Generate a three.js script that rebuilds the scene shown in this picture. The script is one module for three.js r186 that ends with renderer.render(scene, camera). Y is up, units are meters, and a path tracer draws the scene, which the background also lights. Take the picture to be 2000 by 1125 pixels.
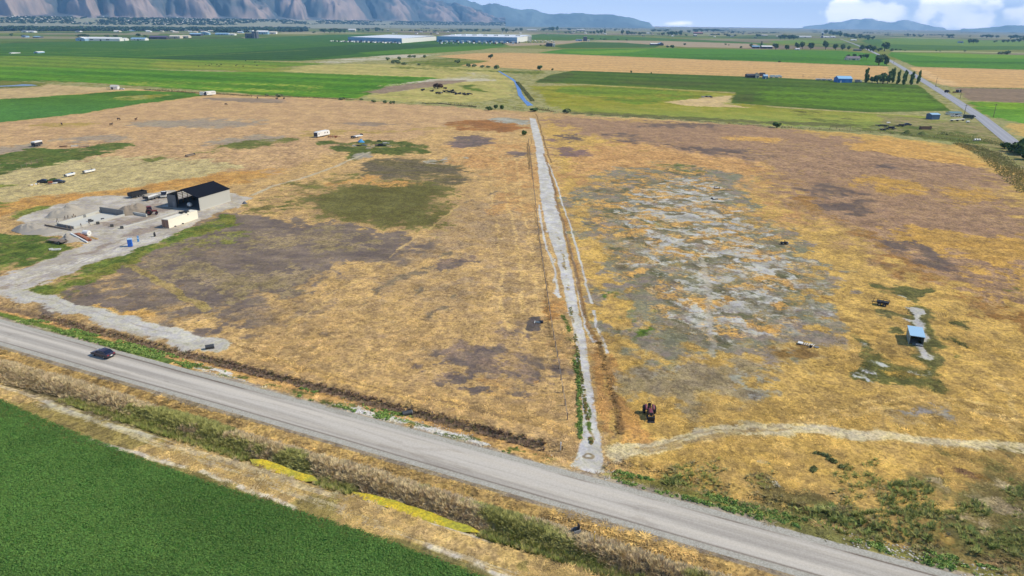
import * as THREE from 'three';
import { mergeGeometries } from 'three/addons/utils/BufferGeometryUtils.js';
import { MarchingCubes } from 'three/addons/objects/MarchingCubes.js';
import { RoundedBoxGeometry } from 'three/addons/geometries/RoundedBoxGeometry.js';

// ------------------------------------------------------------------ camera, sky, sun, haze, exposure
const W = 1024, H = 576, EYE = 60, LENS = 1400;                 // lens length in pixels of a 2000 pixel wide picture
const scene = new THREE.Scene();
const camera = new THREE.PerspectiveCamera(2 * Math.atan(562.5 / LENS) * 180 / Math.PI, W / H, 1, 90000);
camera.position.set(0, EYE, 0);
camera.rotation.set(-Math.atan(517.5 / LENS), 0, 0.012, 'YXZ');
scene.add(camera); camera.updateMatrixWorld(true);
const renderer = new THREE.WebGLRenderer({ antialias: true });
renderer.setSize(W, H);
renderer.toneMapping = THREE.LinearToneMapping;
renderer.toneMappingExposure = 1.25;
renderer.shadowMap.enabled = true;
const SUN = new THREE.Vector3(0.74, 0.70, -0.03).normalize();
const sun = new THREE.DirectionalLight(new THREE.Color(1.0, 0.945, 0.86), 4.0);
sun.position.copy(SUN).multiplyScalar(900).add(new THREE.Vector3(0, 0, -300));
sun.target.position.set(0, 0, -300);
sun.castShadow = true; sun.shadow.mapSize.set(4096, 4096);
Object.assign(sun.shadow.camera, { left: -700, right: 700, top: 700, bottom: -700, near: 1, far: 3000 });
sun.name = 'sun'; sun.target.name = 'sun_target';
scene.add(sun, sun.target);
scene.fog = new THREE.FogExp2(new THREE.Color(0.30, 0.64, 1.0), 0.00006);

// ------------------------------------------------------------------ random numbers and noise
function rand(seed) { let a = seed >>> 0; return () => { a = (a + 0x6d2b79f5) | 0; let t = Math.imul(a ^ (a >>> 15), 1 | a); t = (t + Math.imul(t ^ (t >>> 7), 61 | t)) ^ t; return ((t ^ (t >>> 14)) >>> 0) / 4294967296; }; }
const rnd = rand(20240), rr = (a, b) => a + (b - a) * rnd(), clamp = (x, a = 0, b = 1) => (x < a ? a : x > b ? b : x), lerp = (a, b, t) => a + (b - a) * t;
const sst = (a, b, x) => { const t = clamp((x - a) / (b - a)); return t * t * (3 - 2 * t); };
const NS = 512, NM = NS - 1;
function noiseTile(seed, cells, octaves, gain = 0.55, ridged = false) {          // a seamless tile whose values are spread evenly over 0..1
  const out = new Float32Array(NS * NS), r = rand(seed);
  for (let o = 0, amp = 1, c = cells; o < octaves && c <= NS; o++, amp *= gain, c *= 2) {
    const g = new Float32Array(c * c); for (let i = 0; i < g.length; i++) g[i] = r();
    const step = c / NS;
    for (let y = 0; y < NS; y++) {
      const fy = y * step, iy = fy | 0, ty = fy - iy, sy = ty * ty * (3 - 2 * ty), y0 = iy % c * c, y1 = (iy + 1) % c * c;
      for (let x = 0; x < NS; x++) {
        const fx = x * step, ix = fx | 0, tx = fx - ix, sx = tx * tx * (3 - 2 * tx), x0 = ix % c, x1 = (ix + 1) % c;
        let v = (g[y0 + x0] * (1 - sx) + g[y0 + x1] * sx) * (1 - sy) + (g[y1 + x0] * (1 - sx) + g[y1 + x1] * sx) * sy;
        if (ridged) v = 1 - Math.abs(v * 2 - 1);
        out[y * NS + x] += v * amp;
      }
    }
  }
  const idx = Float32Array.from(out).sort(), n = out.length;
  for (let i = 0; i < n; i++) { let lo = 0, hi = n - 1; const v = out[i]; while (lo < hi) { const m = (lo + hi) >> 1; if (idx[m] < v) lo = m + 1; else hi = m; } out[i] = lo / n; }
  return out;
}
const nA = noiseTile(11, 4, 7), nB = noiseTile(23, 6, 7, 0.6), nC = noiseTile(37, 8, 6, 0.62), nF = noiseTile(51, 96, 3, 0.8), nR = noiseTile(67, 5, 6, 0.55, true);
function sm(a, x, y) {                                                            // bilinear lookup, x and y in tile pixels
  const ix = Math.floor(x), iy = Math.floor(y), fx = x - ix, fy = y - iy, x0 = ix & NM, x1 = (ix + 1) & NM, y0 = (iy & NM) * NS, y1 = ((iy + 1) & NM) * NS;
  const p = a[y0 + x0], q = a[y0 + x1], r = a[y1 + x0], s = a[y1 + x1];
  return (p + (q - p) * fx) * (1 - fy) + (r + (s - r) * fx) * fy;
}

// ------------------------------------------------------------------ the sky: pale blue air with low cumulus banks near the horizon
{
  const SW = 4096, SH = 2048, data = new Float32Array(SW * SH * 4);
  const lumps = [[24.0, 1.15, 3.6, 1.5, 1], [30.2, 1.55, 3.4, 1.9, 1], [33.6, 0.75, 3.4, 1.0, 0.9], [37.2, 0.7, 2.6, 0.95, 0.9], [12.5, 0.1, 1.6, 0.2, 0.42], [17.8, 0.15, 1.8, 0.25, 0.4]];
  const r = rand(77); for (let i = 0; i < 46; i++) { const az = 44 + r() * 250; lumps.push([az > 180 ? az - 360 : az, 0.5 + r() * 1.2, 2 + r() * 3, 0.7 + r() * 1.2, 0.6 + r() * 0.4]); }
  for (let row = 0; row < SH; row++) {
    const el = ((row + 0.5) / SH - 0.5) * 180, k = clamp(el / 90), up = 1 - Math.exp(-Math.max(0, el) / 6), top = sst(0, 1, k);
    const base = [lerp(lerp(2.5, 0.2, up), 0.10, top), lerp(lerp(2.6, 0.36, up), 0.22, top), lerp(lerp(3.0, 0.74, up), 0.54, top)];
    const haze = Math.exp(-Math.max(0, el) / 1.4); base[0] += 0.06 * haze; base[1] += 0.05 * haze; base[2] += 0.0 * haze;
    for (let c = 0; c < SW; c++) {
      const o = (row * SW + c) * 4; let R = base[0], G = base[1], B = base[2];
      if (el > -0.5 && el < 9) {
        const az = ((c + 0.5) / SW - 0.25) * 360, A = az > 180 ? az - 360 : az; let m = 0, lift = 0;
        for (let i = 0; i < lumps.length; i++) { const L = lumps[i], dx = (A - L[0]) / L[2]; if (dx > 1.6 || dx < -1.6) continue; const dy = (el - L[1]) / (L[3] * (el > L[1] ? 1 : 2.2)), q = Math.exp(-(dx * dx + dy * dy) * 1.6) * L[4]; if (q > m) { m = q; lift = dy; } }
        if (m > 0.02) {
          const n = sm(nC, A * 34 + 40, el * 62) * 0.62 + sm(nB, A * 16, el * 26 + 60) * 0.38, a = 0.94 * sst(0.30, 0.66, m * 1.05 + (n - 0.5) * 1.0 - 0.08) * sst(0.02, 0.16, m), lit = clamp(0.55 + lift * 0.35 + (n - 0.5) * 0.7);
          R = lerp(R, lerp(3.6, 5.4, lit), a); G = lerp(G, lerp(3.5, 4.8, lit), a); B = lerp(B, lerp(3.6, 4.2, lit), a);
        }
        const wisp = sst(0.66, 1, sm(nA, A * 9 + 90, el * 60)) * 0.25 * sst(0, 3, el); R = lerp(R, 2.9, wisp); G = lerp(G, 2.95, wisp); B = lerp(B, 3.1, wisp);
      }
      data[o] = R; data[o + 1] = G; data[o + 2] = B; data[o + 3] = 1;
    }
  }
  const sky = new THREE.DataTexture(data, SW, SH, THREE.RGBAFormat, THREE.FloatType); sky.mapping = THREE.EquirectangularReflectionMapping; sky.magFilter = THREE.LinearFilter; sky.needsUpdate = true;
  scene.background = sky; scene.environment = sky;
  const SKYPOWER = 0.8; scene.backgroundIntensity = SKYPOWER; scene.environmentIntensity = SKYPOWER;
}
// ------------------------------------------------------------------ colour: a tone as it looks in full sun -> the base colour that gives it
const LIT = [1.20, 1.22, 1.34], toLin = (c) => (c <= 0.04045 ? c / 12.92 : ((c + 0.055) / 1.055) ** 2.4), toSRGB = (c) => (c <= 0.0031308 ? c * 12.92 : 1.055 * c ** (1 / 2.4) - 0.055);
const BASE8 = LIT.map((k) => Float32Array.from({ length: 513 }, (_, i) => 255 * toSRGB(Math.min(0.9, toLin(i / 512) / k))));
const col = (r, g, b) => new THREE.Color(toLin(r / 255) / LIT[0], toLin(g / 255) / LIT[1], toLin(b / 255) / LIT[2]);
const mats = new Map();
function mat(r, g, b, rough = 0.85, metal = 0, more) {
  const key = [r, g, b, rough, metal].join() + (more ? JSON.stringify(more) : '');
  if (!mats.has(key)) mats.set(key, new THREE.MeshStandardMaterial({ color: col(r, g, b), roughness: rough, metalness: metal, ...more }));
  return mats.get(key);
}
// ------------------------------------------------------------------ places: a point of the photograph -> the point on the ground it shows
const _v = new THREE.Vector3();
function at(px, py, y = 0) { _v.set((px - 1000) / LENS, (562.5 - py) / LENS, -1).applyQuaternion(camera.quaternion); const t = (EYE - y) / -_v.y; return new THREE.Vector3(_v.x * t, y, _v.z * t); }
const mpp = (px, py) => { _v.set((px - 1000) / LENS, (562.5 - py) / LENS, -1).applyQuaternion(camera.quaternion); return EYE / -_v.y / LENS; };   // metres per pixel there
const ground2 = (flat, y = 0) => { const o = []; for (let i = 0; i < flat.length; i += 2) { const p = at(flat[i], flat[i + 1], y); o.push([p.x, -p.z]); } return o; };
// the near road runs straight: s is the distance from its middle (towards the far side), t the way along it
const RN = [0.410, 0.912], RS = 78.1, sOf = (x, d) => x * RN[0] + d * RN[1] - RS, tOf = (x, d) => x * RN[1] - d * RN[0], fromST = (s, t) => [(s + RS) * RN[0] + t * RN[1], (s + RS) * RN[1] - t * RN[0]];
function relief(x, d) {                                                           // road bank and the two ditches beside it
  const s = sOf(x, d), t = tOf(x, d), near = sst(-260, -220, t) * (1 - sst(180, 220, t));
  let h = 0.5 * (1 - sst(4.7, 7.2, Math.abs(s)));
  h -= 0.95 * sst(-13.6, -11.9, s) * (1 - sst(-11.2, -8.6, s));
  const gap = sst(2.5, 6, Math.abs(t + 27.5));                                    // the crossing where the gravel track meets the road
  h -= 0.45 * sst(7.6, 9.2, s) * (1 - sst(9.8, 11.6, s)) * gap;
  h += (sm(nB, x * 6, d * 6) - 0.5) * 0.18 * sst(5, 8, Math.abs(s)) * (1 - sst(8.5, 11, s)) * (1 - sst(14.5, 16.5, -s));
  return h * near;
}

// ------------------------------------------------------------------ the ground painter: what grows or lies where
const layers = [];
function blurBox(a, w, h, r) {
  const b = new Float32Array(a.length), c = 1 / (2 * r + 1);
  for (let y = 0; y < h; y++) { let s = 0; const o = y * w; for (let x = -r; x <= r; x++) s += a[o + clamp(x, 0, w - 1)]; for (let x = 0; x < w; x++) { b[o + x] = s * c; s += a[o + Math.min(w - 1, x + r + 1)] - a[o + Math.max(0, x - r)]; } }
  for (let x = 0; x < w; x++) { let s = 0; for (let y = -r; y <= r; y++) s += b[clamp(y, 0, h - 1) * w + x]; for (let y = 0; y < h; y++) { a[y * w + x] = s * c; s += b[Math.min(h - 1, y + r + 1) * w + x] - b[Math.max(0, y - r) * w + x]; } }
}
// c1, c2: two tones; soft: metres over which it fades; warp: metres its edge wanders; cov: share it covers; patch: metres of a patch; op: opacity; stretch along x; line: metres wide
function lay(c1, c2, o, ...polys) {
  const pts = polys.map((p) => ground2(p)), all = pts.flat(), far = Math.min(...all.map((p) => p[1]));
  const L = { c1, c2, soft: 2, warp: 2, cov: 1, patch: 8, op: 1, sharp: 0.2, sx: 1, mix: 3, fuzz: 1, ...o };
  if (L.soft >= 2 && L.cov === 1 || L.soft >= 3) L.soft *= 1.5;
  const pad = L.soft + L.warp * 1.2 + (L.line || 0) + 2;
  L.x0 = Math.min(...all.map((p) => p[0])) - pad; L.x1 = Math.max(...all.map((p) => p[0])) + pad; L.d0 = far - pad; L.d1 = Math.max(...all.map((p) => p[1])) + pad;
  let res = clamp(far / 700, 0.12, 6); res = Math.max(res, (L.x1 - L.x0) / 3000, (L.d1 - L.d0) / 3000); L.res = res;
  const w = L.w = Math.ceil((L.x1 - L.x0) / res) + 1, h = L.h = Math.ceil((L.d1 - L.d0) / res) + 1;
  const cv = document.createElement('canvas'); cv.width = w; cv.height = h; const g = cv.getContext('2d');
  g.fillStyle = '#000'; g.fillRect(0, 0, w, h); g.fillStyle = g.strokeStyle = '#fff'; g.lineJoin = g.lineCap = 'round';
  for (const p of pts) {
    g.beginPath(); p.forEach(([x, d], i) => (i ? g.lineTo((x - L.x0) / res, (d - L.d0) / res) : g.moveTo((x - L.x0) / res, (d - L.d0) / res)));
    if (L.line) { g.lineWidth = L.line / res; g.stroke(); } else { g.closePath(); g.fill(); }
  }
  const px = g.getImageData(0, 0, w, h).data, f = new Float32Array(w * h); for (let i = 0; i < f.length; i++) f[i] = px[i * 4];
  const r = Math.round(L.soft / res / 2); if (r > 0) { blurBox(f, w, h, r); blurBox(f, w, h, r); }
  L.m = Uint8Array.from(f); L.no = layers.length; const q = 0.3 + (L.no * 0.77) % 0.9; L.ca = Math.cos(q); L.sa = Math.sin(q); layers.push(L); return L;
}
const stripes = [];
// tones (as seen in sun)
const GOLD = [218, 178, 116], GOLD2 = [190, 156, 106], TAN = [210, 172, 122], TAN2 = [190, 154, 112], DUN = [144, 126, 108], DUN2 = [118, 104, 94], OLIVE = [112, 108, 56], OLIVE2 = [134, 118, 74], WEED = [88, 108, 48], WEED2 = [122, 132, 64],
  RUST = [176, 122, 68], RUST2 = [150, 106, 66], SALT = [196, 191, 180], SALT2 = [168, 162, 148], GRAVEL = [204, 194, 178], GRAVEL2 = [180, 168, 152], ORANGE = [213, 167, 108], ORANGE2 = [194, 149, 96];

// --- far country
lay([150, 152, 96], [168, 158, 106], { soft: 6, warp: 8 }, [-200, 128, 560, 112, 860, 92, 1100, 96, 1500, 110, 2200, 130, 2400, 330, 2000, 330, 1900, 285, 1560, 255, 1100, 220, 880, 208, 560, 188, 300, 176, -200, 172]);
lay([108, 148, 62], [124, 156, 70], { soft: 3, warp: 5, mix: 12 }, [-300, 112, 100, 108, 420, 116, 640, 124, 480, 138, 0, 130, -300, 130]);
lay([150, 166, 84], [136, 158, 76], { soft: 8, warp: 10, cov: 0.7, patch: 40 }, [300, 118, 560, 128, 600, 138, 520, 142, 300, 132]);
lay([92, 148, 46], [104, 154, 56], { soft: 1.5, warp: 3, mix: 14 }, [-300, 128, 0, 130, 250, 134, 400, 140, 560, 141, 700, 146, 860, 150, 845, 157, 770, 170, 720, 183, 690, 192, 600, 189, 500, 184, 280, 168, 100, 157, -300, 152]);
lay([72, 128, 40], [84, 138, 46], { soft: 3, warp: 8, cov: 0.45, patch: 30, sx: 5 }, [-300, 140, 250, 140, 560, 152, 840, 150, 690, 190, 280, 166, -300, 150]);
lay([150, 176, 84], [170, 180, 110], { soft: 5, warp: 8, cov: 0.35, patch: 20, sx: 4 }, [200, 158, 480, 160, 640, 168, 620, 182, 460, 178, 260, 166]);
lay([70, 118, 52], [82, 126, 58], { soft: 2, warp: 3, mix: 20 }, [-300, 84, 0, 85, 150, 81, 330, 78, 480, 75, 640, 68, 720, 67, 850, 76, 1010, 86, 960, 92, 880, 100, 700, 112, 590, 119, 360, 117, 100, 109, -300, 112]);
lay([62, 100, 58], [66, 106, 60], { soft: 2, warp: 2, mix: 20 }, [270, 114, 400, 106, 560, 96, 700, 87, 840, 86, 905, 88, 820, 94, 700, 105, 590, 117, 400, 117]);
lay([96, 146, 54], [92, 140, 52], { soft: 3, warp: 2 }, [700, 103, 850, 92, 940, 90, 1000, 90, 930, 98, 840, 104, 720, 106]);
lay([168, 178, 120], [150, 170, 100], { soft: 2, warp: 2, line: 7, op: 0.7 }, [-100, 92, 130, 94, 270, 97, 400, 92, 560, 86], [-100, 105, 100, 103, 330, 97, 480, 95], [280, 109, 420, 107, 600, 98]);
lay([196, 178, 108], [172, 164, 92], { soft: 6, warp: 8, mix: 8 }, [548, 140, 600, 128, 690, 124, 770, 126, 880, 130, 975, 130, 1010, 160, 1010, 190, 960, 196, 900, 200, 740, 196, 700, 188, 760, 175, 850, 160, 860, 152, 700, 146]);
lay([206, 194, 170], [188, 178, 150], { soft: 5, warp: 10, cov: 0.7, patch: 25, sx: 3 }, [620, 121, 700, 111, 800, 106, 860, 106, 830, 111, 760, 116, 660, 124], [730, 168, 830, 157, 960, 148, 980, 155, 900, 160, 780, 178], [870, 152, 930, 142, 970, 146, 930, 154]);
lay([160, 136, 110], [150, 130, 106], { soft: 4, warp: 6 }, [700, 180, 760, 168, 850, 158, 920, 156, 900, 162, 820, 172, 740, 182]);
lay([98, 124, 66], [120, 138, 72], { soft: 5, warp: 8, cov: 0.6, patch: 30, sx: 2 }, [750, 132, 800, 118, 900, 112, 980, 118, 960, 126, 880, 132, 1000, 138, 1060, 138, 1040, 160, 1020, 145, 960, 140, 880, 140]);
lay([108, 132, 68], [96, 124, 60], { soft: 4, warp: 5 }, [905, 168, 935, 164, 925, 170, 960, 178, 945, 180, 915, 174]);
lay([214, 172, 112], [208, 166, 106], { soft: 2, warp: 2, mix: 20 }, [850, 110, 930, 104, 1000, 103, 1120, 107, 1300, 114, 1500, 121, 1735, 130, 1738, 156, 1600, 155, 1480, 150, 1250, 143, 1060, 137, 980, 132, 900, 128, 960, 119, 880, 113], [1775, 131, 1900, 134, 2200, 142, 2200, 180, 2000, 172, 1860, 170, 1815, 158]);
lay([226, 188, 136], [220, 180, 124], { soft: 4, warp: 5, op: 0.8 }, [1780, 133, 1800, 135, 1880, 168, 1850, 168]);
lay([84, 144, 44], [96, 152, 50], { soft: 2, warp: 2, mix: 16 }, [1050, 103, 1100, 96, 1300, 94, 1480, 97, 1640, 99, 1720, 106, 1735, 129, 1500, 120, 1300, 113, 1120, 106], [1735, 108, 1740, 102, 1900, 106, 2200, 112, 2200, 140, 2000, 136, 1790, 130]);
lay([66, 116, 36], [74, 124, 42], { soft: 3, warp: 5, cov: 0.5, patch: 60, sx: 8 }, [1200, 106, 1480, 106, 1735, 120, 1735, 130, 1400, 118], [1760, 118, 2200, 124, 2200, 140, 1790, 130]);
lay([132, 178, 58], [120, 170, 54], { soft: 4, warp: 6, op: 0.8 }, [1090, 101, 1180, 99, 1270, 96, 1240, 102, 1160, 106], [1740, 104, 1850, 104, 2200, 112, 2200, 118, 1850, 112]);
lay([82, 122, 54], [94, 136, 60], { soft: 3, warp: 3, mix: 20 }, [1000, 72, 1060, 66, 1200, 70, 1460, 82, 1500, 86, 1490, 90, 1240, 82, 1040, 78], [1680, 80, 1700, 76, 1860, 78, 2100, 84, 2100, 96, 1900, 98, 1740, 98]);
lay([74, 112, 52], [84, 122, 58], { soft: 3, warp: 3 }, [1080, 90, 1140, 82, 1260, 84, 1290, 88, 1280, 93, 1100, 94]);
lay([182, 160, 128], [172, 152, 120], { soft: 4, warp: 4, mix: 16 }, [1140, 78, 1300, 80, 1480, 86, 1480, 94, 1340, 92, 1200, 82], [980, 84, 1060, 84, 1150, 76, 1150, 80, 1090, 87, 1000, 90]);
lay([112, 150, 66], [124, 160, 72], { soft: 4, warp: 3, mix: 24 }, [1720, 78, 1760, 74, 1900, 78, 2100, 83, 2100, 90, 1900, 90, 1730, 86], [1500, 80, 1560, 78, 1660, 80, 1640, 84, 1520, 86]);
lay([184, 176, 132], [190, 182, 142], { soft: 2, warp: 2, op: 0.8 }, [1740, 99, 1870, 100, 2100, 105, 2100, 106, 1870, 102, 1740, 101]);
lay([80, 112, 46], [90, 120, 52], { soft: 1.2, warp: 1.5, mix: 20 }, [1044, 161, 1076, 146, 1120, 138, 1300, 144, 1500, 151, 1680, 160, 1795, 166, 1856, 216, 1700, 219, 1560, 210, 1428, 201, 1436, 180, 1250, 170, 1140, 164]);
lay([92, 104, 66], [82, 100, 58], { soft: 5, warp: 4, op: 0.7 }, [1046, 161, 1076, 147, 1110, 140, 1125, 146, 1090, 160], [1430, 185, 1480, 183, 1470, 200, 1430, 200], [1200, 158, 1350, 160, 1420, 164, 1330, 168, 1230, 164]);
lay([104, 146, 52], [98, 140, 50], { soft: 5, warp: 6, cov: 0.5, patch: 30, sx: 9 }, [1480, 168, 1800, 172, 1850, 212, 1700, 214, 1500, 200]);
lay([164, 164, 76], [142, 154, 70], { soft: 4, warp: 6, mix: 10, patch: 14 }, [1036, 168, 1150, 165, 1300, 173, 1434, 182, 1400, 200, 1560, 212, 1800, 224, 1830, 236, 1700, 250, 1500, 246, 1300, 232, 1120, 218, 1070, 205]);
lay([112, 146, 62], [124, 152, 66], { soft: 8, warp: 10, cov: 0.75, patch: 22, sx: 3 }, [1090, 168, 1200, 170, 1400, 182, 1300, 198, 1240, 204, 1160, 190, 1080, 182]);
lay([214, 184, 134], [204, 176, 122], { soft: 2.5, warp: 4 }, [1294, 199, 1340, 193, 1424, 186, 1424, 196, 1408, 202, 1466, 211, 1410, 209, 1330, 206]);
lay([210, 186, 140], [200, 178, 126], { soft: 1, warp: 1, line: 3.2, op: 0.85 }, [1036, 166, 1150, 166, 1300, 174, 1420, 181], [1500, 208, 1640, 217, 1740, 223, 1820, 226]);
lay([120, 118, 70], [104, 108, 60], { soft: 5, warp: 6, cov: 0.6, patch: 12, sx: 4 }, [1100, 212, 1300, 226, 1500, 238, 1700, 244, 1700, 252, 1400, 240, 1100, 220], [1540, 214, 1700, 224, 1700, 236, 1560, 228]);
lay([150, 128, 102], [142, 120, 96], { soft: 3, warp: 3 }, [1866, 172, 2000, 174, 2200, 180, 2200, 204, 2000, 200, 1890, 196]);
lay([98, 150, 48], [112, 160, 56], { soft: 3, warp: 5, mix: 12 }, [1884, 198, 2000, 201, 2200, 206, 2200, 250, 2000, 243, 1940, 228]);
lay([138, 184, 60], [122, 170, 56], { soft: 4, warp: 5, cov: 0.7, patch: 20, sx: 4 }, [1890, 199, 2000, 202, 2000, 212, 1930, 212], [1960, 216, 2100, 220, 2100, 236, 2000, 232]);
lay([206, 172, 100], [196, 164, 96], { soft: 4, warp: 5 }, [1950, 238, 2100, 248, 2200, 290, 2030, 275, 1990, 262]);
lay([166, 148, 104], [132, 130, 74], { soft: 4, warp: 5, cov: 0.85, patch: 10 }, [1700, 222, 1826, 232, 1900, 238, 1960, 262, 2060, 300, 2100, 360, 2000, 330, 1940, 290, 1860, 268, 1740, 256]);
lay([120, 122, 62], [98, 108, 52], { soft: 4, warp: 5, cov: 0.65, patch: 12, sx: 3 }, [1560, 230, 1660, 236, 1800, 246, 1920, 262, 1960, 280, 1880, 280, 1760, 262, 1600, 244]);
lay([84, 128, 58], [90, 136, 60], { soft: 2, warp: 3, mix: 10 }, [-200, 200, 0, 193, 100, 187, 160, 184, 250, 177, 300, 178, 380, 181, 396, 187, 340, 194, 280, 203, 160, 221, 0, 240, -200, 262]);
lay([172, 168, 96], [150, 152, 80], { soft: 3, warp: 5, cov: 0.7, patch: 14, sx: 4 }, [200, 194, 260, 187, 330, 184, 320, 190, 270, 196]);
lay([204, 174, 126], [190, 164, 112], { soft: 4, warp: 5 }, [-200, 170, 0, 172, 60, 163, 190, 170, 280, 173, 250, 176, 160, 182, 60, 190, -200, 206]);
lay([130, 136, 84], [110, 124, 70], { soft: 3, warp: 4, cov: 0.8, patch: 8 }, [-100, 158, 20, 158, 80, 162, 90, 168, 30, 172, -100, 176]);
lay([80, 70, 46], [66, 62, 40], { soft: 1, warp: 1.5, line: 3 }, [285, 175, 330, 178, 395, 182], [415, 182, 480, 186, 560, 188, 690, 194], [828, 202, 860, 201, 900, 206, 930, 208]);
// --- the pasture on the left, behind the barn
lay(TAN, TAN2, { soft: 6, warp: 6, mix: 5 }, [-260, 262, 0, 243, 160, 223, 280, 205, 400, 189, 560, 191, 740, 199, 900, 208, 1020, 222, 1032, 236, 940, 232, 850, 260, 760, 290, 640, 300, 560, 330, 500, 362, 330, 352, 200, 352, 0, 400, -260, 460]);
lay([192, 172, 122], [202, 182, 128], { soft: 12, warp: 10, mix: 4 }, [-200, 330, 0, 320, 180, 305, 400, 310, 460, 330, 330, 358, 200, 372, 60, 400, -200, 420]);
lay([206, 160, 92], [196, 146, 82], { soft: 10, warp: 10, mix: 4 }, [-200, 440, 0, 400, 140, 385, 260, 372, 330, 350, 460, 334, 560, 340, 470, 366, 330, 380, 200, 400, 60, 416, 0, 440]);
lay([164, 146, 124], [170, 154, 128], { soft: 7, warp: 8, cov: 0.75, patch: 14, sx: 4 }, [250, 240, 330, 233, 440, 229, 540, 232, 500, 244, 380, 250, 280, 247], [-60, 290, 60, 278, 110, 280, 60, 292, -60, 310], [380, 272, 520, 262, 560, 266, 480, 276, 380, 284], [100, 270, 240, 264, 290, 272, 160, 280]);
lay([164, 142, 118], [150, 130, 106], { soft: 3, warp: 4, cov: 0.7, patch: 6, sx: 4 }, [660, 240, 720, 238, 800, 242, 830, 238, 820, 244, 740, 246, 670, 244], [400, 190, 560, 192, 560, 202, 480, 200, 400, 196]);
lay([192, 162, 96], [176, 150, 84], { soft: 4, warp: 6, cov: 0.6, patch: 10, sx: 4 }, [560, 256, 720, 254, 860, 250, 940, 234, 900, 250, 720, 262, 560, 264], [60, 244, 160, 236, 210, 238, 140, 250, 70, 252]);
lay(WEED, [106, 112, 54], { soft: 2.5, warp: 5, cov: 0.82, patch: 7, sx: 2 }, [-120, 312, 0, 304, 60, 288, 120, 292, 180, 284, 250, 278, 264, 283, 230, 295, 150, 310, 100, 322, 40, 326, 0, 344, -120, 350]);
lay([124, 124, 64], [108, 112, 56], { soft: 3, warp: 5, cov: 0.7, patch: 7, sx: 3 }, [360, 298, 430, 281, 500, 269, 585, 266, 572, 273, 480, 288, 420, 298, 370, 303], [268, 312, 300, 304, 332, 302, 290, 316, 264, 318]);
lay([120, 130, 60], [140, 140, 68], { soft: 3, warp: 4, cov: 0.75, patch: 6 }, [28, 426, 70, 404, 130, 398, 132, 408, 90, 420, 40, 432], [-60, 400, 0, 398, 60, 392, 40, 404, 0, 412, -60, 420], [-40, 366, 40, 360, 70, 358, 20, 368, -40, 374]);
lay(WEED, [112, 122, 56], { soft: 2, warp: 3, cov: 0.88, patch: 5 }, [-60, 470, 0, 462, 40, 458, 70, 462, 100, 476, 126, 488, 110, 496, 60, 514, 0, 534, -60, 552]);
// --- the parcel between driveway and gravel track
lay(GOLD, GOLD2, { soft: 5, warp: 5, mix: 3 }, [450, 366, 560, 330, 700, 300, 860, 262, 1030, 240, 1055, 330, 1075, 480, 1110, 640, 1130, 860, 1000, 860, 700, 770, 440, 680, 150, 588, 60, 560, 330, 450]);
lay([190, 156, 108], [176, 148, 112], { soft: 14, warp: 10, cov: 0.7, patch: 25 }, [760, 480, 860, 420, 960, 380, 1050, 360, 1070, 500, 1090, 620, 1000, 640, 900, 600, 780, 600, 640, 680, 560, 660]);
lay([200, 172, 110], [184, 160, 108], { soft: 10, warp: 8, cov: 0.6, patch: 14 }, [440, 680, 560, 660, 700, 660, 800, 700, 760, 760, 620, 720, 480, 690]);
lay(ORANGE, ORANGE2, { soft: 10, warp: 9, cov: 0.7, patch: 16 }, [880, 290, 1030, 260, 1045, 330, 1000, 350, 950, 330, 880, 320], [560, 400, 620, 360, 720, 340, 700, 360, 620, 400], [990, 330, 1050, 330, 1080, 470, 1060, 500, 1000, 400]);
lay(DUN, DUN2, { soft: 9, warp: 8, mix: 2.2, cov: 0.93, patch: 9, sx: 2.2 }, [66, 566, 128, 540, 250, 482, 330, 455, 430, 432, 560, 424, 620, 421, 700, 440, 798, 447, 760, 490, 700, 528, 640, 570, 590, 612, 540, 650, 480, 664, 420, 642, 300, 615, 180, 600, 100, 586]);
lay([166, 144, 112], [150, 132, 96], { soft: 8, warp: 8, cov: 0.4, patch: 9, sx: 3 }, [120, 560, 300, 480, 560, 430, 780, 450, 640, 570, 480, 660, 300, 612]);
lay([190, 158, 112], [160, 134, 104], { soft: 10, warp: 10, cov: 0.55, patch: 7 }, [420, 640, 540, 640, 640, 570, 780, 460, 800, 500, 660, 640, 540, 700, 430, 670]);
lay([120, 114, 66], [108, 102, 56], { soft: 8, warp: 7, mix: 4, fuzz: 2 }, [588, 396, 650, 366, 700, 356, 780, 350, 892, 358, 892, 394, 860, 424, 820, 443, 760, 434, 700, 430, 618, 414]);
lay([150, 130, 100], [136, 120, 96], { soft: 1.2, warp: 2, cov: 0.62, patch: 3, line: 1.6 }, [760, 566, 862, 492], [792, 592, 912, 500], [842, 622, 906, 574], [700, 600, 790, 532], [820, 532, 900, 478], [900, 400, 980, 372]);
lay([226, 190, 126], [216, 178, 114], { soft: 0.8, warp: 1, line: 0.8, op: 0.6 }, [980, 300, 1000, 420, 1020, 560, 1046, 700], [1006, 300, 1030, 440, 1052, 580, 1074, 720], [470, 676, 560, 640, 680, 560, 800, 470, 900, 400], [960, 320, 966, 420, 980, 540, 1000, 660]);
lay([124, 112, 72], [116, 104, 82], { soft: 5, warp: 6, cov: 0.85, patch: 10, sx: 2 }, [690, 332, 740, 312, 830, 308, 900, 324, 956, 336, 930, 354, 890, 362, 780, 352, 700, 352]);
lay([214, 164, 98], [204, 154, 90], { soft: 4, warp: 5, cov: 0.7, patch: 8, sx: 2.5 }, [640, 352, 700, 342, 760, 350, 820, 352, 800, 360, 700, 358, 600, 376], [740, 360, 850, 350, 880, 356, 790, 366]);
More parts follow.
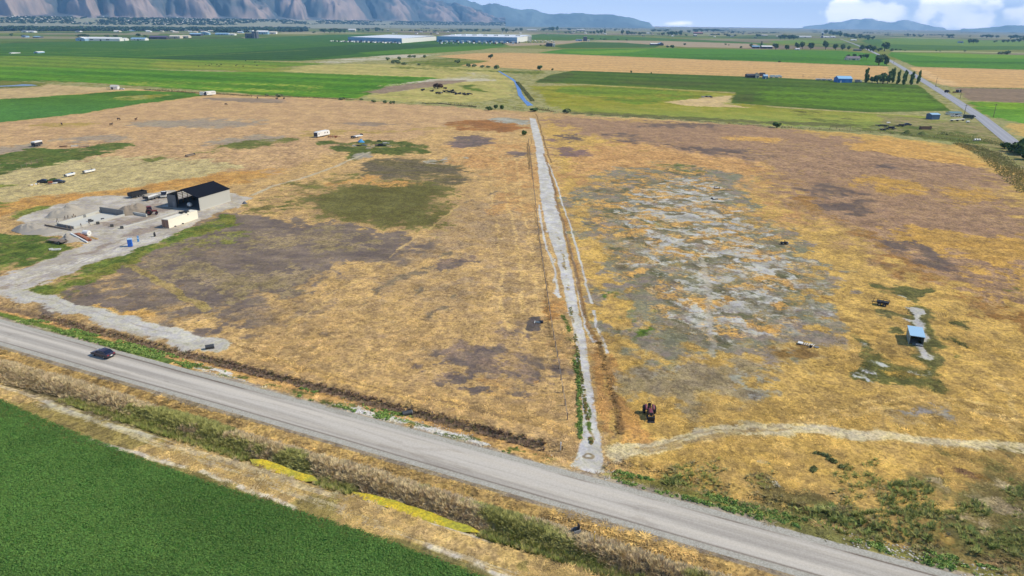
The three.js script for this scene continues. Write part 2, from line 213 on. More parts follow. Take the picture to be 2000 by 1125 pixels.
lay([118, 116, 62], [136, 122, 72], { soft: 6, warp: 7, cov: 0.55, patch: 8, sx: 2 }, [470, 406, 540, 366, 640, 336, 700, 330, 690, 352, 600, 384, 580, 412, 480, 430]);
lay(DUN2, [140, 118, 106], { soft: 3, warp: 4, cov: 0.85, patch: 7, sx: 2 }, [866, 280, 900, 266, 950, 264, 974, 274, 960, 284, 900, 290], [1000, 300, 1030, 296, 1040, 306, 1010, 312]);
lay(RUST, RUST2, { soft: 3, warp: 5, cov: 0.9, patch: 8, sx: 2 }, [868, 246, 905, 236, 945, 232, 1000, 236, 1030, 240, 1036, 250, 1000, 262, 950, 256, 890, 254]);
lay([160, 152, 130], [180, 176, 160], { soft: 2, warp: 4, cov: 0.8, patch: 6, sx: 2 }, [950, 230, 980, 228, 1030, 234, 1034, 244, 1000, 240, 960, 238], [842, 312, 860, 310, 864, 318, 846, 318], [870, 310, 890, 308, 886, 318, 872, 318], [905, 308, 920, 306, 916, 314]);
lay([86, 98, 46], [106, 110, 56], { soft: 2.5, warp: 4, cov: 0.85, patch: 6, sx: 2 }, [650, 292, 670, 280, 720, 273, 780, 274, 850, 288, 846, 300, 780, 308, 740, 300, 690, 316, 680, 300], [600, 276, 660, 272, 680, 280, 630, 284]);
lay([176, 166, 148], [160, 150, 132], { soft: 2, warp: 3, cov: 0.75, patch: 5, sx: 2 }, [636, 302, 660, 300, 664, 306, 642, 308], [700, 300, 740, 296, 730, 308, 690, 316]);
lay([206, 190, 158], [190, 176, 148], { soft: 0.6, warp: 0.8, line: 1.6, op: 0.85 }, [726, 297, 690, 311, 640, 330, 590, 347, 540, 362, 492, 382]);
lay([186, 158, 100], [170, 148, 84], { soft: 0.6, warp: 1, line: 2.4, op: 0.75 }, [236, 512, 290, 540, 350, 572, 408, 604]);
lay([100, 118, 52], [132, 130, 62], { soft: 2.5, warp: 4, cov: 0.9, patch: 5 }, [318, 462, 380, 440, 440, 424, 474, 430, 440, 446, 380, 462, 300, 492, 250, 514, 200, 536, 150, 562, 110, 577, 66, 572, 52, 562, 130, 528, 200, 500, 262, 480]);
lay([126, 130, 66], [150, 140, 80], { soft: 5, warp: 6, cov: 0.6, patch: 6, sx: 2 }, [240, 500, 360, 470, 480, 450, 520, 460, 420, 490, 300, 530, 200, 540], [480, 390, 500, 384, 480, 400, 460, 412]);
lay([100, 112, 54], [134, 128, 70], { soft: 3, warp: 4, cov: 0.7, patch: 4 }, [120, 578, 190, 588, 250, 604, 264, 622, 210, 612, 140, 598, 60, 576], [410, 632, 440, 628, 444, 638, 420, 642]);
lay([224, 178, 106], [206, 160, 92], { soft: 4, warp: 5, cov: 0.65, patch: 5 }, [100, 586, 300, 600, 400, 650, 440, 672, 340, 640, 200, 604], [260, 620, 320, 612, 330, 632, 290, 634]);
lay(DUN2, [148, 124, 104], { soft: 5, warp: 7, cov: 0.78, patch: 7 }, [848, 750, 880, 706, 940, 690, 1000, 692, 1060, 676, 1108, 690, 1120, 740, 1106, 790, 1020, 796, 960, 786, 890, 780], [740, 640, 790, 640, 800, 656, 750, 664], [640, 650, 690, 652, 680, 700, 630, 690], [880, 600, 930, 600, 930, 616, 890, 620], [840, 500, 900, 480, 910, 500, 850, 520, 820, 550, 800, 545], [1000, 660, 1080, 650, 1100, 668, 1020, 676], [560, 690, 640, 690, 660, 712, 580, 712]);
lay([206, 156, 94], [186, 138, 82], { soft: 3, warp: 4, cov: 0.75, patch: 5 }, [1050, 745, 1110, 738, 1120, 768, 1060, 772], [880, 752, 930, 752, 930, 766, 884, 766], [950, 758, 1000, 760, 1000, 776, 950, 776], [1070, 600, 1100, 560, 1120, 640, 1130, 720, 1110, 740, 1090, 660]);
lay([112, 100, 92], [98, 88, 82], { soft: 0.6, warp: 1 }, [1032, 630, 1040, 620, 1060, 618, 1068, 628, 1064, 644, 1046, 649, 1034, 643]);
lay([226, 184, 114], [214, 172, 104], { soft: 0.4, warp: 0.8, line: 0.7, op: 0.8 }, [520, 690, 660, 736, 800, 770, 960, 800, 1060, 824, 1126, 852], [520, 700, 660, 744, 800, 778, 960, 812, 1060, 836, 1120, 862], [1000, 812, 1060, 816, 1120, 838], [940, 770, 1020, 778, 1100, 772]);
lay([150, 120, 80], [136, 110, 70], { soft: 0.4, warp: 0.8, line: 0.5, op: 0.6 }, [430, 660, 600, 720, 760, 764, 960, 806, 1100, 846], [1046, 400, 1054, 475, 1062, 525, 1072, 600, 1078, 650, 1090, 700], [1038, 270, 1034, 290, 1040, 350]);
lay([108, 110, 54], [120, 104, 66], { soft: 3, warp: 4, cov: 0.75, patch: 4 }, [590, 732, 640, 734, 690, 750, 680, 758, 620, 744], [820, 786, 900, 808, 960, 822, 1010, 842, 1000, 852, 920, 832, 830, 804], [1000, 830, 1030, 832, 1030, 840]);
// --- the parcel right of the gravel track
lay([214, 174, 96], [192, 157, 92], { soft: 5, warp: 5, mix: 3 }, [1055, 226, 1200, 232, 1500, 250, 1700, 262, 1900, 285, 2100, 390, 2200, 900, 2200, 1125, 1700, 1060, 1190, 940, 1170, 780, 1130, 520, 1080, 340]);
lay(ORANGE, ORANGE2, { soft: 12, warp: 10, mix: 6, cov: 0.85, patch: 40 }, [1080, 290, 1260, 268, 1420, 300, 1520, 350, 1600, 420, 1600, 480, 1500, 420, 1400, 340, 1240, 320, 1140, 360, 1140, 520, 1200, 640, 1190, 700, 1150, 560, 1100, 400]);
lay([176, 142, 108], [160, 128, 100], { soft: 12, warp: 8, mix: 4, cov: 0.95, patch: 30 }, [1060, 226, 1200, 232, 1500, 250, 1720, 275, 1900, 330, 2100, 420, 2200, 640, 2000, 606, 1900, 580, 1800, 530, 1700, 480, 1610, 424, 1560, 384, 1500, 346, 1420, 312, 1250, 280, 1090, 262]);
lay([206, 160, 84], [190, 150, 84], { soft: 10, warp: 10, cov: 0.62, patch: 16, sx: 2 }, [1700, 440, 1800, 440, 2000, 470, 2200, 520, 2200, 660, 2000, 620, 1860, 560], [1620, 330, 1760, 350, 1780, 380, 1660, 370], [1820, 360, 2000, 380, 2000, 410, 1840, 390]);
lay([124, 106, 92], [112, 96, 86], { soft: 5, warp: 8, cov: 0.5, patch: 10, sx: 2.6 }, [1160, 258, 1240, 262, 1420, 286, 1500, 302, 1480, 314, 1360, 296, 1200, 276], [1560, 346, 1680, 370, 1760, 400, 1720, 440, 1640, 420, 1560, 390], [1840, 370, 1930, 390, 1920, 410, 1840, 396], [1080, 262, 1140, 262, 1130, 276, 1090, 280], [1240, 236, 1420, 246, 1380, 256, 1240, 248], [1640, 310, 1780, 318, 1780, 330, 1660, 326], [1700, 470, 1800, 470, 1900, 520, 1880, 560, 1760, 500], [1560, 300, 1620, 304, 1620, 310, 1570, 310], [1860, 420, 1990, 440, 1990, 452, 1860, 436]);
lay([150, 120, 106], [132, 108, 98], { soft: 4, warp: 6, cov: 0.7, patch: 8, sx: 2 }, [1066, 262, 1084, 266, 1086, 290, 1066, 296], [1090, 288, 1130, 290, 1136, 304, 1076, 306]);
lay([214, 168, 98], [200, 154, 86], { soft: 6, warp: 7, cov: 0.85, patch: 16 }, [1630, 280, 1700, 268, 1800, 276, 1900, 300, 1990, 336, 1900, 330, 1760, 306, 1650, 290], [1400, 262, 1520, 270, 1500, 280, 1400, 272]);
lay([176, 138, 84], [158, 118, 70], { soft: 4, warp: 5, cov: 0.75, patch: 8 }, [1530, 340, 1580, 372, 1640, 424, 1740, 480, 1860, 560, 2000, 640, 2000, 654, 1880, 600, 1780, 540, 1640, 450, 1570, 400]);
lay([150, 110, 62], [164, 122, 70], { soft: 5, warp: 6, cov: 0.7, patch: 8 }, [1800, 560, 1860, 556, 2000, 620, 2100, 650, 2100, 700, 1980, 640, 1880, 590]);
lay([112, 110, 60], [104, 104, 62], { soft: 3, warp: 5, cov: 0.6, patch: 5, sx: 2.5 }, [1900, 610, 1960, 610, 1980, 626, 1920, 622], [1860, 630, 1930, 632, 1960, 648, 1920, 648], [1840, 660, 1900, 664, 1960, 684, 1900, 680], [1920, 560, 1990, 566, 1990, 576, 1930, 572], [1900, 704, 1950, 700, 1962, 736, 1946, 728], [1750, 500, 1790, 510, 1760, 514]);
// salt flat
lay([140, 136, 108], [152, 136, 120], { soft: 9, warp: 12, mix: 3, cov: 0.93, patch: 16, sx: 1.15 }, [1120, 372, 1170, 340, 1250, 322, 1350, 318, 1430, 342, 1480, 396, 1560, 456, 1602, 520, 1604, 600, 1584, 650, 1520, 692, 1420, 716, 1300, 706, 1226, 664, 1188, 600, 1172, 520, 1150, 440]);
lay([222, 168, 92], [206, 156, 86], { soft: 9, warp: 8, cov: 0.38, patch: 4, sx: 1.15 }, [1120, 372, 1250, 318, 1380, 318, 1480, 396, 1600, 500, 1604, 590, 1540, 600, 1420, 500, 1260, 520, 1200, 560, 1150, 440]);
lay([222, 168, 92], [206, 156, 86], { soft: 8, warp: 6, cov: 0.2, patch: 2.6, sx: 1.15 }, [1200, 560, 1420, 500, 1600, 560, 1600, 640, 1520, 690, 1300, 700, 1220, 640]);
lay(SALT, SALT2, { soft: 12, warp: 10, cov: 0.44, patch: 4.5, sx: 1.15, sharp: 0.2 }, [1200, 400, 1300, 340, 1420, 350, 1500, 420, 1590, 500, 1600, 580, 1560, 640, 1500, 690, 1400, 700, 1280, 690, 1230, 640, 1240, 540, 1200, 480]);
lay(SALT, [186, 182, 176], { soft: 8, warp: 8, cov: 0.46, patch: 4.5, sx: 1.15, sharp: 0.2 }, [1420, 540, 1500, 500, 1590, 510, 1600, 560, 1560, 640, 1520, 680, 1440, 690, 1300, 690, 1230, 640, 1240, 600, 1300, 620, 1380, 640, 1440, 620], [1240, 540, 1320, 540, 1330, 580, 1250, 580]);
lay([120, 122, 76], [104, 112, 62], { soft: 4, warp: 5, cov: 0.5, patch: 5, sx: 2 }, [1170, 560, 1200, 540, 1240, 640, 1220, 680, 1190, 620], [1236, 640, 1262, 640, 1264, 670, 1240, 674], [1300, 690, 1440, 706, 1560, 680, 1590, 650, 1560, 690, 1440, 720, 1300, 710], [1250, 420, 1340, 430, 1330, 450, 1250, 440], [1260, 318, 1340, 318, 1400, 336, 1330, 336], [1180, 460, 1220, 460, 1230, 500, 1190, 510]);
lay([112, 110, 78], [128, 116, 92], { soft: 9, warp: 6, cov: 0.38, patch: 3, sx: 1.15 }, [1120, 372, 1250, 318, 1380, 318, 1480, 396, 1600, 500, 1604, 600, 1560, 680, 1420, 716, 1290, 700, 1220, 640, 1160, 500]);
lay([218, 170, 98], [204, 158, 92], { soft: 9, warp: 6, cov: 0.3, patch: 3.2, sx: 1.15 }, [1120, 372, 1250, 318, 1380, 318, 1480, 396, 1600, 500, 1604, 600, 1560, 680, 1420, 716, 1290, 700, 1220, 640, 1160, 500]);
lay([206, 202, 192], [190, 184, 174], { soft: 9, warp: 6, cov: 0.27, patch: 2, sx: 1.15 }, [1180, 400, 1280, 336, 1400, 340, 1500, 420, 1600, 520, 1596, 620, 1520, 690, 1400, 700, 1270, 690, 1230, 620, 1220, 520]);
lay([92, 116, 48], [110, 124, 56], { soft: 2, warp: 3, cov: 0.8, patch: 4 }, [1240, 640, 1262, 642, 1262, 668, 1244, 672], [1176, 560, 1188, 562, 1186, 584, 1178, 582]);
lay([196, 186, 170], [184, 172, 156], { soft: 0.6, warp: 1, line: 0.6, op: 0.6 }, [1376, 500, 1380, 560, 1388, 640, 1394, 700], [1370, 500, 1374, 560, 1381, 640, 1386, 700]);
lay([172, 152, 112], [156, 138, 108], { soft: 9, warp: 8, cov: 0.82, patch: 6 }, [1210, 690, 1300, 710, 1420, 716, 1520, 700, 1500, 760, 1400, 800, 1300, 780, 1230, 800, 1215, 760], [1200, 720, 1240, 720, 1240, 780, 1222, 780]);
lay(SALT2, [166, 162, 146], { soft: 4, warp: 5, cov: 0.42, patch: 4, sx: 2 }, [1240, 700, 1340, 716, 1330, 748, 1260, 740], [1400, 720, 1500, 730, 1480, 800, 1400, 790], [1552, 724, 1620, 722, 1690, 738, 1680, 748, 1600, 740, 1540, 770], [1700, 620, 1780, 610, 1790, 616, 1720, 630]);
lay([150, 118, 70], [138, 108, 66], { soft: 3, warp: 4, cov: 0.55, patch: 3.5, sx: 2 }, [1600, 606, 1660, 610, 1680, 636, 1650, 660, 1600, 650], [1500, 684, 1590, 680, 1590, 710, 1510, 710], [1600, 560, 1650, 566, 1650, 590, 1610, 590]);
// round the small shelter
lay([104, 102, 60], [120, 112, 70], { soft: 1.6, warp: 3, cov: 0.85, patch: 5, sx: 2 }, [1690, 552, 1740, 554, 1820, 562, 1814, 576, 1784, 588, 1760, 580, 1720, 570], [1700, 594, 1780, 608, 1790, 616, 1724, 616, 1706, 606], [1728, 636, 1766, 642, 1768, 650, 1740, 650]);
lay([106, 104, 58], [124, 116, 66], { soft: 1.5, warp: 3.5, cov: 0.84, patch: 2.6 }, [1676, 662, 1690, 656, 1712, 670, 1724, 690, 1740, 700, 1800, 716, 1840, 700, 1850, 730, 1880, 772, 1862, 778, 1820, 766, 1780, 752, 1730, 750, 1690, 746, 1690, 706]);
lay([216, 170, 82], [204, 158, 76], { soft: 2, warp: 2.5 }, [1726, 690, 1790, 698, 1816, 706, 1822, 716, 1796, 708, 1740, 700], [1752, 722, 1800, 728, 1812, 736, 1780, 738, 1756, 732]);
lay([104, 102, 58], [120, 112, 68], { soft: 1.2, warp: 2 }, [1768, 594, 1800, 592, 1818, 606, 1826, 626, 1846, 660, 1850, 690, 1856, 720, 1830, 730, 1800, 700, 1796, 660, 1784, 620]);
lay(SALT, [190, 184, 174], { soft: 1, warp: 2.2, mix: 2 }, [1770, 594, 1796, 596, 1808, 606, 1800, 612, 1806, 622, 1820, 626, 1822, 640, 1832, 660, 1828, 670, 1818, 676, 1830, 696, 1836, 706, 1822, 708, 1806, 690, 1800, 660, 1796, 626, 1784, 608], [1780, 620, 1796, 620, 1796, 627, 1784, 626]);
lay(SALT, [196, 196, 186], { soft: 1.5, warp: 3, cov: 0.7, patch: 3 }, [1696, 724, 1722, 726, 1740, 742, 1706, 747, 1692, 740], [1700, 700, 1720, 704, 1740, 716, 1710, 716], [1744, 744, 1800, 756, 1790, 760, 1750, 752], [1780, 722, 1830, 726, 1836, 742, 1800, 734], [1684, 662, 1702, 668, 1706, 690, 1690, 690], [1724, 562, 1760, 574, 1770, 584, 1758, 584]);
lay([150, 142, 130], [168, 158, 146], { soft: 3, warp: 4, cov: 0.8, patch: 4 }, [1768, 798, 1800, 800, 1846, 794, 1890, 812, 1900, 826, 1860, 832, 1830, 820, 1790, 826], [1760, 828, 1800, 838, 1840, 846, 1850, 856, 1810, 850]);
lay([100, 96, 56], [88, 86, 50], { soft: 2, warp: 3, cov: 0.8, patch: 4, sx: 2 }, [1850, 630, 1890, 628, 1920, 646, 1880, 648], [1840, 655, 1900, 668, 1960, 684, 1900, 684], [1700, 795, 1730, 798, 1760, 810, 1720, 808], [1906, 770, 1930, 778, 1912, 780]);
// right farm path and its tracks
lay([222, 202, 156], [208, 188, 144], { soft: 1.5, warp: 1.2, mix: 2 }, [1176, 868, 1240, 858, 1290, 852, 1400, 832, 1500, 824, 1600, 828, 1750, 846, 1900, 862, 2000, 868, 2120, 880, 2120, 910, 2000, 892, 1880, 874, 1740, 860, 1600, 851, 1500, 848, 1400, 856, 1300, 872, 1200, 890, 1178, 898]);
lay([210, 194, 158], [200, 182, 144], { soft: 1.5, warp: 3, cov: 0.7, patch: 5, sx: 3 }, [1290, 858, 1400, 838, 1500, 828, 1620, 832, 1740, 848, 1720, 856, 1600, 846, 1500, 844, 1400, 852, 1300, 868]);
lay([168, 140, 92], [156, 128, 80], { soft: 0.5, warp: 1, line: 0.5, op: 0.7 }, [1240, 872, 1290, 864, 1340, 852, 1400, 842, 1480, 838], [1300, 868, 1400, 850, 1500, 838, 1560, 837], [1560, 748, 1590, 770, 1620, 790, 1660, 820], [1728, 770, 1732, 800, 1736, 840], [1260, 876, 1350, 862, 1440, 850]);
lay([232, 196, 126], [226, 186, 114], { soft: 0.5, warp: 1, line: 0.9, op: 0.7 }, [1540, 822, 1600, 810, 1700, 790, 1800, 774, 1880, 780, 1960, 800], [1560, 830, 1640, 816, 1720, 800, 1810, 784, 1900, 796, 2000, 830], [1968, 756, 1980, 790, 2010, 850], [1900, 800, 1960, 820, 2020, 860]);
// rough ground in the right corner
lay([140, 122, 74], [122, 112, 66], { soft: 5, warp: 7, cov: 0.8, patch: 7 }, [1190, 900, 1240, 884, 1320, 900, 1430, 930, 1560, 964, 1680, 980, 1780, 940, 1800, 910, 1860, 876, 1960, 890, 2200, 960, 2200, 1200, 1850, 1125, 1600, 1050, 1350, 985, 1200, 930]);
lay([216, 160, 78], [196, 142, 70], { soft: 3, warp: 5, cov: 0.6, patch: 5 }, [1190, 884, 1300, 870, 1330, 884, 1300, 900, 1220, 900], [1860, 900, 1930, 902, 1900, 930, 1850, 930], [1300, 900, 1400, 890, 1430, 910, 1340, 916], [1220, 918, 1290, 930, 1290, 944, 1240, 936]);
lay([196, 176, 136], [182, 160, 120], { soft: 6, warp: 6, cov: 0.75, patch: 8 }, [1690, 970, 1790, 956, 1920, 960, 2100, 990, 2100, 1060, 1960, 1030, 1840, 1000, 1720, 990]);
lay([86, 108, 60], [104, 116, 66], { soft: 3, warp: 5, cov: 0.6, patch: 5 }, [1700, 1000, 1770, 1000, 1830, 1030, 1800, 1050, 1720, 1030], [1760, 950, 1830, 962, 1840, 980, 1780, 976], [1860, 1000, 1960, 1030, 2060, 1060, 2060, 1125, 1900, 1090], [1976, 944, 2010, 950, 2010, 976, 1984, 972], [1560, 990, 1660, 1000, 1700, 1030, 1620, 1040, 1540, 1010]);
lay([112, 84, 62], [124, 96, 74], { soft: 3, warp: 5, cov: 0.6, patch: 5 }, [1780, 920, 1830, 895, 1880, 890, 1920, 900, 1870, 930, 1810, 950], [1240, 890, 1290, 898, 1340, 916, 1420, 940, 1400, 950, 1300, 920], [1900, 920, 1960, 920, 1950, 936]);
lay([176, 168, 152], [190, 182, 168], { soft: 2, warp: 3, cov: 0.45, patch: 2 }, [1500, 940, 1580, 960, 1560, 976, 1490, 960], [1420, 880, 1500, 890, 1500, 906, 1440, 900], [1250, 930, 1300, 940, 1290, 950]);
// driveway and yard
const YARD = [-60, 556, 0, 540, 60, 512, 120, 492, 150, 480, 118, 470, 60, 458, 30, 446, 40, 432, 76, 416, 130, 398, 190, 384, 260, 384, 330, 372, 452, 380, 494, 388, 470, 406, 400, 428, 330, 456, 292, 478, 200, 508, 120, 536, 64, 560, 34, 568, 150, 594, 300, 632, 440, 668, 440, 682, 380, 676, 200, 626, 100, 600, 0, 580, -60, 570];
lay(GRAVEL, GRAVEL2, { soft: 1.6, warp: 2.4, mix: 2.5 }, YARD);
lay([214, 206, 190], [220, 212, 198], { soft: 3, warp: 3, op: 0.8 }, [0, 552, 60, 538, 120, 524, 200, 502, 290, 468, 320, 462, 330, 452, 260, 470, 180, 500, 60, 532, 0, 546], [60, 574, 160, 598, 280, 630, 280, 636, 150, 604, 50, 582]);
lay([208, 201, 186], [194, 186, 170], { soft: 1, warp: 1.2, line: 4.5 }, [30, 571, 150, 600, 280, 632, 380, 660, 436, 674]);
lay([168, 152, 136], [158, 142, 128], { soft: 2.5, warp: 3, cov: 0.7, patch: 5, sx: 2 }, [120, 500, 260, 450, 330, 428, 330, 440, 240, 470, 140, 506], [170, 428, 250, 418, 310, 420, 230, 444, 180, 446], [0, 560, 60, 546, 60, 552, 0, 568], [260, 390, 330, 380, 330, 420, 290, 420]);
lay([150, 138, 124], [164, 150, 136], { soft: 0.5, warp: 0.8, line: 0.4, op: 0.6 }, [20, 552, 120, 514, 240, 466, 330, 430], [60, 552, 160, 512, 280, 462, 340, 440], [30, 560, 120, 522, 260, 470], [40, 572, 200, 612, 340, 650]);
// gravel track down the middle, its ridges and the shade of its ditch
const TRACK = [1034, 230, 1046, 232, 1056, 262, 1066, 310, 1080, 350, 1094, 420, 1110, 500, 1126, 580, 1144, 660, 1155, 740, 1165, 800, 1173, 866, 1176, 900, 1180, 926, 1172, 934, 1110, 916, 1124, 896, 1130, 868, 1136, 860, 1137, 800, 1131, 720, 1119, 640, 1100, 560, 1085, 500, 1066, 440, 1056, 380, 1050, 330, 1046, 290, 1038, 252];
lay([216, 211, 202], [194, 187, 176], { soft: 0.6, warp: 0.35, mix: 1.5, fuzz: 0.25 }, TRACK);
lay([204, 156, 96], [184, 138, 82], { soft: 0.8, warp: 1.2, cov: 0.9, patch: 4 }, [1060, 290, 1072, 330, 1088, 390, 1104, 450, 1120, 520, 1140, 610, 1156, 680, 1166, 760, 1178, 850, 1200, 858, 1196, 800, 1182, 730, 1164, 670, 1140, 580, 1124, 510, 1106, 440, 1086, 370, 1068, 310]);
lay([214, 210, 202], [196, 190, 180], { soft: 0.3, warp: 0.3, line: 0.6, fuzz: 0.3 }, [1060, 322, 1072, 340, 1090, 402, 1105, 450, 1120, 510, 1135, 590, 1146, 640, 1158, 668], [1070, 318, 1084, 350, 1101, 400, 1117, 450, 1131, 500, 1146, 560, 1158, 592], [1160, 606, 1168, 640, 1180, 670, 1187, 692], [1054, 400, 1058, 440, 1066, 480, 1082, 520, 1090, 575]);
lay([222, 217, 208], [204, 197, 186], { soft: 0.6, warp: 1, cov: 0.4, patch: 2.5, line: 1.4 }, [1056, 398, 1060, 440, 1068, 452], [1064, 470, 1070, 490, 1080, 510], [1082, 540, 1086, 570, 1092, 580], [1186, 692, 1200, 740, 1210, 772]);
lay([142, 112, 72], [116, 94, 62], { soft: 0.5, warp: 0.6, line: 0.7, op: 0.85 }, [1168, 668, 1174, 690, 1184, 720, 1194, 760, 1204, 800, 1213, 846], [1047, 222, 1056, 250, 1066, 290, 1076, 318], [1030, 280, 1033, 310, 1034, 330]);  // dark ditch line: its shade painted flat, no trench is cut
lay([214, 166, 98], [196, 148, 86], { soft: 1, warp: 2 }, [1180, 690, 1190, 690, 1206, 720, 1216, 760, 1240, 820, 1256, 850, 1216, 858, 1206, 800, 1190, 740]);
lay([150, 116, 76], [128, 98, 64], { soft: 0.5, warp: 0.5, line: 0.8, op: 0.8 }, [1062, 300, 1078, 350, 1096, 420, 1112, 480, 1128, 550, 1146, 620, 1164, 668], [1188, 700, 1200, 760, 1214, 840]);
lay([150, 130, 92], [188, 170, 130], { soft: 0.5, warp: 0.7, line: 0.5, cov: 0.7, patch: 2 }, [1114, 600, 1122, 640, 1132, 700, 1140, 760, 1150, 820, 1154, 866], [1085, 440, 1098, 500, 1112, 580]);
lay([78, 96, 42], [96, 108, 50], { soft: 0.5, warp: 0.8, line: 0.8, cov: 0.75, patch: 2.5 }, [1124, 690, 1128, 740, 1132, 780, 1134, 850], [1146, 790, 1152, 830, 1155, 844], [1100, 610, 1112, 660, 1120, 690]);
lay([154, 138, 112], [140, 124, 102], { soft: 0.3, warp: 0.3, line: 0.35 }, [1138, 890, 1142, 885, 1152, 885, 1157, 889, 1154, 893, 1144, 893, 1138, 890]);
const ALF = [-160, 740, 0, 781, 60, 808, 137, 841, 250, 886, 375, 932, 500, 972, 700, 1036, 875, 1100, 945, 1128, 700, 1220, -200, 1260];
const nearTone = (x, d, s, t, big, mid, c) => {                                      // the strips that run along the road
  if (s < -22 || s > 16 || t < -260 || t > 220) return;
  const w = (mid - 0.5) * 1.5 + (big - 0.5) * 1.0, u = s + w, st = sm(nC, t * 1.2 + 40, s * 34);
  const put = (r, g, b, a) => { c[0] += (r - c[0]) * a; c[1] += (g - c[1]) * a; c[2] += (b - c[2]) * a; };
  if (s < -3.6) {
    const bank = sst(-19.6, -18.4, u) * (1 - sst(-12.8, -12.0, u));
    put(lerp(216, 186, st), lerp(180, 156, st), lerp(118, 98, st), bank);
    if (mid > 0.72) put(132, 122, 68, bank * 0.6); if (st > 0.9) put(224, 208, 178, bank * 0.5);
    put(124, 116, 66, 0.75 * sst(-19.4, -18.9, u) * (1 - sst(-18.2, -17.6, u)));
    put(226, 214, 190, 0.8 * sst(-18.2, -17.8, u) * (1 - sst(-17.4, -17, u)) * sst(0.45, 0.6, sm(nB, t * 5, 90)));
    put(214, 204, 180, 0.75 * sst(-14, -13.6, u) * (1 - sst(-13.2, -12.8, u)) * sst(0.5, 0.7, sm(nB, t * 4, 290)));
    put(120, 106, 72, sst(-12.9, -12.2, u) * (1 - sst(-7.9, -7, u)));
    put(lerp(210, 182, mid), lerp(172, 148, mid), lerp(106, 90, mid), sst(-7.9, -6.9, u) * (1 - sst(-4.7, -4.4, s)));
    put(150, 138, 122, 0.8 * sst(-4.9, -4.6, u * 0.3 + s * 0.7) * (1 - sst(-4.3, -4.1, s)));
  } else if (s > 3.6) {
    const west = 1 - sst(-112, -100, t), cut = sst(3.2, 5.2, Math.abs(t + 27)), east = sst(-24, -20, t);
    put(176, 162, 142, sst(3.9, 4.2, s) * (1 - sst(4.6, 5.6, u)) * 0.9);
    const strip = sst(4.6, 5.4, u) * (1 - sst(7.0, 7.8, u)) * cut;
    if (east > 0.5) put(lerp(130, 108, mid), lerp(126, 112, mid), 62, strip * 0.8);
    else if (west > 0.5) put(lerp(110, 92, mid), lerp(128, 112, mid), 54, strip * 0.95);
    else { put(208, 166, 104, strip * 0.9); put(222, 216, 204, strip * sst(0.5, 0.6, sm(nB, t * 7, s * 16))); put(92, 104, 50, strip * 0.8 * sst(0.74, 0.8, sm(nC, t * 22, s * 30))); }
    if (!(east > 0.5)) {
      put(206, 160, 98, sst(7, 7.6, u) * (1 - sst(8.2, 8.8, u)) * 0.9 * cut);
      put(128, 106, 84, 0.65 * sst(8.2, 8.8, u) * (1 - sst(10.4, 11.2, u)) * sst(6, 8, Math.abs(t + 27.5)));
    }
  }
};
const ROADW = 4.15;
function roadTone(s, t, c) {                                                         // worn chip seal with loose gravel at both edges
  const g = sm(nC, t * 1.1, s * 46), g2 = sm(nA, t * 0.9 + 70, s * 20), e = Math.abs(s + (g2 - 0.5) * 0.25);
  let r = 188 + (g - 0.5) * 34, gg = 179 + (g - 0.5) * 33, b = 167 + (g - 0.5) * 31;
  const wheel = Math.exp(-(((Math.abs(s) - 1.55) / 0.5) ** 2)); r += 5 * wheel; gg += 4 * wheel; b += 2 * wheel;
  const edge = sst(2.85, 3.2, e); r = lerp(r, 180, edge); gg = lerp(gg, 174, edge); b = lerp(b, 161, edge);
  const line = Math.exp(-(((e - 2.9) / 0.16) ** 2)) * (s > 0 ? sst(0.3, 0.7, sm(nA, t * 1.5, 40)) : 0.7); r = lerp(r, 120, line); gg = lerp(gg, 108, line); b = lerp(b, 96, line); { const tar = Math.exp(-(((s - 2.35 - (sm(nA, t * 2, 9) - 0.5) * 0.8) / 0.22) ** 2)) * sst(-62, -50, t) * sst(0.35, 0.6, sm(nB, t * 1.3, 33)) * 0.6; r = lerp(r, 112, tar); gg = lerp(gg, 98, tar); b = lerp(b, 88, tar); const cr = sst(0.93, 0.97, sm(nR, t * 4, s * 30)) * 0.25; r -= 40 * cr; gg -= 42 * cr; b -= 42 * cr; }
  const gr = sm(nF, t * 40, s * 40) - 0.5, a = lerp(14, 34, edge) * gr; c[0] = r + a; c[1] = gg + a; c[2] = b + a;
}
const _c = [0, 0, 0];
let active = layers;
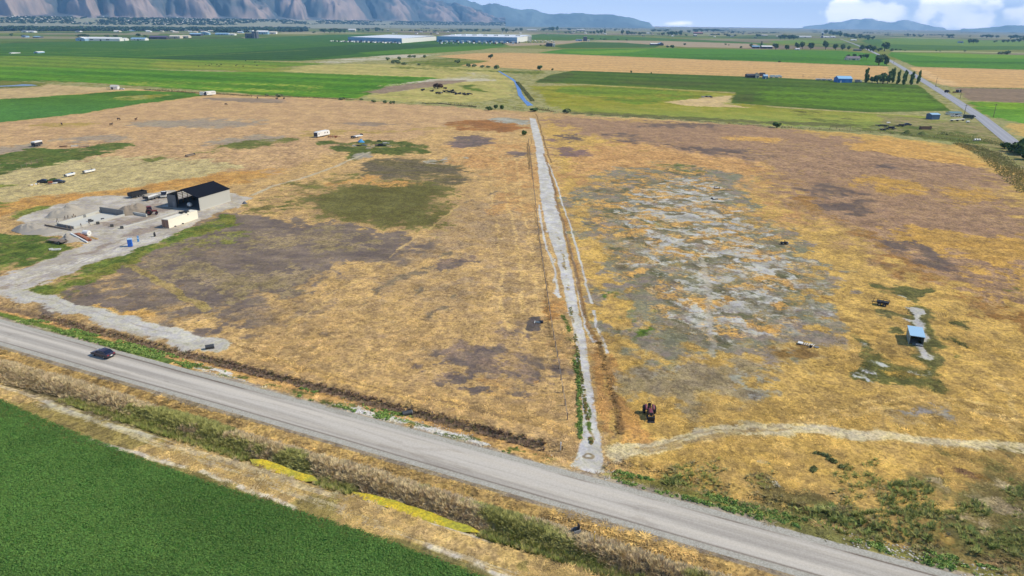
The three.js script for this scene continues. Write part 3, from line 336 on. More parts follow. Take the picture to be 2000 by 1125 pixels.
function toneAt(x, d, c, fine) {
  const b1 = sm(nA, x * 0.9 + d * 0.6, d * 0.9 - x * 0.6), b2 = sm(nB, x * 3.7 - d * 2.2 + 100, d * 3.7 + x * 2.2), b3 = sm(nC, x * 11 + d * 8.6, d * 11 - x * 8.6 + 60), wx1 = sm(nB, x * 1.7 + 200, d * 1.7) - 0.5, wy1 = sm(nA, x * 1.7, d * 1.7 + 300) - 0.5, wx2 = sm(nC, x * 11, d * 11) - 0.5, wy2 = sm(nC, x * 11 + 250, d * 11 + 90) - 0.5;
  const g1 = fine < 0.2 ? sm(nF, x * 13, d * 13) - 0.5 : (fine < 0.5 ? sm(nF, x * 5.3 + 50, d * 3.1) : sm(nF, x * 1.7 + 50, d * 1.0)) - 0.5, g2 = sm(nF, x * 5.1 + 30, d * 4.3 + 70) - 0.5, g3 = sm(nF, x * 1.9 + 130, d * 1.5 + 200) - 0.5, sp = g1 * 0.4 + g2 * 0.35 + g3 * 0.35;
  if (d > 700) {                                                                     // unpainted far country: a patchwork of fields
    const u = x * 0.92 + d * 0.39, v = d * 0.92 - x * 0.39, cu = Math.floor(u / 420 + (Math.floor(v / 330) % 3) * 0.31), cv = Math.floor(v / 330);
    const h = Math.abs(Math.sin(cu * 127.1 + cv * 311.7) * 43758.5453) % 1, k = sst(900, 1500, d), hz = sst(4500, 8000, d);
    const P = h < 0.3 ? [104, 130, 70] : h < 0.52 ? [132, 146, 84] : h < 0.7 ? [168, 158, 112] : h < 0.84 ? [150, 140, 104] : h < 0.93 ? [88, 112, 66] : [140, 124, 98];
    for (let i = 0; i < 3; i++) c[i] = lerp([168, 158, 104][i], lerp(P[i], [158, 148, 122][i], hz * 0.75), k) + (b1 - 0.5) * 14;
  } else { const y = (b1 + b2) / 2; c[0] = lerp(GOLD[0], GOLD2[0], y); c[1] = lerp(GOLD[1], GOLD2[1], y); c[2] = lerp(GOLD[2], GOLD2[2], y); }
  for (let i = 0; i < active.length; i++) {
    const L = active[i];
    if (x < L.x0 || x > L.x1 || d < L.d0 || d > L.d1) continue;
    const X = (x + (wx1 * 0.9 + wx2 * 0.7) * L.warp * 1.6 - L.x0) / L.res, Y = (d + (wy1 * 0.9 + wy2 * 0.7) * L.warp * 1.6 - L.d0) / L.res;
    if (X < 0 || Y < 0 || X >= L.w - 1 || Y >= L.h - 1) continue;
    const ix = X | 0, iy = Y | 0, fx = X - ix, fy = Y - iy, o = iy * L.w + ix, m = L.m;
    const q = ((m[o] * (1 - fx) + m[o + 1] * fx) * (1 - fy) + (m[o + L.w] * (1 - fx) + m[o + L.w + 1] * fx) * fy) / 255;
    if (q < 0.02) continue;
    let a;
    if (L.cov < 1) { const f = 64 / L.patch, xx = (x + wx2 * L.patch * 1.3) / L.sx, dd = d + wy2 * L.patch * 1.3, n = sm(nB, (xx * L.ca + dd * L.sa) * f + L.no * 71, (dd * L.ca - xx * L.sa) * f + L.no * 37) * 0.74 + b3 * 0.26; a = sst(-L.sharp, L.sharp, L.cov * 1.02 - n - (1 - q) * 0.9 + sp * 0.45) * Math.min(1, q * 2.2); }
    else a = sst(0.25, 0.75, q + (b3 - 0.5) * 0.22 + sp * 0.5 * L.fuzz);
    a *= L.op; if (a <= 0.003) continue;
    const fm = 40 / L.mix, mx = clamp(sm(nC, (x * L.ca / L.sx + d * L.sa) * fm + L.no * 53, (d * L.ca - x * L.sa / L.sx) * fm) * 1.2 - 0.1 + sp * 0.8), p = L.c1, r = L.c2;
    c[0] += (p[0] + (r[0] - p[0]) * mx - c[0]) * a; c[1] += (p[1] + (r[1] - p[1]) * mx - c[1]) * a; c[2] += (p[2] + (r[2] - p[2]) * mx - c[2]) * a;
  }
  const s = sOf(x, d), t = tOf(x, d);
  if (d < 260) { nearTone(x, d, s, t, b1, b2, c); if (Math.abs(s) < ROADW && t > -400 && t < 300) { roadTone(s, t, c); return; } }
  if (d > 480 && c[1] > c[0]) { const q = sst(480, 620, d); c[0] *= 1 - 0.02 * q; c[1] *= 1 - 0.09 * q; c[2] *= 1 - 0.36 * q; }
  const k = 1 - 0.55 * sst(180, 520, d), calm = 0.4 + 0.6 * sst(0.12, 0.4, (c[0] - c[2]) / (c[0] + 1)), shadeSpeck = sst(0.80, 0.97, g1 + 0.5) * 0.4 * (d < 330 ? 1 : 0.5) + sst(0.84, 0.98, g2 + 0.5) * 0.2, m = 1 - calm * shadeSpeck * k + k * calm * (g1 * 0.42 + g2 * 0.26 + g3 * 0.14 + (b3 - 0.5) * 0.10);  // dark specks paint the shade between grass tufts into the tone
  c[0] *= m; c[1] *= m; c[2] *= m * (1 - g2 * 0.1);
}
// crop rows and mowing stripes in the big fields, drawn as gentle tone changes
function rows(x, d, c) {
  if (d < 520 || d > 1600) return;
  const v = d * 0.924 + x * 0.383, k = (sm(nA, 10, v * 9) - 0.5) * (c[1] > c[0] ? 0.16 : 0.06) * sst(520, 620, d) * (1 - sst(1300, 1600, d)); c[0] *= 1 + k; c[1] *= 1 + k; c[2] *= 1 + k;
}
// alfalfa
lay([62, 108, 44], [74, 116, 50], { soft: 0.6, warp: 0.7, mix: 5 }, ALF);

const tiles = [];
function tile(x0, x1, d0, d1, w, h) {
  const data = new Uint8Array(w * h * 4), sx = (x1 - x0) / w, sy = (d1 - d0) / h, B = 32, fine = Math.max(sx, sy);
  for (let by = 0; by < h; by += B) for (let bx = 0; bx < w; bx += B) {
    const X0 = x0 + bx * sx, X1 = X0 + B * sx, D0 = d0 + by * sy, D1 = D0 + B * sy;
    active = layers.filter((L) => L.x0 < X1 && L.x1 > X0 && L.d0 < D1 && L.d1 > D0);
    for (let j = by; j < Math.min(h, by + B); j++) for (let i = bx; i < Math.min(w, bx + B); i++) {
      const x = x0 + (i + 0.5) * sx, d = d0 + (j + 0.5) * sy, o = (j * w + i) * 4;
      toneAt(x, d, _c, fine); rows(x, d, _c);
      for (let k = 0; k < 3; k++) data[o + k] = BASE8[k][clamp(_c[k] * 2.0078, 0, 512) | 0];
      data[o + 3] = 255;
    }
  }
  active = layers;
  const t = new THREE.DataTexture(data, w, h); t.colorSpace = THREE.SRGBColorSpace; t.magFilter = THREE.LinearFilter; t.minFilter = THREE.LinearMipmapLinearFilter; t.generateMipmaps = true; t.needsUpdate = true;
  tiles.push({ x0, x1, d0, d1, m: new THREE.MeshPhysicalMaterial({ map: t, roughness: 1, specularIntensity: 0.1 }) });
}
const QUICK = false, Q = QUICK ? 0.5 : 1, T = (x0, x1, d0, d1, w, h) => tile(x0, x1, d0, d1, Math.round(w * Q), Math.round(h * Q));
T(-170, 0, 45, 165, 2048, 1446); T(0, 170, 45, 165, 2048, 1446);
T(-250, 0, 165, 310, 1800, 1044); T(0, 250, 165, 310, 1800, 1044);
T(-450, 0, 310, 590, 1600, 1000); T(0, 450, 310, 590, 1600, 1000);
T(-1100, 0, 590, 1500, 1300, 1080); T(0, 1100, 590, 1500, 1300, 1080);
T(-3400, 0, 1500, 4500, 1250, 1100); T(0, 3400, 1500, 4500, 1250, 1100);
T(-15000, 15000, 4500, 15000, 1600, 560);

// ------------------------------------------------------------------ helpers for objects
const ORD = 'first second third fourth fifth sixth seventh eighth ninth tenth eleventh twelfth thirteenth fourteenth fifteenth sixteenth seventeenth eighteenth nineteenth twentieth'.split(' '), nth = (i) => (i < 20 ? ORD[i] : i < 29 ? 'twenty-' + ORD[i - 20] : i === 29 ? 'thirtieth' : i < 39 ? 'thirty-' + ORD[i - 30] : 'fortieth');
const used = new Map();
function numbered(name) { const n = used.get(name) || 0; used.set(name, n + 1); return n ? name + '_' + String(n).padStart(3, '0') : name; }
function tag(o, label, category, group, kind) { if (label) o.userData.label = label; if (category) o.userData.category = category; if (group) o.userData.group = group; if (kind) o.userData.kind = kind; return o; }
function thing(name, label, category, p, turn = 0, group) { const o = new THREE.Group(); o.name = numbered(name); o.position.copy(p); o.rotation.y = turn; tag(o, label, category, group); scene.add(o); return o; }
function part(name, geos, m, parent, label) {
  const list = Array.isArray(geos) ? geos : [geos], g = list.length > 1 ? mergeGeometries(list.map((q) => (q.index ? q.toNonIndexed() : q))) : list[0];
  const o = new THREE.Mesh(g, m); o.name = name; o.castShadow = o.receiveShadow = true; if (label) o.userData.label = label; (parent || scene).add(o); return o;
}
const box = (w, h, l, x = 0, y = 0, z = 0, ry = 0, rx = 0, rz = 0) => { const g = new THREE.BoxGeometry(w, h, l); if (rx) g.rotateX(rx); if (rz) g.rotateZ(rz); if (ry) g.rotateY(ry); return g.translate(x, y, z); };   // y is its middle
const rbox = (w, h, l, x = 0, y = 0, z = 0, r = 0.05) => new RoundedBoxGeometry(w, h, l, 2, r).translate(x, y, z);
const cyl = (r, h, x, y, z, axis = 'y', n = 14, r2 = r) => { const g = new THREE.CylinderGeometry(r2, r, h, n); if (axis === 'x') g.rotateZ(Math.PI / 2); if (axis === 'z') g.rotateX(Math.PI / 2); return g.translate(x, y, z); };
function bar(a, b, r, n = 6) { const A = new THREE.Vector3(...a), B = new THREE.Vector3(...b), g = new THREE.CylinderGeometry(r, r, A.distanceTo(B), n); g.applyQuaternion(new THREE.Quaternion().setFromUnitVectors(new THREE.Vector3(0, 1, 0), B.clone().sub(A).normalize())); return g.translate((A.x + B.x) / 2, (A.y + B.y) / 2, (A.z + B.z) / 2); }
function prism(pts, l, bevel = 0) { const s = new THREE.Shape(pts.map((p) => new THREE.Vector2(...p))); const g = new THREE.ExtrudeGeometry(s, { depth: l - 2 * bevel, bevelEnabled: bevel > 0, bevelSize: bevel, bevelThickness: bevel, bevelSegments: 2, bevelOffset: -bevel }); return g.translate(0, 0, -l / 2 + bevel); }   // outline in x, y drawn out along z
const heading = (a, b) => Math.atan2(-(b.z - a.z), b.x - a.x);                          // the turn that points local +x from a to b
function along(pa, pb) { const a = at(...pa), b = at(...pb); return { p: a.clone().add(b).multiplyScalar(0.5), turn: heading(a, b), len: a.distanceTo(b) }; }

// ------------------------------------------------------------------ ground, and the roads, paths, fields and water that lie on it
function clip(poly, axis, lim, keepLess) {
  const out = []; for (let i = 0; i < poly.length; i++) { const a = poly[i], b = poly[(i + 1) % poly.length], ia = keepLess ? a[axis] <= lim : a[axis] >= lim, ib = keepLess ? b[axis] <= lim : b[axis] >= lim; if (ia) out.push(a); if (ia !== ib) { const t = (lim - a[axis]) / (b[axis] - a[axis]); out.push([a[0] + (b[0] - a[0]) * t, a[1] + (b[1] - a[1]) * t]); } } return out;
}
const outerMat = new THREE.MeshStandardMaterial({ color: col(186, 158, 104), roughness: 1 });
function gather(pieces, name, label) {                                                // pieces: [geometry, material]; one mesh with one group per material
  const list = pieces.map(([g]) => (g.index ? g.toNonIndexed() : g)), g = mergeGeometries(list, true), o = new THREE.Mesh(g, pieces.map((p) => p[1]));
  o.name = name; o.receiveShadow = true; tag(o, label, null, null, 'structure'); scene.add(o); return o;
}
function gridTile(T, x0, x1, d0, d1, step, y) {
  const nx = Math.max(1, Math.round((x1 - x0) / step)), nd = Math.max(1, Math.round((d1 - d0) / step)), pos = [], uv = [], idx = [];
  for (let j = 0; j <= nd; j++) for (let i = 0; i <= nx; i++) { const x = x0 + (x1 - x0) * i / nx, d = d0 + (d1 - d0) * j / nd; pos.push(x, y(x, d), -d); uv.push((x - T.x0) / (T.x1 - T.x0), (d - T.d0) / (T.d1 - T.d0)); }
  for (let j = 0; j < nd; j++) for (let i = 0; i < nx; i++) { const a = j * (nx + 1) + i, b = a + 1, c = a + nx + 1, e = c + 1; idx.push(a, b, c, b, e, c); }
  const g = new THREE.BufferGeometry(); g.setAttribute('position', new THREE.Float32BufferAttribute(pos, 3)); g.setAttribute('uv', new THREE.Float32BufferAttribute(uv, 2)); g.setIndex(idx); g.computeVertexNormals(); return g;
}
const edge0 = (x, d) => relief(x, d) * sst(45, 47, d) * (1 - sst(163, 165, d)) * (1 - sst(167, 170, Math.abs(x)));
{
  const pieces = tiles.map((T, i) => [gridTile(T, T.x0, T.x1, T.d0, T.d1, i < 2 ? 0.85 : T.d1 - T.d0, i < 2 ? edge0 : () => 0), T.m]);
  const far = { x0: 0, x1: 1, d0: 0, d1: 1 }, flat = (x0, x1, d0, d1) => pieces.push([gridTile(far, x0, x1, d0, d1, 1e6, () => 0), outerMat]);
  flat(-24000, 24000, 15000, 29000); flat(-24000, 24000, -2000, 45);
  for (const [a, b, c] of [[170, 45, 165], [250, 165, 310], [450, 310, 590], [1100, 590, 1500], [3400, 1500, 4500], [15000, 4500, 15000]]) { flat(a, 24000, b, c); flat(-24000, -a, b, c); }
  gather(pieces, 'ground', 'wide flat ground of dry golden pasture and far farmland');
}
function sheet(name, label, poly, lift = 0.02) {                                      // a patch of ground that is a thing to itself, cut from the ground's own surface
  const pieces = [];
  for (const T of tiles) {
    let p = poly; for (const [a, l, k] of [[0, T.x0, false], [0, T.x1, true], [1, T.d0, false], [1, T.d1, true]]) p = p.length ? clip(p, a, l, k) : p;
    if (p.length < 3) continue;
    const g = new THREE.ShapeGeometry(new THREE.Shape(p.map((q) => new THREE.Vector2(...q)))), P = g.attributes.position, uv = g.attributes.uv;
    for (let i = 0; i < P.count; i++) { const x = P.getX(i), d = P.getY(i); uv.setXY(i, (x - T.x0) / (T.x1 - T.x0), (d - T.d0) / (T.d1 - T.d0)); P.setXYZ(i, x, lift, -d); }
    const N = g.attributes.normal; for (let i = 0; i < N.count; i++) N.setXYZ(i, 0, 1, 0);
    pieces.push([g, T.m]);
  }
  if (pieces.length) return gather(pieces, numbered(name), label);
}
sheet('field', 'dark green alfalfa field in the near left corner beside the straw bank', ground2(ALF).map(([x, d]) => [x, Math.max(d, 46)]), 0.03);
sheet('field', 'tan stubble field left of the distant farm road behind the dark green strip', ground2([905, 106, 1000, 104, 1120, 108, 1300, 115, 1500, 122, 1733, 131, 1736, 155, 1600, 154, 1480, 149, 1250, 142, 1060, 136, 980, 131, 930, 127, 960, 119]), 0.08);
sheet('field', 'tan stubble field on the right of the distant farm road', ground2([1778, 132, 1900, 135, 1998, 139, 1998, 171, 1862, 169, 1818, 157]), 0.08);
sheet('field', 'bright green strip field between tan stubble and the far farmsteads', ground2([1060, 102, 1100, 97, 1300, 95, 1480, 98, 1640, 100, 1718, 107, 1733, 128, 1500, 119, 1300, 112, 1120, 105]), 0.08);
sheet('field', 'striped dark green field in front of the blue barn and poplars', ground2([1046, 161, 1077, 147, 1121, 139, 1300, 145, 1500, 152, 1680, 161, 1794, 167, 1853, 215, 1700, 218, 1560, 209, 1430, 200, 1437, 180, 1250, 170, 1140, 164]), 0.05);
sheet('field', 'bright green meadow at left below the distant cattle', ground2([-300, 129, 0, 131, 250, 135, 400, 141, 560, 142, 700, 147, 855, 151, 842, 157, 768, 170, 718, 183, 690, 191, 600, 188, 500, 183, 280, 167, 100, 156, -300, 151]), 0.05);
sheet('field', 'dark green wedge of grass beside the dry horse pasture at left', ground2([-200, 201, 0, 194, 100, 188, 160, 185, 250, 178, 300, 179, 380, 182, 394, 187, 340, 193, 280, 202, 160, 220, 0, 239, -200, 260]), 0.05);
sheet('field', 'green field on the far side of the farm road at right edge', ground2([1886, 199, 2000, 202, 2198, 207, 2198, 248, 2000, 242, 1941, 228]), 0.05);
sheet('field', 'ploughed brown field on the right of the farm road behind machinery', ground2([1868, 173, 2000, 175, 2198, 181, 2198, 203, 2000, 199, 1891, 195]), 0.05);
sheet('field', 'broad green field stretching left of the long warehouses', ground2([-300, 85, 0, 86, 150, 82, 330, 79, 480, 76, 640, 69, 720, 68, 850, 77, 1005, 86, 960, 91, 880, 99, 700, 111, 590, 118, 360, 116, 100, 108, -300, 111]), 0.12);
sheet('field', 'green field on the right beyond the far farm road bend', ground2([1737, 108, 1742, 103, 1900, 107, 2198, 113, 2198, 139, 2000, 135, 1792, 129]), 0.08);
sheet('gravel_driveway', 'pale gravel driveway and building yard round the dark barn', ground2(YARD), 0.02);
sheet('gravel_track', 'white gravel track running straight away through the middle of the pasture', ground2(TRACK).map(([x, d]) => [x, Math.max(d, 85.5)]).map(([x, d]) => [x, sOf(x, d) < 11.8 ? d + (11.8 - sOf(x, d)) / RN[1] : d]), 0.02);
sheet('dirt_path', 'pale dirt path curving across the right pasture from the track', ground2([1290, 852, 1400, 832, 1500, 824, 1600, 828, 1750, 846, 1900, 862, 2000, 868, 2120, 880, 2120, 908, 2000, 892, 1880, 874, 1740, 860, 1600, 851, 1500, 848, 1400, 856, 1300, 872]), 0.02);
{                                                                                     // the near road follows its bank
  const pieces = [], n = 260;
  for (const T of tiles.slice(0, 2)) {
    const pos = [], uv = [], idx = []; let k = 0;
    for (let i = 0; i < n; i++) {
      const t0 = -240 + i * 440 / n, t1 = t0 + 440 / n; let poly = [fromST(-4.15, t0), fromST(-4.15, t1), fromST(4.15, t1), fromST(4.15, t0)];
      for (const [a, l, kk] of [[0, T.x0, false], [0, T.x1, true], [1, T.d0 + 2, false], [1, T.d1 - 2, true]]) poly = poly.length ? clip(poly, a, l, kk) : poly;
      if (poly.length < 3) continue;
      for (const [x, d] of poly) { pos.push(x, edge0(x, d) + 0.025, -d); uv.push((x - T.x0) / (T.x1 - T.x0), (d - T.d0) / (T.d1 - T.d0)); }
      for (let j = 1; j < poly.length - 1; j++) idx.push(k, k + j, k + j + 1); k += poly.length;
    }
    const g = new THREE.BufferGeometry(); g.setAttribute('position', new THREE.Float32BufferAttribute(pos, 3)); g.setAttribute('uv', new THREE.Float32BufferAttribute(uv, 2)); g.setIndex(idx); g.computeVertexNormals(); pieces.push([g, T.m]);
  }
  gather(pieces, 'road', 'straight grey chip seal road crossing the foreground');
}
{                                                                                     // the farm road at the right, running away to the horizon
  const L = [1958, 282, 1900, 232, 1850, 196, 1800, 163, 1756, 132, 1722, 112, 1690, 96, 1664, 85, 1640, 76], R = [1998, 277, 1930, 226, 1870, 190, 1816, 159, 1764, 130, 1728, 110, 1694, 95, 1667, 84.5, 1642, 75.7];
  const a = ground2(L), b = ground2(R), c = a.map((p, i) => [(p[0] + b[i][0]) / 2, (p[1] + b[i][1]) / 2]), pos = [], uv = [], idx = []; let run = 0;
  c.unshift([c[0][0] * 2 - c[2][0], c[0][1] * 2 - c[2][1]]);
  for (let i = 0; i < c.length; i++) { const p = c[Math.max(0, i - 1)], q = c[Math.min(c.length - 1, i + 1)], l = Math.hypot(q[0] - p[0], q[1] - p[1]), n = [-(q[1] - p[1]) / l, (q[0] - p[0]) / l], hw = 4.2; if (i) run += Math.hypot(c[i][0] - c[i - 1][0], c[i][1] - c[i - 1][1]); pos.push(c[i][0] + n[0] * hw, 0.14, -(c[i][1] + n[1] * hw), c[i][0] - n[0] * hw, 0.14, -(c[i][1] - n[1] * hw)); uv.push(0, run / 40, 1, run / 40); if (i) { const k = i * 2; idx.push(k - 2, k - 1, k, k - 1, k + 1, k); } }
  const g = new THREE.BufferGeometry(); g.setAttribute('position', new THREE.Float32BufferAttribute(pos, 3)); g.setAttribute('uv', new THREE.Float32BufferAttribute(uv, 2)); g.setIndex(idx); g.computeVertexNormals();
  const w = 64, h = 256, data = new Uint8Array(w * h * 4); for (let y = 0; y < h; y++) for (let x = 0; x < w; x++) { const e = Math.abs(x / w - 0.5), v = 156 + (sm(nF, x * 8, y * 2) - 0.5) * 14 + Math.exp(-(((e - 0.2) / 0.07) ** 2)) * 12 - (e > 0.46 ? -16 : 0), o = (y * w + x) * 4; data[o] = BASE8[0][v * 2 | 0]; data[o + 1] = BASE8[1][(v - 1) * 2 | 0]; data[o + 2] = BASE8[2][(v + 2) * 2 | 0]; data[o + 3] = 255; }
  const t = new THREE.DataTexture(data, w, h); t.colorSpace = THREE.SRGBColorSpace; t.magFilter = THREE.LinearFilter; t.wrapS = t.wrapT = THREE.RepeatWrapping; t.needsUpdate = true;
  const o = new THREE.Mesh(g, new THREE.MeshStandardMaterial({ map: t, roughness: 0.9 })); o.name = numbered('farm_road'); o.receiveShadow = true; tag(o, 'grey paved farm road slanting away at the right towards the horizon', null, null, 'structure'); scene.add(o);
}
function ribbon(name, label, pts, m, y) { const p = ground2(pts), g = new THREE.ShapeGeometry(new THREE.Shape(p.map((q) => new THREE.Vector2(...q)))); g.rotateX(-Math.PI / 2).translate(0, y, 0); const o = new THREE.Mesh(g, m); o.name = numbered(name); o.receiveShadow = true; tag(o, label, null, null, 'structure'); scene.add(o); return o; }
const waterMat = new THREE.MeshPhysicalMaterial({ color: new THREE.Color(0.014, 0.12, 0.32), roughness: 0.3, metalness: 0, specularIntensity: 0.35 });
ribbon('canal_water', 'blue water of the narrow canal winding to the end of the track', [972, 139, 976, 139, 990, 147, 1002, 154, 1010, 160, 1016, 172, 1020, 184, 1028, 196, 1042, 206, 1030, 207, 1022, 198, 1012, 186, 1009, 172, 1004, 160, 994, 152, 982, 145], waterMat, 0.1);
const puddle = new THREE.MeshPhysicalMaterial({ color: new THREE.Color(0.12, 0.19, 0.26), roughness: 0.35, specularIntensity: 0.5 });
ribbon('pond_water', 'pale blue pool of water among weeds at the left edge', [-30, 168, 8, 167.4, 30, 166.2, 44, 164.6, 62, 165.2, 74, 167, 56, 168, 36, 168.4, 10, 169, -30, 170.5], puddle, 0.1);
{
  const N = 128, data = new Uint8Array(N * N * 4); for (let i = 0; i < N * N; i++) { const a = nB[(i % N) * 3 + ((i / N) | 0) * 3 * NS & (NS * NS - 1)], f = nF[(i % N) * 2 + ((i / N) | 0) * 2 * NS]; const k = 1 + (f - 0.5) * 0.3; data.set([BASE8[0][lerp(226, 176, a) * k * 2 & 511], BASE8[1][lerp(192, 168, a) * k * 2 & 511], BASE8[2][lerp(30, 44, a) * k * 2 & 511], 255], i * 4); }
  const t = new THREE.DataTexture(data, N, N); t.colorSpace = THREE.SRGBColorSpace; t.magFilter = THREE.LinearFilter; t.wrapS = t.wrapT = THREE.RepeatWrapping; t.repeat.set(0.1, 0.1); t.needsUpdate = true;
  const m = new THREE.MeshStandardMaterial({ map: t, roughness: 0.5 });
  for (const [t0, t1, l] of [[-71.5, -59, 'first yellow algae strip of ditch water below the brown reeds'], [-53.5, -33.5, 'longer yellow algae strip of ditch water further along the reeds'], [-8, 6, 'pale algae water in the ditch at the bottom edge']]) {
    const g = new THREE.BufferGeometry(), pos = [], uv = [], idx = [], n = 40;
    for (let i = 0; i <= n; i++) { const t = lerp(t0, t1, i / n), k = Math.min(1, Math.min(i, n - i) / 5), a = -13.0 - 0.3 * (sm(nB, t * 20, 5) - 0.5), b = -11.3 + (sm(nB, t * 20, 95) - 0.5) * 0.4; for (const s of [lerp(-12, a, k), lerp(-12, b, k)]) { const [x, d] = fromST(s, t); pos.push(x, -0.30, -d); uv.push(x, d); } if (i) { const q = i * 2; idx.push(q - 2, q, q - 1, q - 1, q, q + 1); } }
    g.setAttribute('position', new THREE.Float32BufferAttribute(pos, 3)); g.setAttribute('uv', new THREE.Float32BufferAttribute(uv, 2)); g.setIndex(idx); g.computeVertexNormals();
    const o = new THREE.Mesh(g, m); o.name = numbered('ditch_water'); o.receiveShadow = true; tag(o, l, null, null, 'structure'); scene.add(o);
  }
}
// ------------------------------------------------------------------ mountains and hills
const dirOf = (px) => { const p = at(px, 300); return Math.atan2(p.x, -p.z); };           // compass angle of a column of the photograph
function rangeMesh(name, label, cols, rows, f, m) {                                       // f(i, j) -> [angle, distance, height, tone]
  const pos = [], cl = [], idx = [];
  for (let j = 0; j <= rows; j++) for (let i = 0; i <= cols; i++) { const [a, r, h, c] = f(i / cols, j / rows); pos.push(Math.sin(a) * r, h, -Math.cos(a) * r); cl.push(c[0], c[1], c[2]); }
  for (let j = 0; j < rows; j++) for (let i = 0; i < cols; i++) { const a = j * (cols + 1) + i, b = a + 1, c = a + cols + 1, e = c + 1; idx.push(a, b, c, b, e, c); }
  const g = new THREE.BufferGeometry(); g.setAttribute('position', new THREE.Float32BufferAttribute(pos, 3)); g.setAttribute('color', new THREE.Float32BufferAttribute(cl, 3)); g.setIndex(idx); g.computeVertexNormals();
  const o = new THREE.Mesh(g, m); o.name = numbered(name); o.castShadow = o.receiveShadow = true; tag(o, label, null, null, 'structure'); scene.add(o); return o;
}
const rockMat = new THREE.MeshStandardMaterial({ vertexColors: true, roughness: 1 });
const linOf = (r, g, b) => { const c = col(r, g, b); return [c.r, c.g, c.b]; };
const M_GRASS = linOf(172, 150, 138), M_GRASS2 = linOf(142, 126, 120), M_SCRUB_SHADE = linOf(44, 70, 78), M_ROCK = linOf(104, 106, 112), M_FLAT = linOf(150, 146, 112);  // scrub tone also holds the blue of gully shade and haze
const a0 = dirOf(-900), a1 = dirOf(985);
const footAt = (u) => 6600 + 800 * u + 4200 * sst(0.5, 1.0, u) ** 1.4;                     // the foot line runs away to the right
rangeMesh('mountain_range', 'steep pink and blue mountain range with gullies across the upper left', 620, 110, (u, v) => {
  const a = lerp(a0, a1, u), foot = footAt(u), r = foot - 2000 + v * 4600, w = r - foot, q = u * 17000 + w * 0.25;
  const apron = 62 * sst(-2000, 0, w);
  let c = M_FLAT, h = apron * sst(0, 0.03, v);
  if (w > -300) {
    const wob = (sm(nB, q * 0.03, w * 0.02) - 0.5) * 900, k = (q + wob) / 1050, tri = 1 - Math.abs((k - Math.floor(k)) * 2 - 1), spur = tri ** 0.8;
    const k2 = (q * 1.0 + wob * 1.6 + w * 0.5) / 330, tri2 = 1 - Math.abs((k2 - Math.floor(k2)) * 2 - 1);
    const tall = lerp(1, 0.62, sst(0.80, 0.93, u)) * (1 - sst(0.93, 1.0, u) * 0.85), inn = Math.max(0, w - 780 * (1 - spur) * (0.6 + 0.7 * sm(nA, Math.floor(k) * 97, 50)));
    const rise = (400 - 400 * Math.exp(-inn / 820)) * tall;
    h += rise + Math.max(0, w) * 0.05 * tall + (tri2 - 0.5) * Math.min(34, inn * 0.06) + (sm(nR, q * 0.26, w * 0.17) - 0.5) * Math.min(58, 4 + inn * 0.12) + (sm(nR, q * 0.7 + 99, w * 0.4) - 0.5) * Math.min(22, 3 + inn * 0.05);
    const gully = 1 - spur, n = sm(nC, q * 0.2, w * 0.2) * 0.5 + sm(nB, q * 0.06, w * 0.06) * 0.5, scrub = 0.85 * sst(0.40, 0.72, gully * 0.55 + (1 - tri2) * 0.28 + n * 0.36 - 0.02 + sst(0.62, 0.95, u) * 0.10 + sst(90, 330, rise) * 0.22);
    const g = sm(nC, q * 0.5, w * 0.5); c = [0, 1, 2].map((i) => lerp(lerp(lerp(M_GRASS[i], M_GRASS2[i], g), M_ROCK[i], sst(160, 360, rise) * 0.6), M_SCRUB_SHADE[i], scrub));
    const bench = sst(-300, 200, w); c = c.map((x, i) => lerp(M_FLAT[i], x, bench));
  }
  if (v > 0.985) h *= 0.98;
  return [a, r, Math.max(h, -1) + (v === 0 ? -2 : 0), c];
}, rockMat);
function hills(name, label, profile, R, depth, tone, seed) {                              // a far skyline given by the heights it shows; haze goes into its tone
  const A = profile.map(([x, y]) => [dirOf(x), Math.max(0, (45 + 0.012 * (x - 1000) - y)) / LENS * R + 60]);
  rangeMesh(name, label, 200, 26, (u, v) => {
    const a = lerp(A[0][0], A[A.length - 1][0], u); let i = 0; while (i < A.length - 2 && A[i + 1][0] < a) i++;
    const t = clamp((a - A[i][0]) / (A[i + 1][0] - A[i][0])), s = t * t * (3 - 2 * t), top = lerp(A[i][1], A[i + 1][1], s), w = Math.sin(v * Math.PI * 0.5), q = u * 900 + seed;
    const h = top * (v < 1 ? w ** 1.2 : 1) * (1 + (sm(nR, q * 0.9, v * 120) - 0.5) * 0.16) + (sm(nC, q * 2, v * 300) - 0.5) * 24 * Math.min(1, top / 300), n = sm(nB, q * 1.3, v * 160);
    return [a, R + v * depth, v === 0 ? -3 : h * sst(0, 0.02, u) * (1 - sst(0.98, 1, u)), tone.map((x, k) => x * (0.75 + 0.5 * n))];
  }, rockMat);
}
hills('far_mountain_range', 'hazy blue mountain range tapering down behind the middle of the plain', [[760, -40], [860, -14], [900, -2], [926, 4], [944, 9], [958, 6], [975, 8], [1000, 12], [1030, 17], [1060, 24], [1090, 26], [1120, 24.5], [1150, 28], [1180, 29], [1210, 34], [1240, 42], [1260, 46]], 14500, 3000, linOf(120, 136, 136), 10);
hills('far_hill', 'pale blue twin topped hill far off under the clouds at right', [[1530, 52], [1560, 49], [1590, 44], [1610, 41], [1630, 38], [1655, 38], [1672, 42], [1692, 45.5], [1715, 41.5], [1735, 43.5], [1755, 48], [1775, 51.5], [1800, 56]], 25000, 2500, linOf(196, 200, 196), 200);  // base colour lightened to stand for the pale of haze
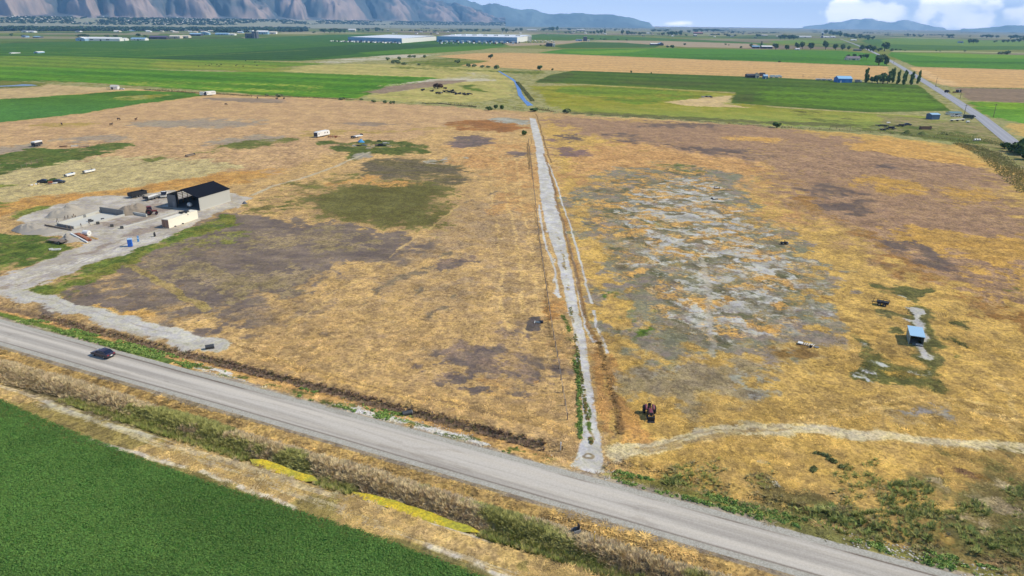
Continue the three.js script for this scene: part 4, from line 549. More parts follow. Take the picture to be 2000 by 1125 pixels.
hills('far_hill', 'darker blue low rounded hill on the horizon at the right edge', [[1820, 56], [1840, 55], [1870, 54], [1890, 51.5], [1915, 50], [1940, 50.5], [1960, 53], [1980, 54.5], [2000, 54], [2040, 52], [2100, 50], [2200, 56], [2240, 60]], 18500, 2500, linOf(140, 154, 150), 400);
// ------------------------------------------------------------------ materials shared by objects
const PAL = { white: mat(236, 234, 228, 0.5), cream: mat(240, 230, 206, 0.6), black: mat(26, 27, 30, 0.6), dark: mat(48, 46, 46, 0.7), rubber: mat(30, 30, 31, 0.9), steel: mat(150, 152, 154, 0.4, 0.6), concrete: mat(196, 194, 186, 0.9), concrete2: mat(128, 128, 126, 0.9),
  wood: mat(176, 134, 88, 0.9), oldwood: mat(132, 116, 98, 0.95), rust: mat(146, 82, 48, 0.9), glass: new THREE.MeshPhysicalMaterial({ color: new THREE.Color(0.012, 0.016, 0.03), roughness: 0.08, metalness: 0 }), tan: mat(206, 184, 146, 0.9), grey: mat(140, 140, 140, 0.8), red: mat(150, 38, 36, 0.5), blue: mat(36, 112, 214, 0.55), paleblue: mat(176, 204, 230, 0.6), slate: mat(92, 96, 104, 0.8), trunk: mat(104, 86, 66, 0.95) };
function corrugated(r, g, b, pitch, rough = 0.55, metal = 0.1) {                          // ribbed sheet metal: one base colour, ribs as relief
  const w = 64, d = new Uint8Array(w * 4 * 4); for (let y = 0; y < 4; y++) for (let x = 0; x < w; x++) { const v = 255 * sst(0.3, 0.42, x / w) * (1 - sst(0.6, 0.72, x / w)) | 0; d.set([v, v, v, 255], (y * w + x) * 4); }
  const t = new THREE.DataTexture(d, w, 4); t.wrapS = t.wrapT = THREE.RepeatWrapping; t.magFilter = THREE.LinearFilter; t.repeat.set(1 / pitch, 1); t.needsUpdate = true;
  return new THREE.MeshStandardMaterial({ color: col(r, g, b), roughness: rough, metalness: metal, bumpMap: t, bumpScale: 0.012 });
}
function uvMetres(g, ax = 'x', ay = 'y') { const p = g.attributes.position, u = g.attributes.uv; for (let i = 0; i < p.count; i++) u.setXY(i, ax === 'x' ? p.getX(i) : p.getZ(i), ay === 'y' ? p.getY(i) : p.getZ(i)); return g; }
const lift = (p, y = 0) => new THREE.Vector3(p.x, edge0(p.x, -p.z) + y, p.z);

// ------------------------------------------------------------------ vehicles; local +x is forward, the base is on the ground
function wheels(o, xs, half, r = 0.34, w = 0.24) { for (const x of xs) for (const s of [-1, 1]) { const wl = part('wheel', cyl(r, w, x, r, s * half, 'z', 18), PAL.rubber, o); part('rim', cyl(r * 0.6, w + 0.03, x, r, s * half, 'z', 12), PAL.steel, wl); } }
function sedan(label, p, turn, paint, group, detail) {
  const o = thing('car', label, 'car', p, turn, group);
  part('body', prism([[-2.28, 0.34], [-2.34, 0.62], [-2.26, 0.92], [-1.6, 0.99], [0.85, 0.97], [1.75, 0.84], [2.25, 0.66], [2.32, 0.42], [2.2, 0.28], [-2.1, 0.28]], 1.82, 0.09), paint, o);
  part('window', prism([[-1.92, 0.93], [-1.1, 1.36], [0.15, 1.40], [1.25, 0.92]], 1.58, 0.1), PAL.glass, o);
  part('roof', prism([[-1.12, 1.35], [-0.6, 1.43], [-0.05, 1.43], [0.2, 1.375]], 1.34, 0.03), paint, o);
  wheels(o, [-1.38, 1.42], 0.82);
  if (detail) {
    for (const s of [-1, 1]) { part('tail_light', rbox(0.08, 0.16, 0.42, -2.28, 0.80, s * 0.62, 0.03), mat(150, 20, 22, 0.3), o); part('headlight', rbox(0.1, 0.14, 0.4, 2.2, 0.64, s * 0.6, 0.03), PAL.white, o); part('mirror', rbox(0.14, 0.12, 0.2, 0.7, 1.0, s * 0.98, 0.03), paint, o); part('pillar', bar([-1.1, 1.38, s * 0.74], [-1.85, 0.97, s * 0.8], 0.05), paint, o); part('pillar', bar([0.1, 1.4, s * 0.74], [1.2, 0.95, s * 0.8], 0.04), paint, o); part('door', box(1.0, 0.5, 0.02, -0.35, 0.66, s * 0.912), paint, o); part('door', box(1.0, 0.5, 0.02, 0.7, 0.66, s * 0.912), paint, o); }
    part('number_plate', box(0.03, 0.16, 0.42, -2.345, 0.62, 0), PAL.white, o); part('bumper', rbox(0.16, 0.22, 1.7, -2.26, 0.42, 0, 0.05), PAL.black, o);
    part('rear_window', box(0.02, 0.52, 1.2, -1.5, 1.165, 0, 0, 0, -1.05), PAL.glass, o);
  }
  return o;
}
{ const p = at(213.5, 690, 0.5), q = fromST(1.35, tOf(p.x, -p.z)); sedan('dark plum car driving along the grey road at left', new THREE.Vector3(q[0], edge0(q[0], q[1]) + 0.03, -q[1]), heading(new THREE.Vector3(0, 0, 0), new THREE.Vector3(-RN[1], 0, -RN[0])), new THREE.MeshPhysicalMaterial({ color: new THREE.Color(0.03, 0.014, 0.02), roughness: 0.4, clearcoat: 0.5, clearcoatRoughness: 0.08 }), null, true); }

// ------------------------------------------------------------------ the dark barn and the building yard round it
{
  const A = at(391, 411.5), B = at(331.4, 403.5), C = at(450.8, 392.9), turn = heading(A, C), o = thing('barn', 'dark roofed metal barn with an open front end and pale side wall', 'barn', A, turn);
  const len = A.distanceTo(C), wd = A.distanceTo(B), e = 4.4, ap = 6.5, pale = corrugated(192, 190, 182, 0.3), shadedSkin = corrugated(112, 116, 118, 0.3), roofM = new THREE.MeshPhysicalMaterial({ color: col(20, 21, 28), roughness: 0.8, specularIntensity: 0.25 });   // local x runs back, local -z runs left; the darker skin has wall shade put into its colour
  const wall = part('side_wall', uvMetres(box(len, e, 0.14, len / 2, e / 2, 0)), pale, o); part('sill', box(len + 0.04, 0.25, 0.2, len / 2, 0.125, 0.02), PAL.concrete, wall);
  part('side_wall', [box(len * 0.3, e, 0.12, len * 0.15, e / 2, -wd), box(len * 0.25, e, 0.12, len * 0.875, e / 2, -wd), box(len * 0.45, e * 0.36, 0.12, len * 0.525, e * 0.18, -wd)], shadedSkin, o);
  for (let i = 0; i < 5; i++) part('girt', box(len * 0.45, 0.14, 0.08, len * 0.525, e * 0.42 + i * 0.55, -wd), PAL.wood, o);
  for (const x of [0.3, 0.45, 0.6, 0.75]) part('post', box(0.16, e, 0.16, len * x, e / 2, -wd + 0.16), PAL.wood, o);
  const gable = prism([[0, 0], [-wd, 0], [-wd, e], [-wd / 2, ap - 0.05], [0, e]], 0.12); gable.rotateY(-Math.PI / 2); part('rear_wall', gable.translate(len - 0.08, 0, 0), shadedSkin, o, 'plain rear end wall');
  part('front_panel', uvMetres(box(0.12, e - 0.1, wd * 0.27, 0.04, e / 2, -wd * 0.865), 'z'), shadedSkin, o, 'grey front wall beside the opening');
  part('door', box(0.08, 2.1, 0.95, -0.07, 1.05, -wd * 0.80), PAL.grey, o);
  const fg = prism([[-wd + 0.1, e - 0.1], [-wd / 2, ap - 0.15], [-wd / 2, ap - 0.5], [-wd + 0.1, e - 0.5]], 0.1); fg.rotateY(-Math.PI / 2); part('truss', fg.translate(0.05, 0, 0), PAL.dark, o);
  for (const z of [-0.1, -wd * 0.73]) part('post', box(0.25, e, 0.25, 0.15, e / 2, z), PAL.dark, o);
  const sl = Math.hypot(wd / 2, ap - e) + 0.35, an = Math.atan2(ap - e, wd / 2);
  for (const s of [1, -1]) part('roof', uvMetres(box(len + 0.6, 0.08, sl, len / 2, (ap + e) / 2 + 0.02, -wd / 2 + s * (wd / 4 + 0.06), 0, s * an)), roofM, o);
  part('ridge_cap', box(len + 0.62, 0.1, 0.4, len / 2, ap + 0.07, -wd / 2), roofM, o);
  part('floor', box(len - 0.3, 0.05, wd - 0.3, len / 2, 0.045, -wd / 2), PAL.concrete2, o);
  const t = thing('tank', 'white rounded tank standing in the dark opening of the barn', 'tank', at(371, 405), turn); part('shell', new THREE.SphereGeometry(0.75, 20, 14).scale(1, 1.05, 1.2).translate(0, 1.0, 0), PAL.white, t); part('stand', [box(1.4, 0.2, 0.2, 0, 0.1, 0.6), box(1.4, 0.2, 0.2, 0, 0.1, -0.6)], PAL.dark, t);
}
{
  const A = at(330.8, 446.4), C = at(387.4, 427), turn = heading(A, C), len = A.distanceTo(C), h = 2.75, w = 2.5, o = thing('shipping_container', 'long cream shipping container lying on the gravel below the barn', 'container', A, turn);
  const skin = corrugated(252, 244, 224, 0.28, 0.6);
  part('body', [uvMetres(box(len, h - 0.1, w, len / 2, h / 2, -w / 2))], skin, o); part('roof', box(len - 0.1, 0.06, w - 0.1, len / 2, h, -w / 2), PAL.cream, o);
  for (const z of [-0.62, -1.88]) { const d = part('door', box(0.06, h - 0.3, 1.16, -0.04, h / 2, z), mat(150, 112, 92, 0.7), o); part('lock_rod', [bar([-0.1, 0.2, z - 0.2], [-0.1, h - 0.2, z - 0.2], 0.03), bar([-0.1, 0.2, z + 0.2], [-0.1, h - 0.2, z + 0.2], 0.03)], PAL.steel, d); }
  for (const x of [0.1, len - 0.1]) for (const z of [-0.1, -w + 0.1]) part('corner_post', box(0.16, h, 0.16, x, h / 2, z), PAL.cream, o);
  for (const x of [2.4, 5.6]) part('block', box(0.5, 0.3, 0.4, x, 0.15, 0.12), PAL.dark, o);
  const f = thing('machine_frame', 'dark steel frame lying across the far end of the container roof', 'frame', A.clone().add(new THREE.Vector3(Math.cos(turn) * 8.1, h + 0.05, -Math.sin(turn) * 8.1)), turn - 0.3); part('beam', [box(3.4, 0.3, 0.3, 0, 0.2, -1.6), box(3.0, 0.25, 0.25, 0.2, 0.2, -2.4)], PAL.dark, f); part('cross_beam', [box(0.3, 0.4, 1.8, -1.1, 0.3, -1.4), box(0.25, 0.3, 1.4, 0.4, 0.25, -1.2)], PAL.dark, f); part('hook', bar([0, 0.3, -0.6], [0.3, -0.5, 0.08], 0.12), PAL.dark, f);
}
{
  const o = thing('portable_toilet', 'bright blue portable toilet at the edge of the gravel yard', 'portable toilet', at(255, 481.5), 0.35), b = PAL.blue;
  part('cabin', rbox(1.15, 2.05, 1.15, 0, 1.1, 0, 0.05), b, o); const d = part('door', box(0.8, 1.85, 0.04, 0, 1.05, 0.59), mat(30, 98, 196, 0.55), o); part('handle', box(0.05, 0.16, 0.06, 0.3, 1.1, 0.62), PAL.dark, d); part('roof', [rbox(1.25, 0.16, 1.25, 0, 2.18, 0, 0.06), box(0.9, 0.1, 0.9, 0, 2.3, 0)], PAL.paleblue, o); part('skid', [box(1.2, 0.1, 0.16, 0, 0.05, 0.45), box(1.2, 0.1, 0.16, 0, 0.05, -0.45)], PAL.dark, o); part('vent_pipe', cyl(0.05, 0.5, 0.45, 2.4, -0.45), PAL.paleblue, o);
  const w = thing('wash_station', 'small blue hand wash stand beside the portable toilet', 'wash stand', at(270.5, 472.5), 0.3); part('tank', rbox(0.5, 0.9, 0.4, 0, 0.55, 0, 0.05), mat(96, 156, 214, 0.6), w); part('board', box(0.5, 0.8, 0.06, 0, 1.4, -0.15), mat(120, 174, 224, 0.6), w); part('basin', cyl(0.24, 0.12, 0, 1.05, 0.05), PAL.paleblue, w);
  const s = thing('barrel', 'small dark upright barrel in the gravel between toilet and container', 'barrel', at(302.5, 462), 0); part('drum', cyl(0.3, 0.9, 0, 0.45, 0), PAL.dark, s); part('funnel', cyl(0.3, 0.6, 0, 1.2, 0, 'y', 12, 0.06), PAL.dark, s);
}
{                                                                                         // concrete foundation of a house
  const P = (x, y) => at(x, y), o = thing('house_foundation', 'unfinished concrete house foundation with low walls in the yard', 'foundation', P(180, 428)), org = o.position;
  const seg = (a, b, h, th, name, m, y0 = 0) => { const p = P(...a).sub(org), q = P(...b).sub(org), l = p.distanceTo(q), g = box(l, h, th, 0, y0 + h / 2, 0, heading(p, q), 0); part(name, g.translate((p.x + q.x) / 2, 0, (p.z + q.z) / 2), m, o); };
  const slab = ground2([113, 440, 144, 446, 243, 421, 199, 414]).map(([x, d]) => new THREE.Vector2(x - org.x, d + org.z)), sg = new THREE.ShapeGeometry(new THREE.Shape(slab)); part('slab', sg.rotateX(-Math.PI / 2).translate(0, 0.10, 0), mat(206, 202, 190, 0.95), o);
  seg([197, 415], [243, 422], 1.9, 0.35, 'wall', PAL.concrete2); seg([113, 441], [197, 415], 0.9, 0.4, 'wall', PAL.concrete); seg([144, 447], [243, 422], 0.7, 0.4, 'wall', PAL.concrete); seg([113, 441], [144, 447], 0.8, 0.4, 'wall', PAL.concrete2);  // darker concrete: shade of faces turned from the sun, put into the colour
  seg([153, 428], [168, 424.5], 1.0, 0.3, 'wall', PAL.concrete2); seg([255, 418], [287, 423.5], 0.9, 0.4, 'wall', PAL.concrete); seg([239, 445], [290, 431.5], 0.35, 0.4, 'footing', PAL.concrete); seg([290, 431.5], [345, 414], 0.25, 0.4, 'footing', PAL.concrete);
  seg([88, 441], [140, 451], 0.5, 0.25, 'formwork', PAL.oldwood);
  for (const [x, y] of [[247.6, 417.5], [201, 431], [191.6, 438], [219, 443], [238.3, 446.5], [180, 434.5], [176, 433]]) { const p = P(x, y).sub(org); part('pier', box(0.9, 0.8, 0.7, p.x, 0.4, p.z, 0.4), mat(84, 82, 78, 0.95), o); }
  for (const [x, y] of [[125, 429], [131, 427.5], [142, 425], [110, 434], [146, 428], [156, 444], [172, 440], [128, 447], [136, 449]]) { const p = P(x, y).sub(org); part('brace', [bar([p.x, 0, p.z], [p.x + 0.3, 1.2, p.z - 0.3], 0.08), bar([p.x + 0.9, 0, p.z + 0.3], [p.x + 0.3, 1.1, p.z - 0.3], 0.07)], PAL.oldwood, o); }
}
function mound(name, label, cat, ctr, rx, rz, h, m, seed, turn = 0, group) {              // a heap with an uneven outline
  const n = 40, k = 18, pos = [], idx = [], r = rand(seed), ph = [r() * 500, r() * 500];
  for (let j = 0; j <= k; j++) for (let i = 0; i <= n; i++) { const a = i / n * Math.PI * 2, q = j / k, w = 1 + (sm(nA, Math.cos(a) * 60 + ph[0], Math.sin(a) * 60 + ph[1]) - 0.5) * 0.5, x = Math.cos(a) * rx * q * w, z = Math.sin(a) * rz * q * w; pos.push(x, Math.max(-0.05, h * (1 - q ** 1.15) * (0.8 + 0.4 * sm(nB, x * 14 + ph[0], z * 14 + ph[1])) + (sm(nC, x * 22 + ph[1], z * 22) - 0.5) * h * 0.4 * (1 - q * 0.8)), z); }
  for (let j = 0; j < k; j++) for (let i = 0; i < n; i++) { const a = j * (n + 1) + i, b = a + 1, c = a + n + 1, e = c + 1; idx.push(a, b, c, b, e, c); }
  const g = new THREE.BufferGeometry(); g.setAttribute('position', new THREE.Float32BufferAttribute(pos, 3)); g.setIndex(idx); g.computeVertexNormals();
  const o = new THREE.Mesh(g, m); o.name = numbered(name); o.position.copy(ctr); o.rotation.y = turn; o.castShadow = o.receiveShadow = true; tag(o, label, cat, group); scene.add(o); return o;
}
const DIRT = mat(162, 153, 140, 0.98), DIRT2 = mat(150, 136, 118, 0.98);
mound('gravel_pile', 'rounded grey gravel pile at the left end of the yard', 'gravel pile', at(56, 450), 4.6, 3.6, 2.5, DIRT, 1);
mound('gravel_pile', 'long pale gravel pile behind the foundation, highest towards the barn', 'gravel pile', at(134, 420), 8.8, 4.0, 3.2, mat(174, 164, 148, 0.98), 2, 0.55);
mound('dirt_pile', 'brownish grey dirt pile between the foundation and the red tractor', 'dirt pile', at(262, 415), 6.8, 4.8, 3.0, DIRT2, 3, 0.2);
mound('dirt_pile', 'small low dirt pile behind the flat farm trailer in the yard', 'dirt pile', at(131, 470), 2.8, 2.6, 2.0, DIRT, 4);
mound('dirt_pile', 'flat spread of dirt beside the rounded gravel pile', 'dirt pile', at(86, 452), 5.5, 3.2, 1.0, DIRT, 5, 0.2);
{
  const s = along([254, 387.5], [284, 381]), o = thing('dump_trailer', 'black high sided dump trailer parked beyond the dirt pile', 'trailer', s.p, s.turn), L = s.len, m = mat(34, 34, 36, 0.6);
  part('side_panel', box(L, 1.3, 0.08, 0, 1.3, 1.15), m, o); part('side_panel', box(L, 1.3, 0.08, 0, 1.3, -1.15), m, o); part('tailgate', box(0.08, 1.3, 2.2, -L / 2, 1.3, 0), m, o); part('headboard', prism([[0, 0], [0.6, 0.3], [0.6, 1.3], [0, 1.5]], 2.2).translate(L / 2 - 0.6, 0.65, 0), m, o); part('floor', box(L - 0.2, 0.1, 2.2, 0, 0.7, 0), PAL.dark, o); wheels(o, [-1.0, 0.0, 1.0], 1.0, 0.4); part('tongue', bar([L / 2, 0.6, 0], [L / 2 + 1.4, 0.5, 0], 0.08), m, o);
  const s2 = along([285, 393], [311, 384.5]), t = thing('flatbed_trailer', 'grey flatbed trailer loaded with pipe beside the black dump trailer', 'trailer', s2.p, s2.turn), L2 = s2.len; part('deck', box(L2, 0.16, 2.3, 0, 0.85, 0), PAL.grey, t); wheels(t, [-1.2, 0.2], 1.0, 0.4); part('tongue', bar([L2 / 2, 0.8, 0], [L2 / 2 + 1.5, 0.6, 0], 0.09), PAL.dark, t); for (let i = 0; i < 5; i++) part('pipe', cyl(0.14, L2 * 0.8, -0.4, 1.08 + (i % 2) * 0.12, -0.8 + i * 0.4, 'x', 10), i % 2 ? PAL.white : PAL.grey, t); part('headboard', box(0.1, 0.9, 2.2, -L2 / 2, 1.3, 0), PAL.dark, t);
  const k = thing('pickup_truck', 'white pickup truck parked left of the barn behind the flatbed', 'truck', at(321, 384.5), 1.9); part('body', prism([[-2.6, 0.5], [-2.6, 1.05], [2.2, 1.1], [2.7, 0.95], [2.7, 0.45]], 1.95, 0.08), PAL.white, k); part('cab', prism([[-0.4, 1.05], [-0.2, 1.85], [0.9, 1.88], [1.5, 1.08]], 1.75, 0.1), PAL.glass, k); part('roof', rbox(1.15, 0.1, 1.6, 0.35, 1.9, 0, 0.04), PAL.white, k); part('bed', box(2.0, 0.1, 1.6, -1.5, 1.1, 0), PAL.dark, k); part('rack', [bar([-0.6, 1.1, 0.8], [-0.6, 2.3, 0.8], 0.06), bar([-0.6, 1.1, -0.8], [-0.6, 2.3, -0.8], 0.06), bar([-0.6, 2.3, 0.8], [-0.6, 2.3, -0.8], 0.06)], PAL.dark, k); wheels(k, [-1.6, 1.7], 0.88, 0.4);
}
function tractor(label, p, turn, paint, big, narrow) {
  const o = thing('tractor', label, 'tractor', p, turn), R = big;
  for (const s of [-1, 1]) { const w = part('rear_wheel', new THREE.TorusGeometry(R * 0.72, R * 0.28, 10, 26).translate(-0.7, R, s * 0.86), PAL.rubber, o); part('rim', cyl(R * 0.5, 0.2, -0.7, R, s * 0.86, 'z', 18), paint, w); part('fender', new THREE.TorusGeometry(R * 1.02, 0.12, 5, 14, Math.PI * 0.6).rotateZ(0.5).scale(1, 1, 1.8).translate(-0.7, R, s * 0.58), paint, o); }
  for (const s of [-1, 1]) { const w = part('front_wheel', new THREE.TorusGeometry(0.28, 0.12, 8, 18).translate(1.35, 0.4, s * narrow), PAL.rubber, o); part('rim', cyl(0.2, 0.14, 1.35, 0.4, s * narrow, 'z', 14), paint, w); }
  part('axle', cyl(0.12, 1.7, -0.7, R, 0, 'z'), PAL.dark, o); part('axle', bar([1.35, 0.5, -narrow], [1.35, 0.5, narrow], 0.07), PAL.dark, o); part('gearbox', rbox(1.3, 0.5, 0.55, -0.3, 0.85, 0, 0.08), PAL.dark, o); part('hood', rbox(1.5, 0.55, 0.62, 0.75, 1.15, 0, 0.14), paint, o); part('grille', box(0.05, 0.6, 0.5, 1.52, 1.05, 0), PAL.dark, o);
  const st = part('seat', [rbox(0.45, 0.1, 0.5, -0.75, 1.25, 0, 0.04), rbox(0.1, 0.45, 0.5, -0.98, 1.5, 0, 0.04)], PAL.black, o); part('steering_wheel', new THREE.TorusGeometry(0.2, 0.025, 6, 18).rotateY(Math.PI / 2).rotateZ(0.6).translate(-0.2, 1.5, 0), PAL.black, o); part('exhaust_pipe', cyl(0.05, 0.8, 0.8, 1.75, 0.12), PAL.rust, o);
  return o;
}
{
  const o = tractor('old dusty red tractor with a dark front bucket near the path', at(1268.5, 811), -Math.PI / 2 - 0.06, mat(128, 58, 66, 0.55), 0.72, 0.55); part('bucket', [prism([[0, 0], [0.5, 0], [0.1, 0.12], [0.1, 0.7], [0, 0.75]], 1.15).translate(2.0, 0.06, 0)], PAL.black, o); for (const s of [-1, 1]) part('loader_arm', bar([-0.2, 1.2, s * 0.45], [2.1, 0.45, s * 0.45], 0.06), PAL.dark, o); part('hitch', bar([-1.0, 0.6, 0], [-1.8, 0.6, 0.1], 0.07), PAL.dark, o); part('roll_bar', new THREE.TorusGeometry(0.4, 0.04, 6, 14, Math.PI).rotateY(Math.PI / 2).translate(-1.3, 1.5, 0), PAL.dark, o);
  const b = tractor('bigger red tractor standing at the dirt pile in the yard', at(297, 419), 0.35, mat(118, 50, 46, 0.7), 0.95, 0.7); part('cab', prism([[-1.3, 1.4], [-1.2, 2.5], [0, 2.5], [0.2, 1.4]], 1.3, 0.05), PAL.glass, b); part('roof', rbox(1.4, 0.14, 1.4, -0.6, 2.58, 0, 0.05), mat(118, 50, 46, 0.7), b); b.scale.setScalar(1.05);
}
{                                                                                         // flat trailer, boards and roll in the yard
  const s = along([98, 471.5], [128, 476.5]), o = thing('farm_trailer', 'flat wooden farm trailer with dark wheels at the grass edge', 'trailer', s.p, s.turn), L = s.len; for (let i = 0; i < 7; i++) part('plank', box(L, 0.07, 0.28, 0, 0.72 + (i % 3) * 0.006, -0.93 + i * 0.31), PAL.oldwood, o); part('frame', [box(L, 0.14, 0.1, 0, 0.61, 0.8), box(L, 0.14, 0.1, 0, 0.61, -0.8)], PAL.dark, o); wheels(o, [L * 0.32], 1.1, 0.48); part('tongue', bar([-L / 2, 0.6, 0], [-L / 2 - 1.4, 0.3, 0], 0.07), PAL.dark, o);
  const q = along([145, 455.5], [178, 473]), b = thing('lumber_pile', 'stack of reddish brown and white boards lying in the yard', 'lumber', q.p, q.turn), L2 = q.len;
  for (let i = 0; i < 4; i++) part('board', box(L2 * (0.75 + 0.05 * (i % 2)), 0.28, 0.34, (i % 2) * 0.4 - 0.2, 0.2, -0.7 + i * 0.36), PAL.rust, b); for (let i = 0; i < 3; i++) part('board', box(L2 * 0.6, 0.22, 0.34, 0.3 * i - 0.2, 0.46, -0.5 + i * 0.36), mat(168, 106, 70, 0.85), b); part('board', box(L2, 0.3, 0.4, 0.1, 0.2, 0.95), PAL.white, b);
  const r = thing('wrapped_roll', 'white wrapped roll lying on the far side of the boards', 'roll', at(170, 459.5), q.turn + 0.4); part('wrap', [cyl(0.75, 2.0, 0, 0.75, 0, 'x', 22)], PAL.white, r); part('core', cyl(0.18, 2.06, 0, 0.75, 0, 'x', 12), PAL.tan, r);
  const y = along([178, 462.5], [192, 467.5]), d = thing('plank_stack', 'two yellowish planks lying right of the boards', 'planks', y.p, y.turn); part('plank', box(y.len, 0.12, 0.35, 0, 0.06, 0), mat(206, 166, 96, 0.9), d); part('plank', box(y.len * 0.9, 0.12, 0.3, 0.2, 0.06, 0.5), mat(196, 158, 96, 0.9), d);
  const c = thing('concrete_slab', 'broken pale concrete slab in the green weeds by the farm trailer', 'slab', at(110, 488), 0.2); part('piece', box(2.2, 0.25, 1.2, 0, 0.12, 0, 0.1), PAL.concrete, c); part('piece', box(1.0, 0.3, 0.9, -1.4, 0.2, -0.3, 0.5), PAL.concrete, c);
  mound('rubble_pile', 'small dark rubble heap in the dry grass right of the barn', 'rubble', at(478, 398), 0.9, 0.7, 0.7, PAL.slate, 9);
}
// ------------------------------------------------------------------ things standing about in the near pasture
{
  const turn = -0.38, w = 2.5, L = 5.0, h = 2.0, o = thing('animal_shelter', 'small open fronted shelter with a pale blue metal roof', 'shelter', at(1788.5, 674.5), -0.38), skin = corrugated(150, 162, 152, 0.25);
  part('side_wall', uvMetres(box(0.06, h, L, -w / 2, h / 2, -L / 2), 'z'), skin, o); part('side_wall', uvMetres(box(0.06, h, L, w / 2, h / 2, -L / 2), 'z'), skin, o); part('rear_wall', uvMetres(box(w, h - 0.1, 0.06, 0, h / 2, -L + 0.03)), skin, o); part('roof', uvMetres(box(w + 0.3, 0.07, L + 0.3, 0, h + 0.06, -L / 2 + 0.02, 0, 0.02)), corrugated(168, 206, 232, 0.3, 0.5), o);
  for (const [x, z] of [[-0.2, -2.0], [0.2, -3.2], [0.15, -1.3]]) part('roof_patch', box(0.3, 0.03, 0.22, x, h + 0.125 - z * -0.02 - 0.05, z), PAL.white, o);
  for (const s of [-1, 1]) part('post', box(0.12, h, 0.12, s * (w / 2 - 0.08), h / 2, -0.06), PAL.dark, o); part('header', box(w, 0.2, 0.08, 0, h - 0.12, -0.02), PAL.dark, o);
  const t = thing('feed_trough', 'low pale trough lying in front of the small shelter', 'trough', at(1795, 675.5), turn); part('basin', [box(1.3, 0.08, 0.45, 0, 0.2, 0), box(1.3, 0.2, 0.05, 0, 0.3, 0.22), box(1.3, 0.2, 0.05, 0, 0.3, -0.22)], PAL.concrete, t); for (const s of [-1, 1]) part('leg', box(0.08, 0.2, 0.4, s * 0.5, 0.1, 0), PAL.dark, t);
}
{
  const s = along([1712, 594], [1735, 598.5]), o = thing('hay_trailer', 'black metal trailer with a short tongue above the small shelter', 'trailer', s.p, s.turn), L = s.len; part('body', [box(L, 0.5, 1.3, 0, 0.75, 0)], PAL.black, o); for (const z of [-0.62, 0.62]) part('side_rail', [box(L, 0.08, 0.06, 0, 1.3, z), box(0.06, 0.4, 0.06, -L / 2, 1.1, z), box(0.06, 0.4, 0.06, L / 2, 1.1, z), box(0.06, 0.4, 0.06, 0, 1.1, z)], PAL.black, o); wheels(o, [-0.6, 0.5], 0.75, 0.34); part('tongue', [bar([-L / 2, 0.6, 0.4], [-L / 2 - 1.2, 0.5, 0], 0.06), bar([-L / 2, 0.6, -0.4], [-L / 2 - 1.2, 0.5, 0], 0.06)], PAL.dark, o); part('jack', bar([-L / 2 - 1.0, 0, 0], [-L / 2 - 0.6, 1.6, 0], 0.05), PAL.dark, o); for (const x of [-0.5, 0.4]) part('bracket', box(0.18, 0.1, 0.18, x, 1.03, 0.1), PAL.grey, o);
  const q = along([1558, 671], [1592, 678]), f = thing('broken_frame', 'collapsed white slatted metal frame lying right of the salt flat', 'metal frame', q.p, q.turn), W2 = q.len; part('panel', box(0.95, 0.06, 1.0, -W2 / 2 + 0.5, 0.35, 0), PAL.white, f); for (let i = 0; i < 5; i++) part('slat', box(0.1, 0.08, 1.1, -W2 / 2 + 1.3 + i * 0.42, 0.3 + (i % 2) * 0.05, 0, -0.12), PAL.white, f); for (const z of [-0.5, 0.5]) part('rail', box(W2, 0.1, 0.08, 0, 0.22, z), PAL.grey, f); part('wheel', cyl(0.28, 0.16, 0.9, 0.28, 0.72, 'z', 16), PAL.rubber, f); part('strut', [bar([0.6, 0.1, 0.9], [1.2, 0.5, -0.2], 0.05), bar([1.2, 0.1, 0.8], [0.7, 0.5, 0], 0.05)], PAL.white, f); part('sheet', box(0.8, 0.05, 0.8, W2 / 2 + 0.3, 0.15, 0.1, 0.5), PAL.concrete2, f);
  const p = thing('fire_pit', 'charred metal plate and scrap lying on a burnt patch', 'scrap', at(1051, 630), -0.1); part('plate', box(1.1, 0.12, 0.85, 0.05, 0.12, 0), mat(92, 102, 108, 0.6), p); part('box', box(0.45, 0.4, 0.8, 0.85, 0.2, 0), PAL.black, p); part('lid', box(0.9, 0.06, 0.4, 0.6, 0.25, -0.5), PAL.dark, p); part('pipe', cyl(0.07, 1.15, -0.72, 0.12, 0.05, 'z', 10), PAL.white, p);
  const d1 = thing('debris', 'upper scatter of dark and white scrap on the salt flat', 'debris', at(1399, 368), 0.2); part('beam', box(2.6, 0.25, 0.3, 0, 0.15, 0.5), PAL.black, d1); part('beam', box(1.2, 0.3, 0.35, 0.5, 0.2, -1.6), PAL.black, d1); part('sheet', box(1.2, 0.06, 0.8, -0.1, 0.4, 0.2), PAL.white, d1); part('post', bar([1, 0, 0.6], [1.2, 0.9, 0.4], 0.09), PAL.black, d1);
  const d2 = thing('debris', 'lower scatter of dark and white scrap on the salt flat', 'debris', at(1395, 389), 0.1); part('beam', box(1.9, 0.25, 0.35, 0.2, 0.15, 0.6), PAL.black, d2); part('beam', box(0.9, 0.3, 0.3, -0.3, 0.2, -1.2), PAL.black, d2); part('sheet', box(0.5, 0.06, 1.4, -0.2, 0.35, -0.2), PAL.white, d2); part('beam', box(0.8, 0.2, 0.3, -0.8, 0.12, -0.3), PAL.black, d2);
  const d3 = thing('wheel_mover', 'small black wheeled frame on the right side of the salt flat', 'machine', at(1531.5, 477), 0.1); part('frame', [box(1.9, 0.4, 0.6, 0, 0.5, 0)], PAL.black, d3); part('post', box(0.12, 0.7, 0.12, 0, 0.9, 0), PAL.black, d3); wheels(d3, [-0.6, 0.6], 0.5, 0.35); part('cover', box(0.4, 0.3, 0.3, 1.0, 0.55, 0.1), PAL.white, d3);
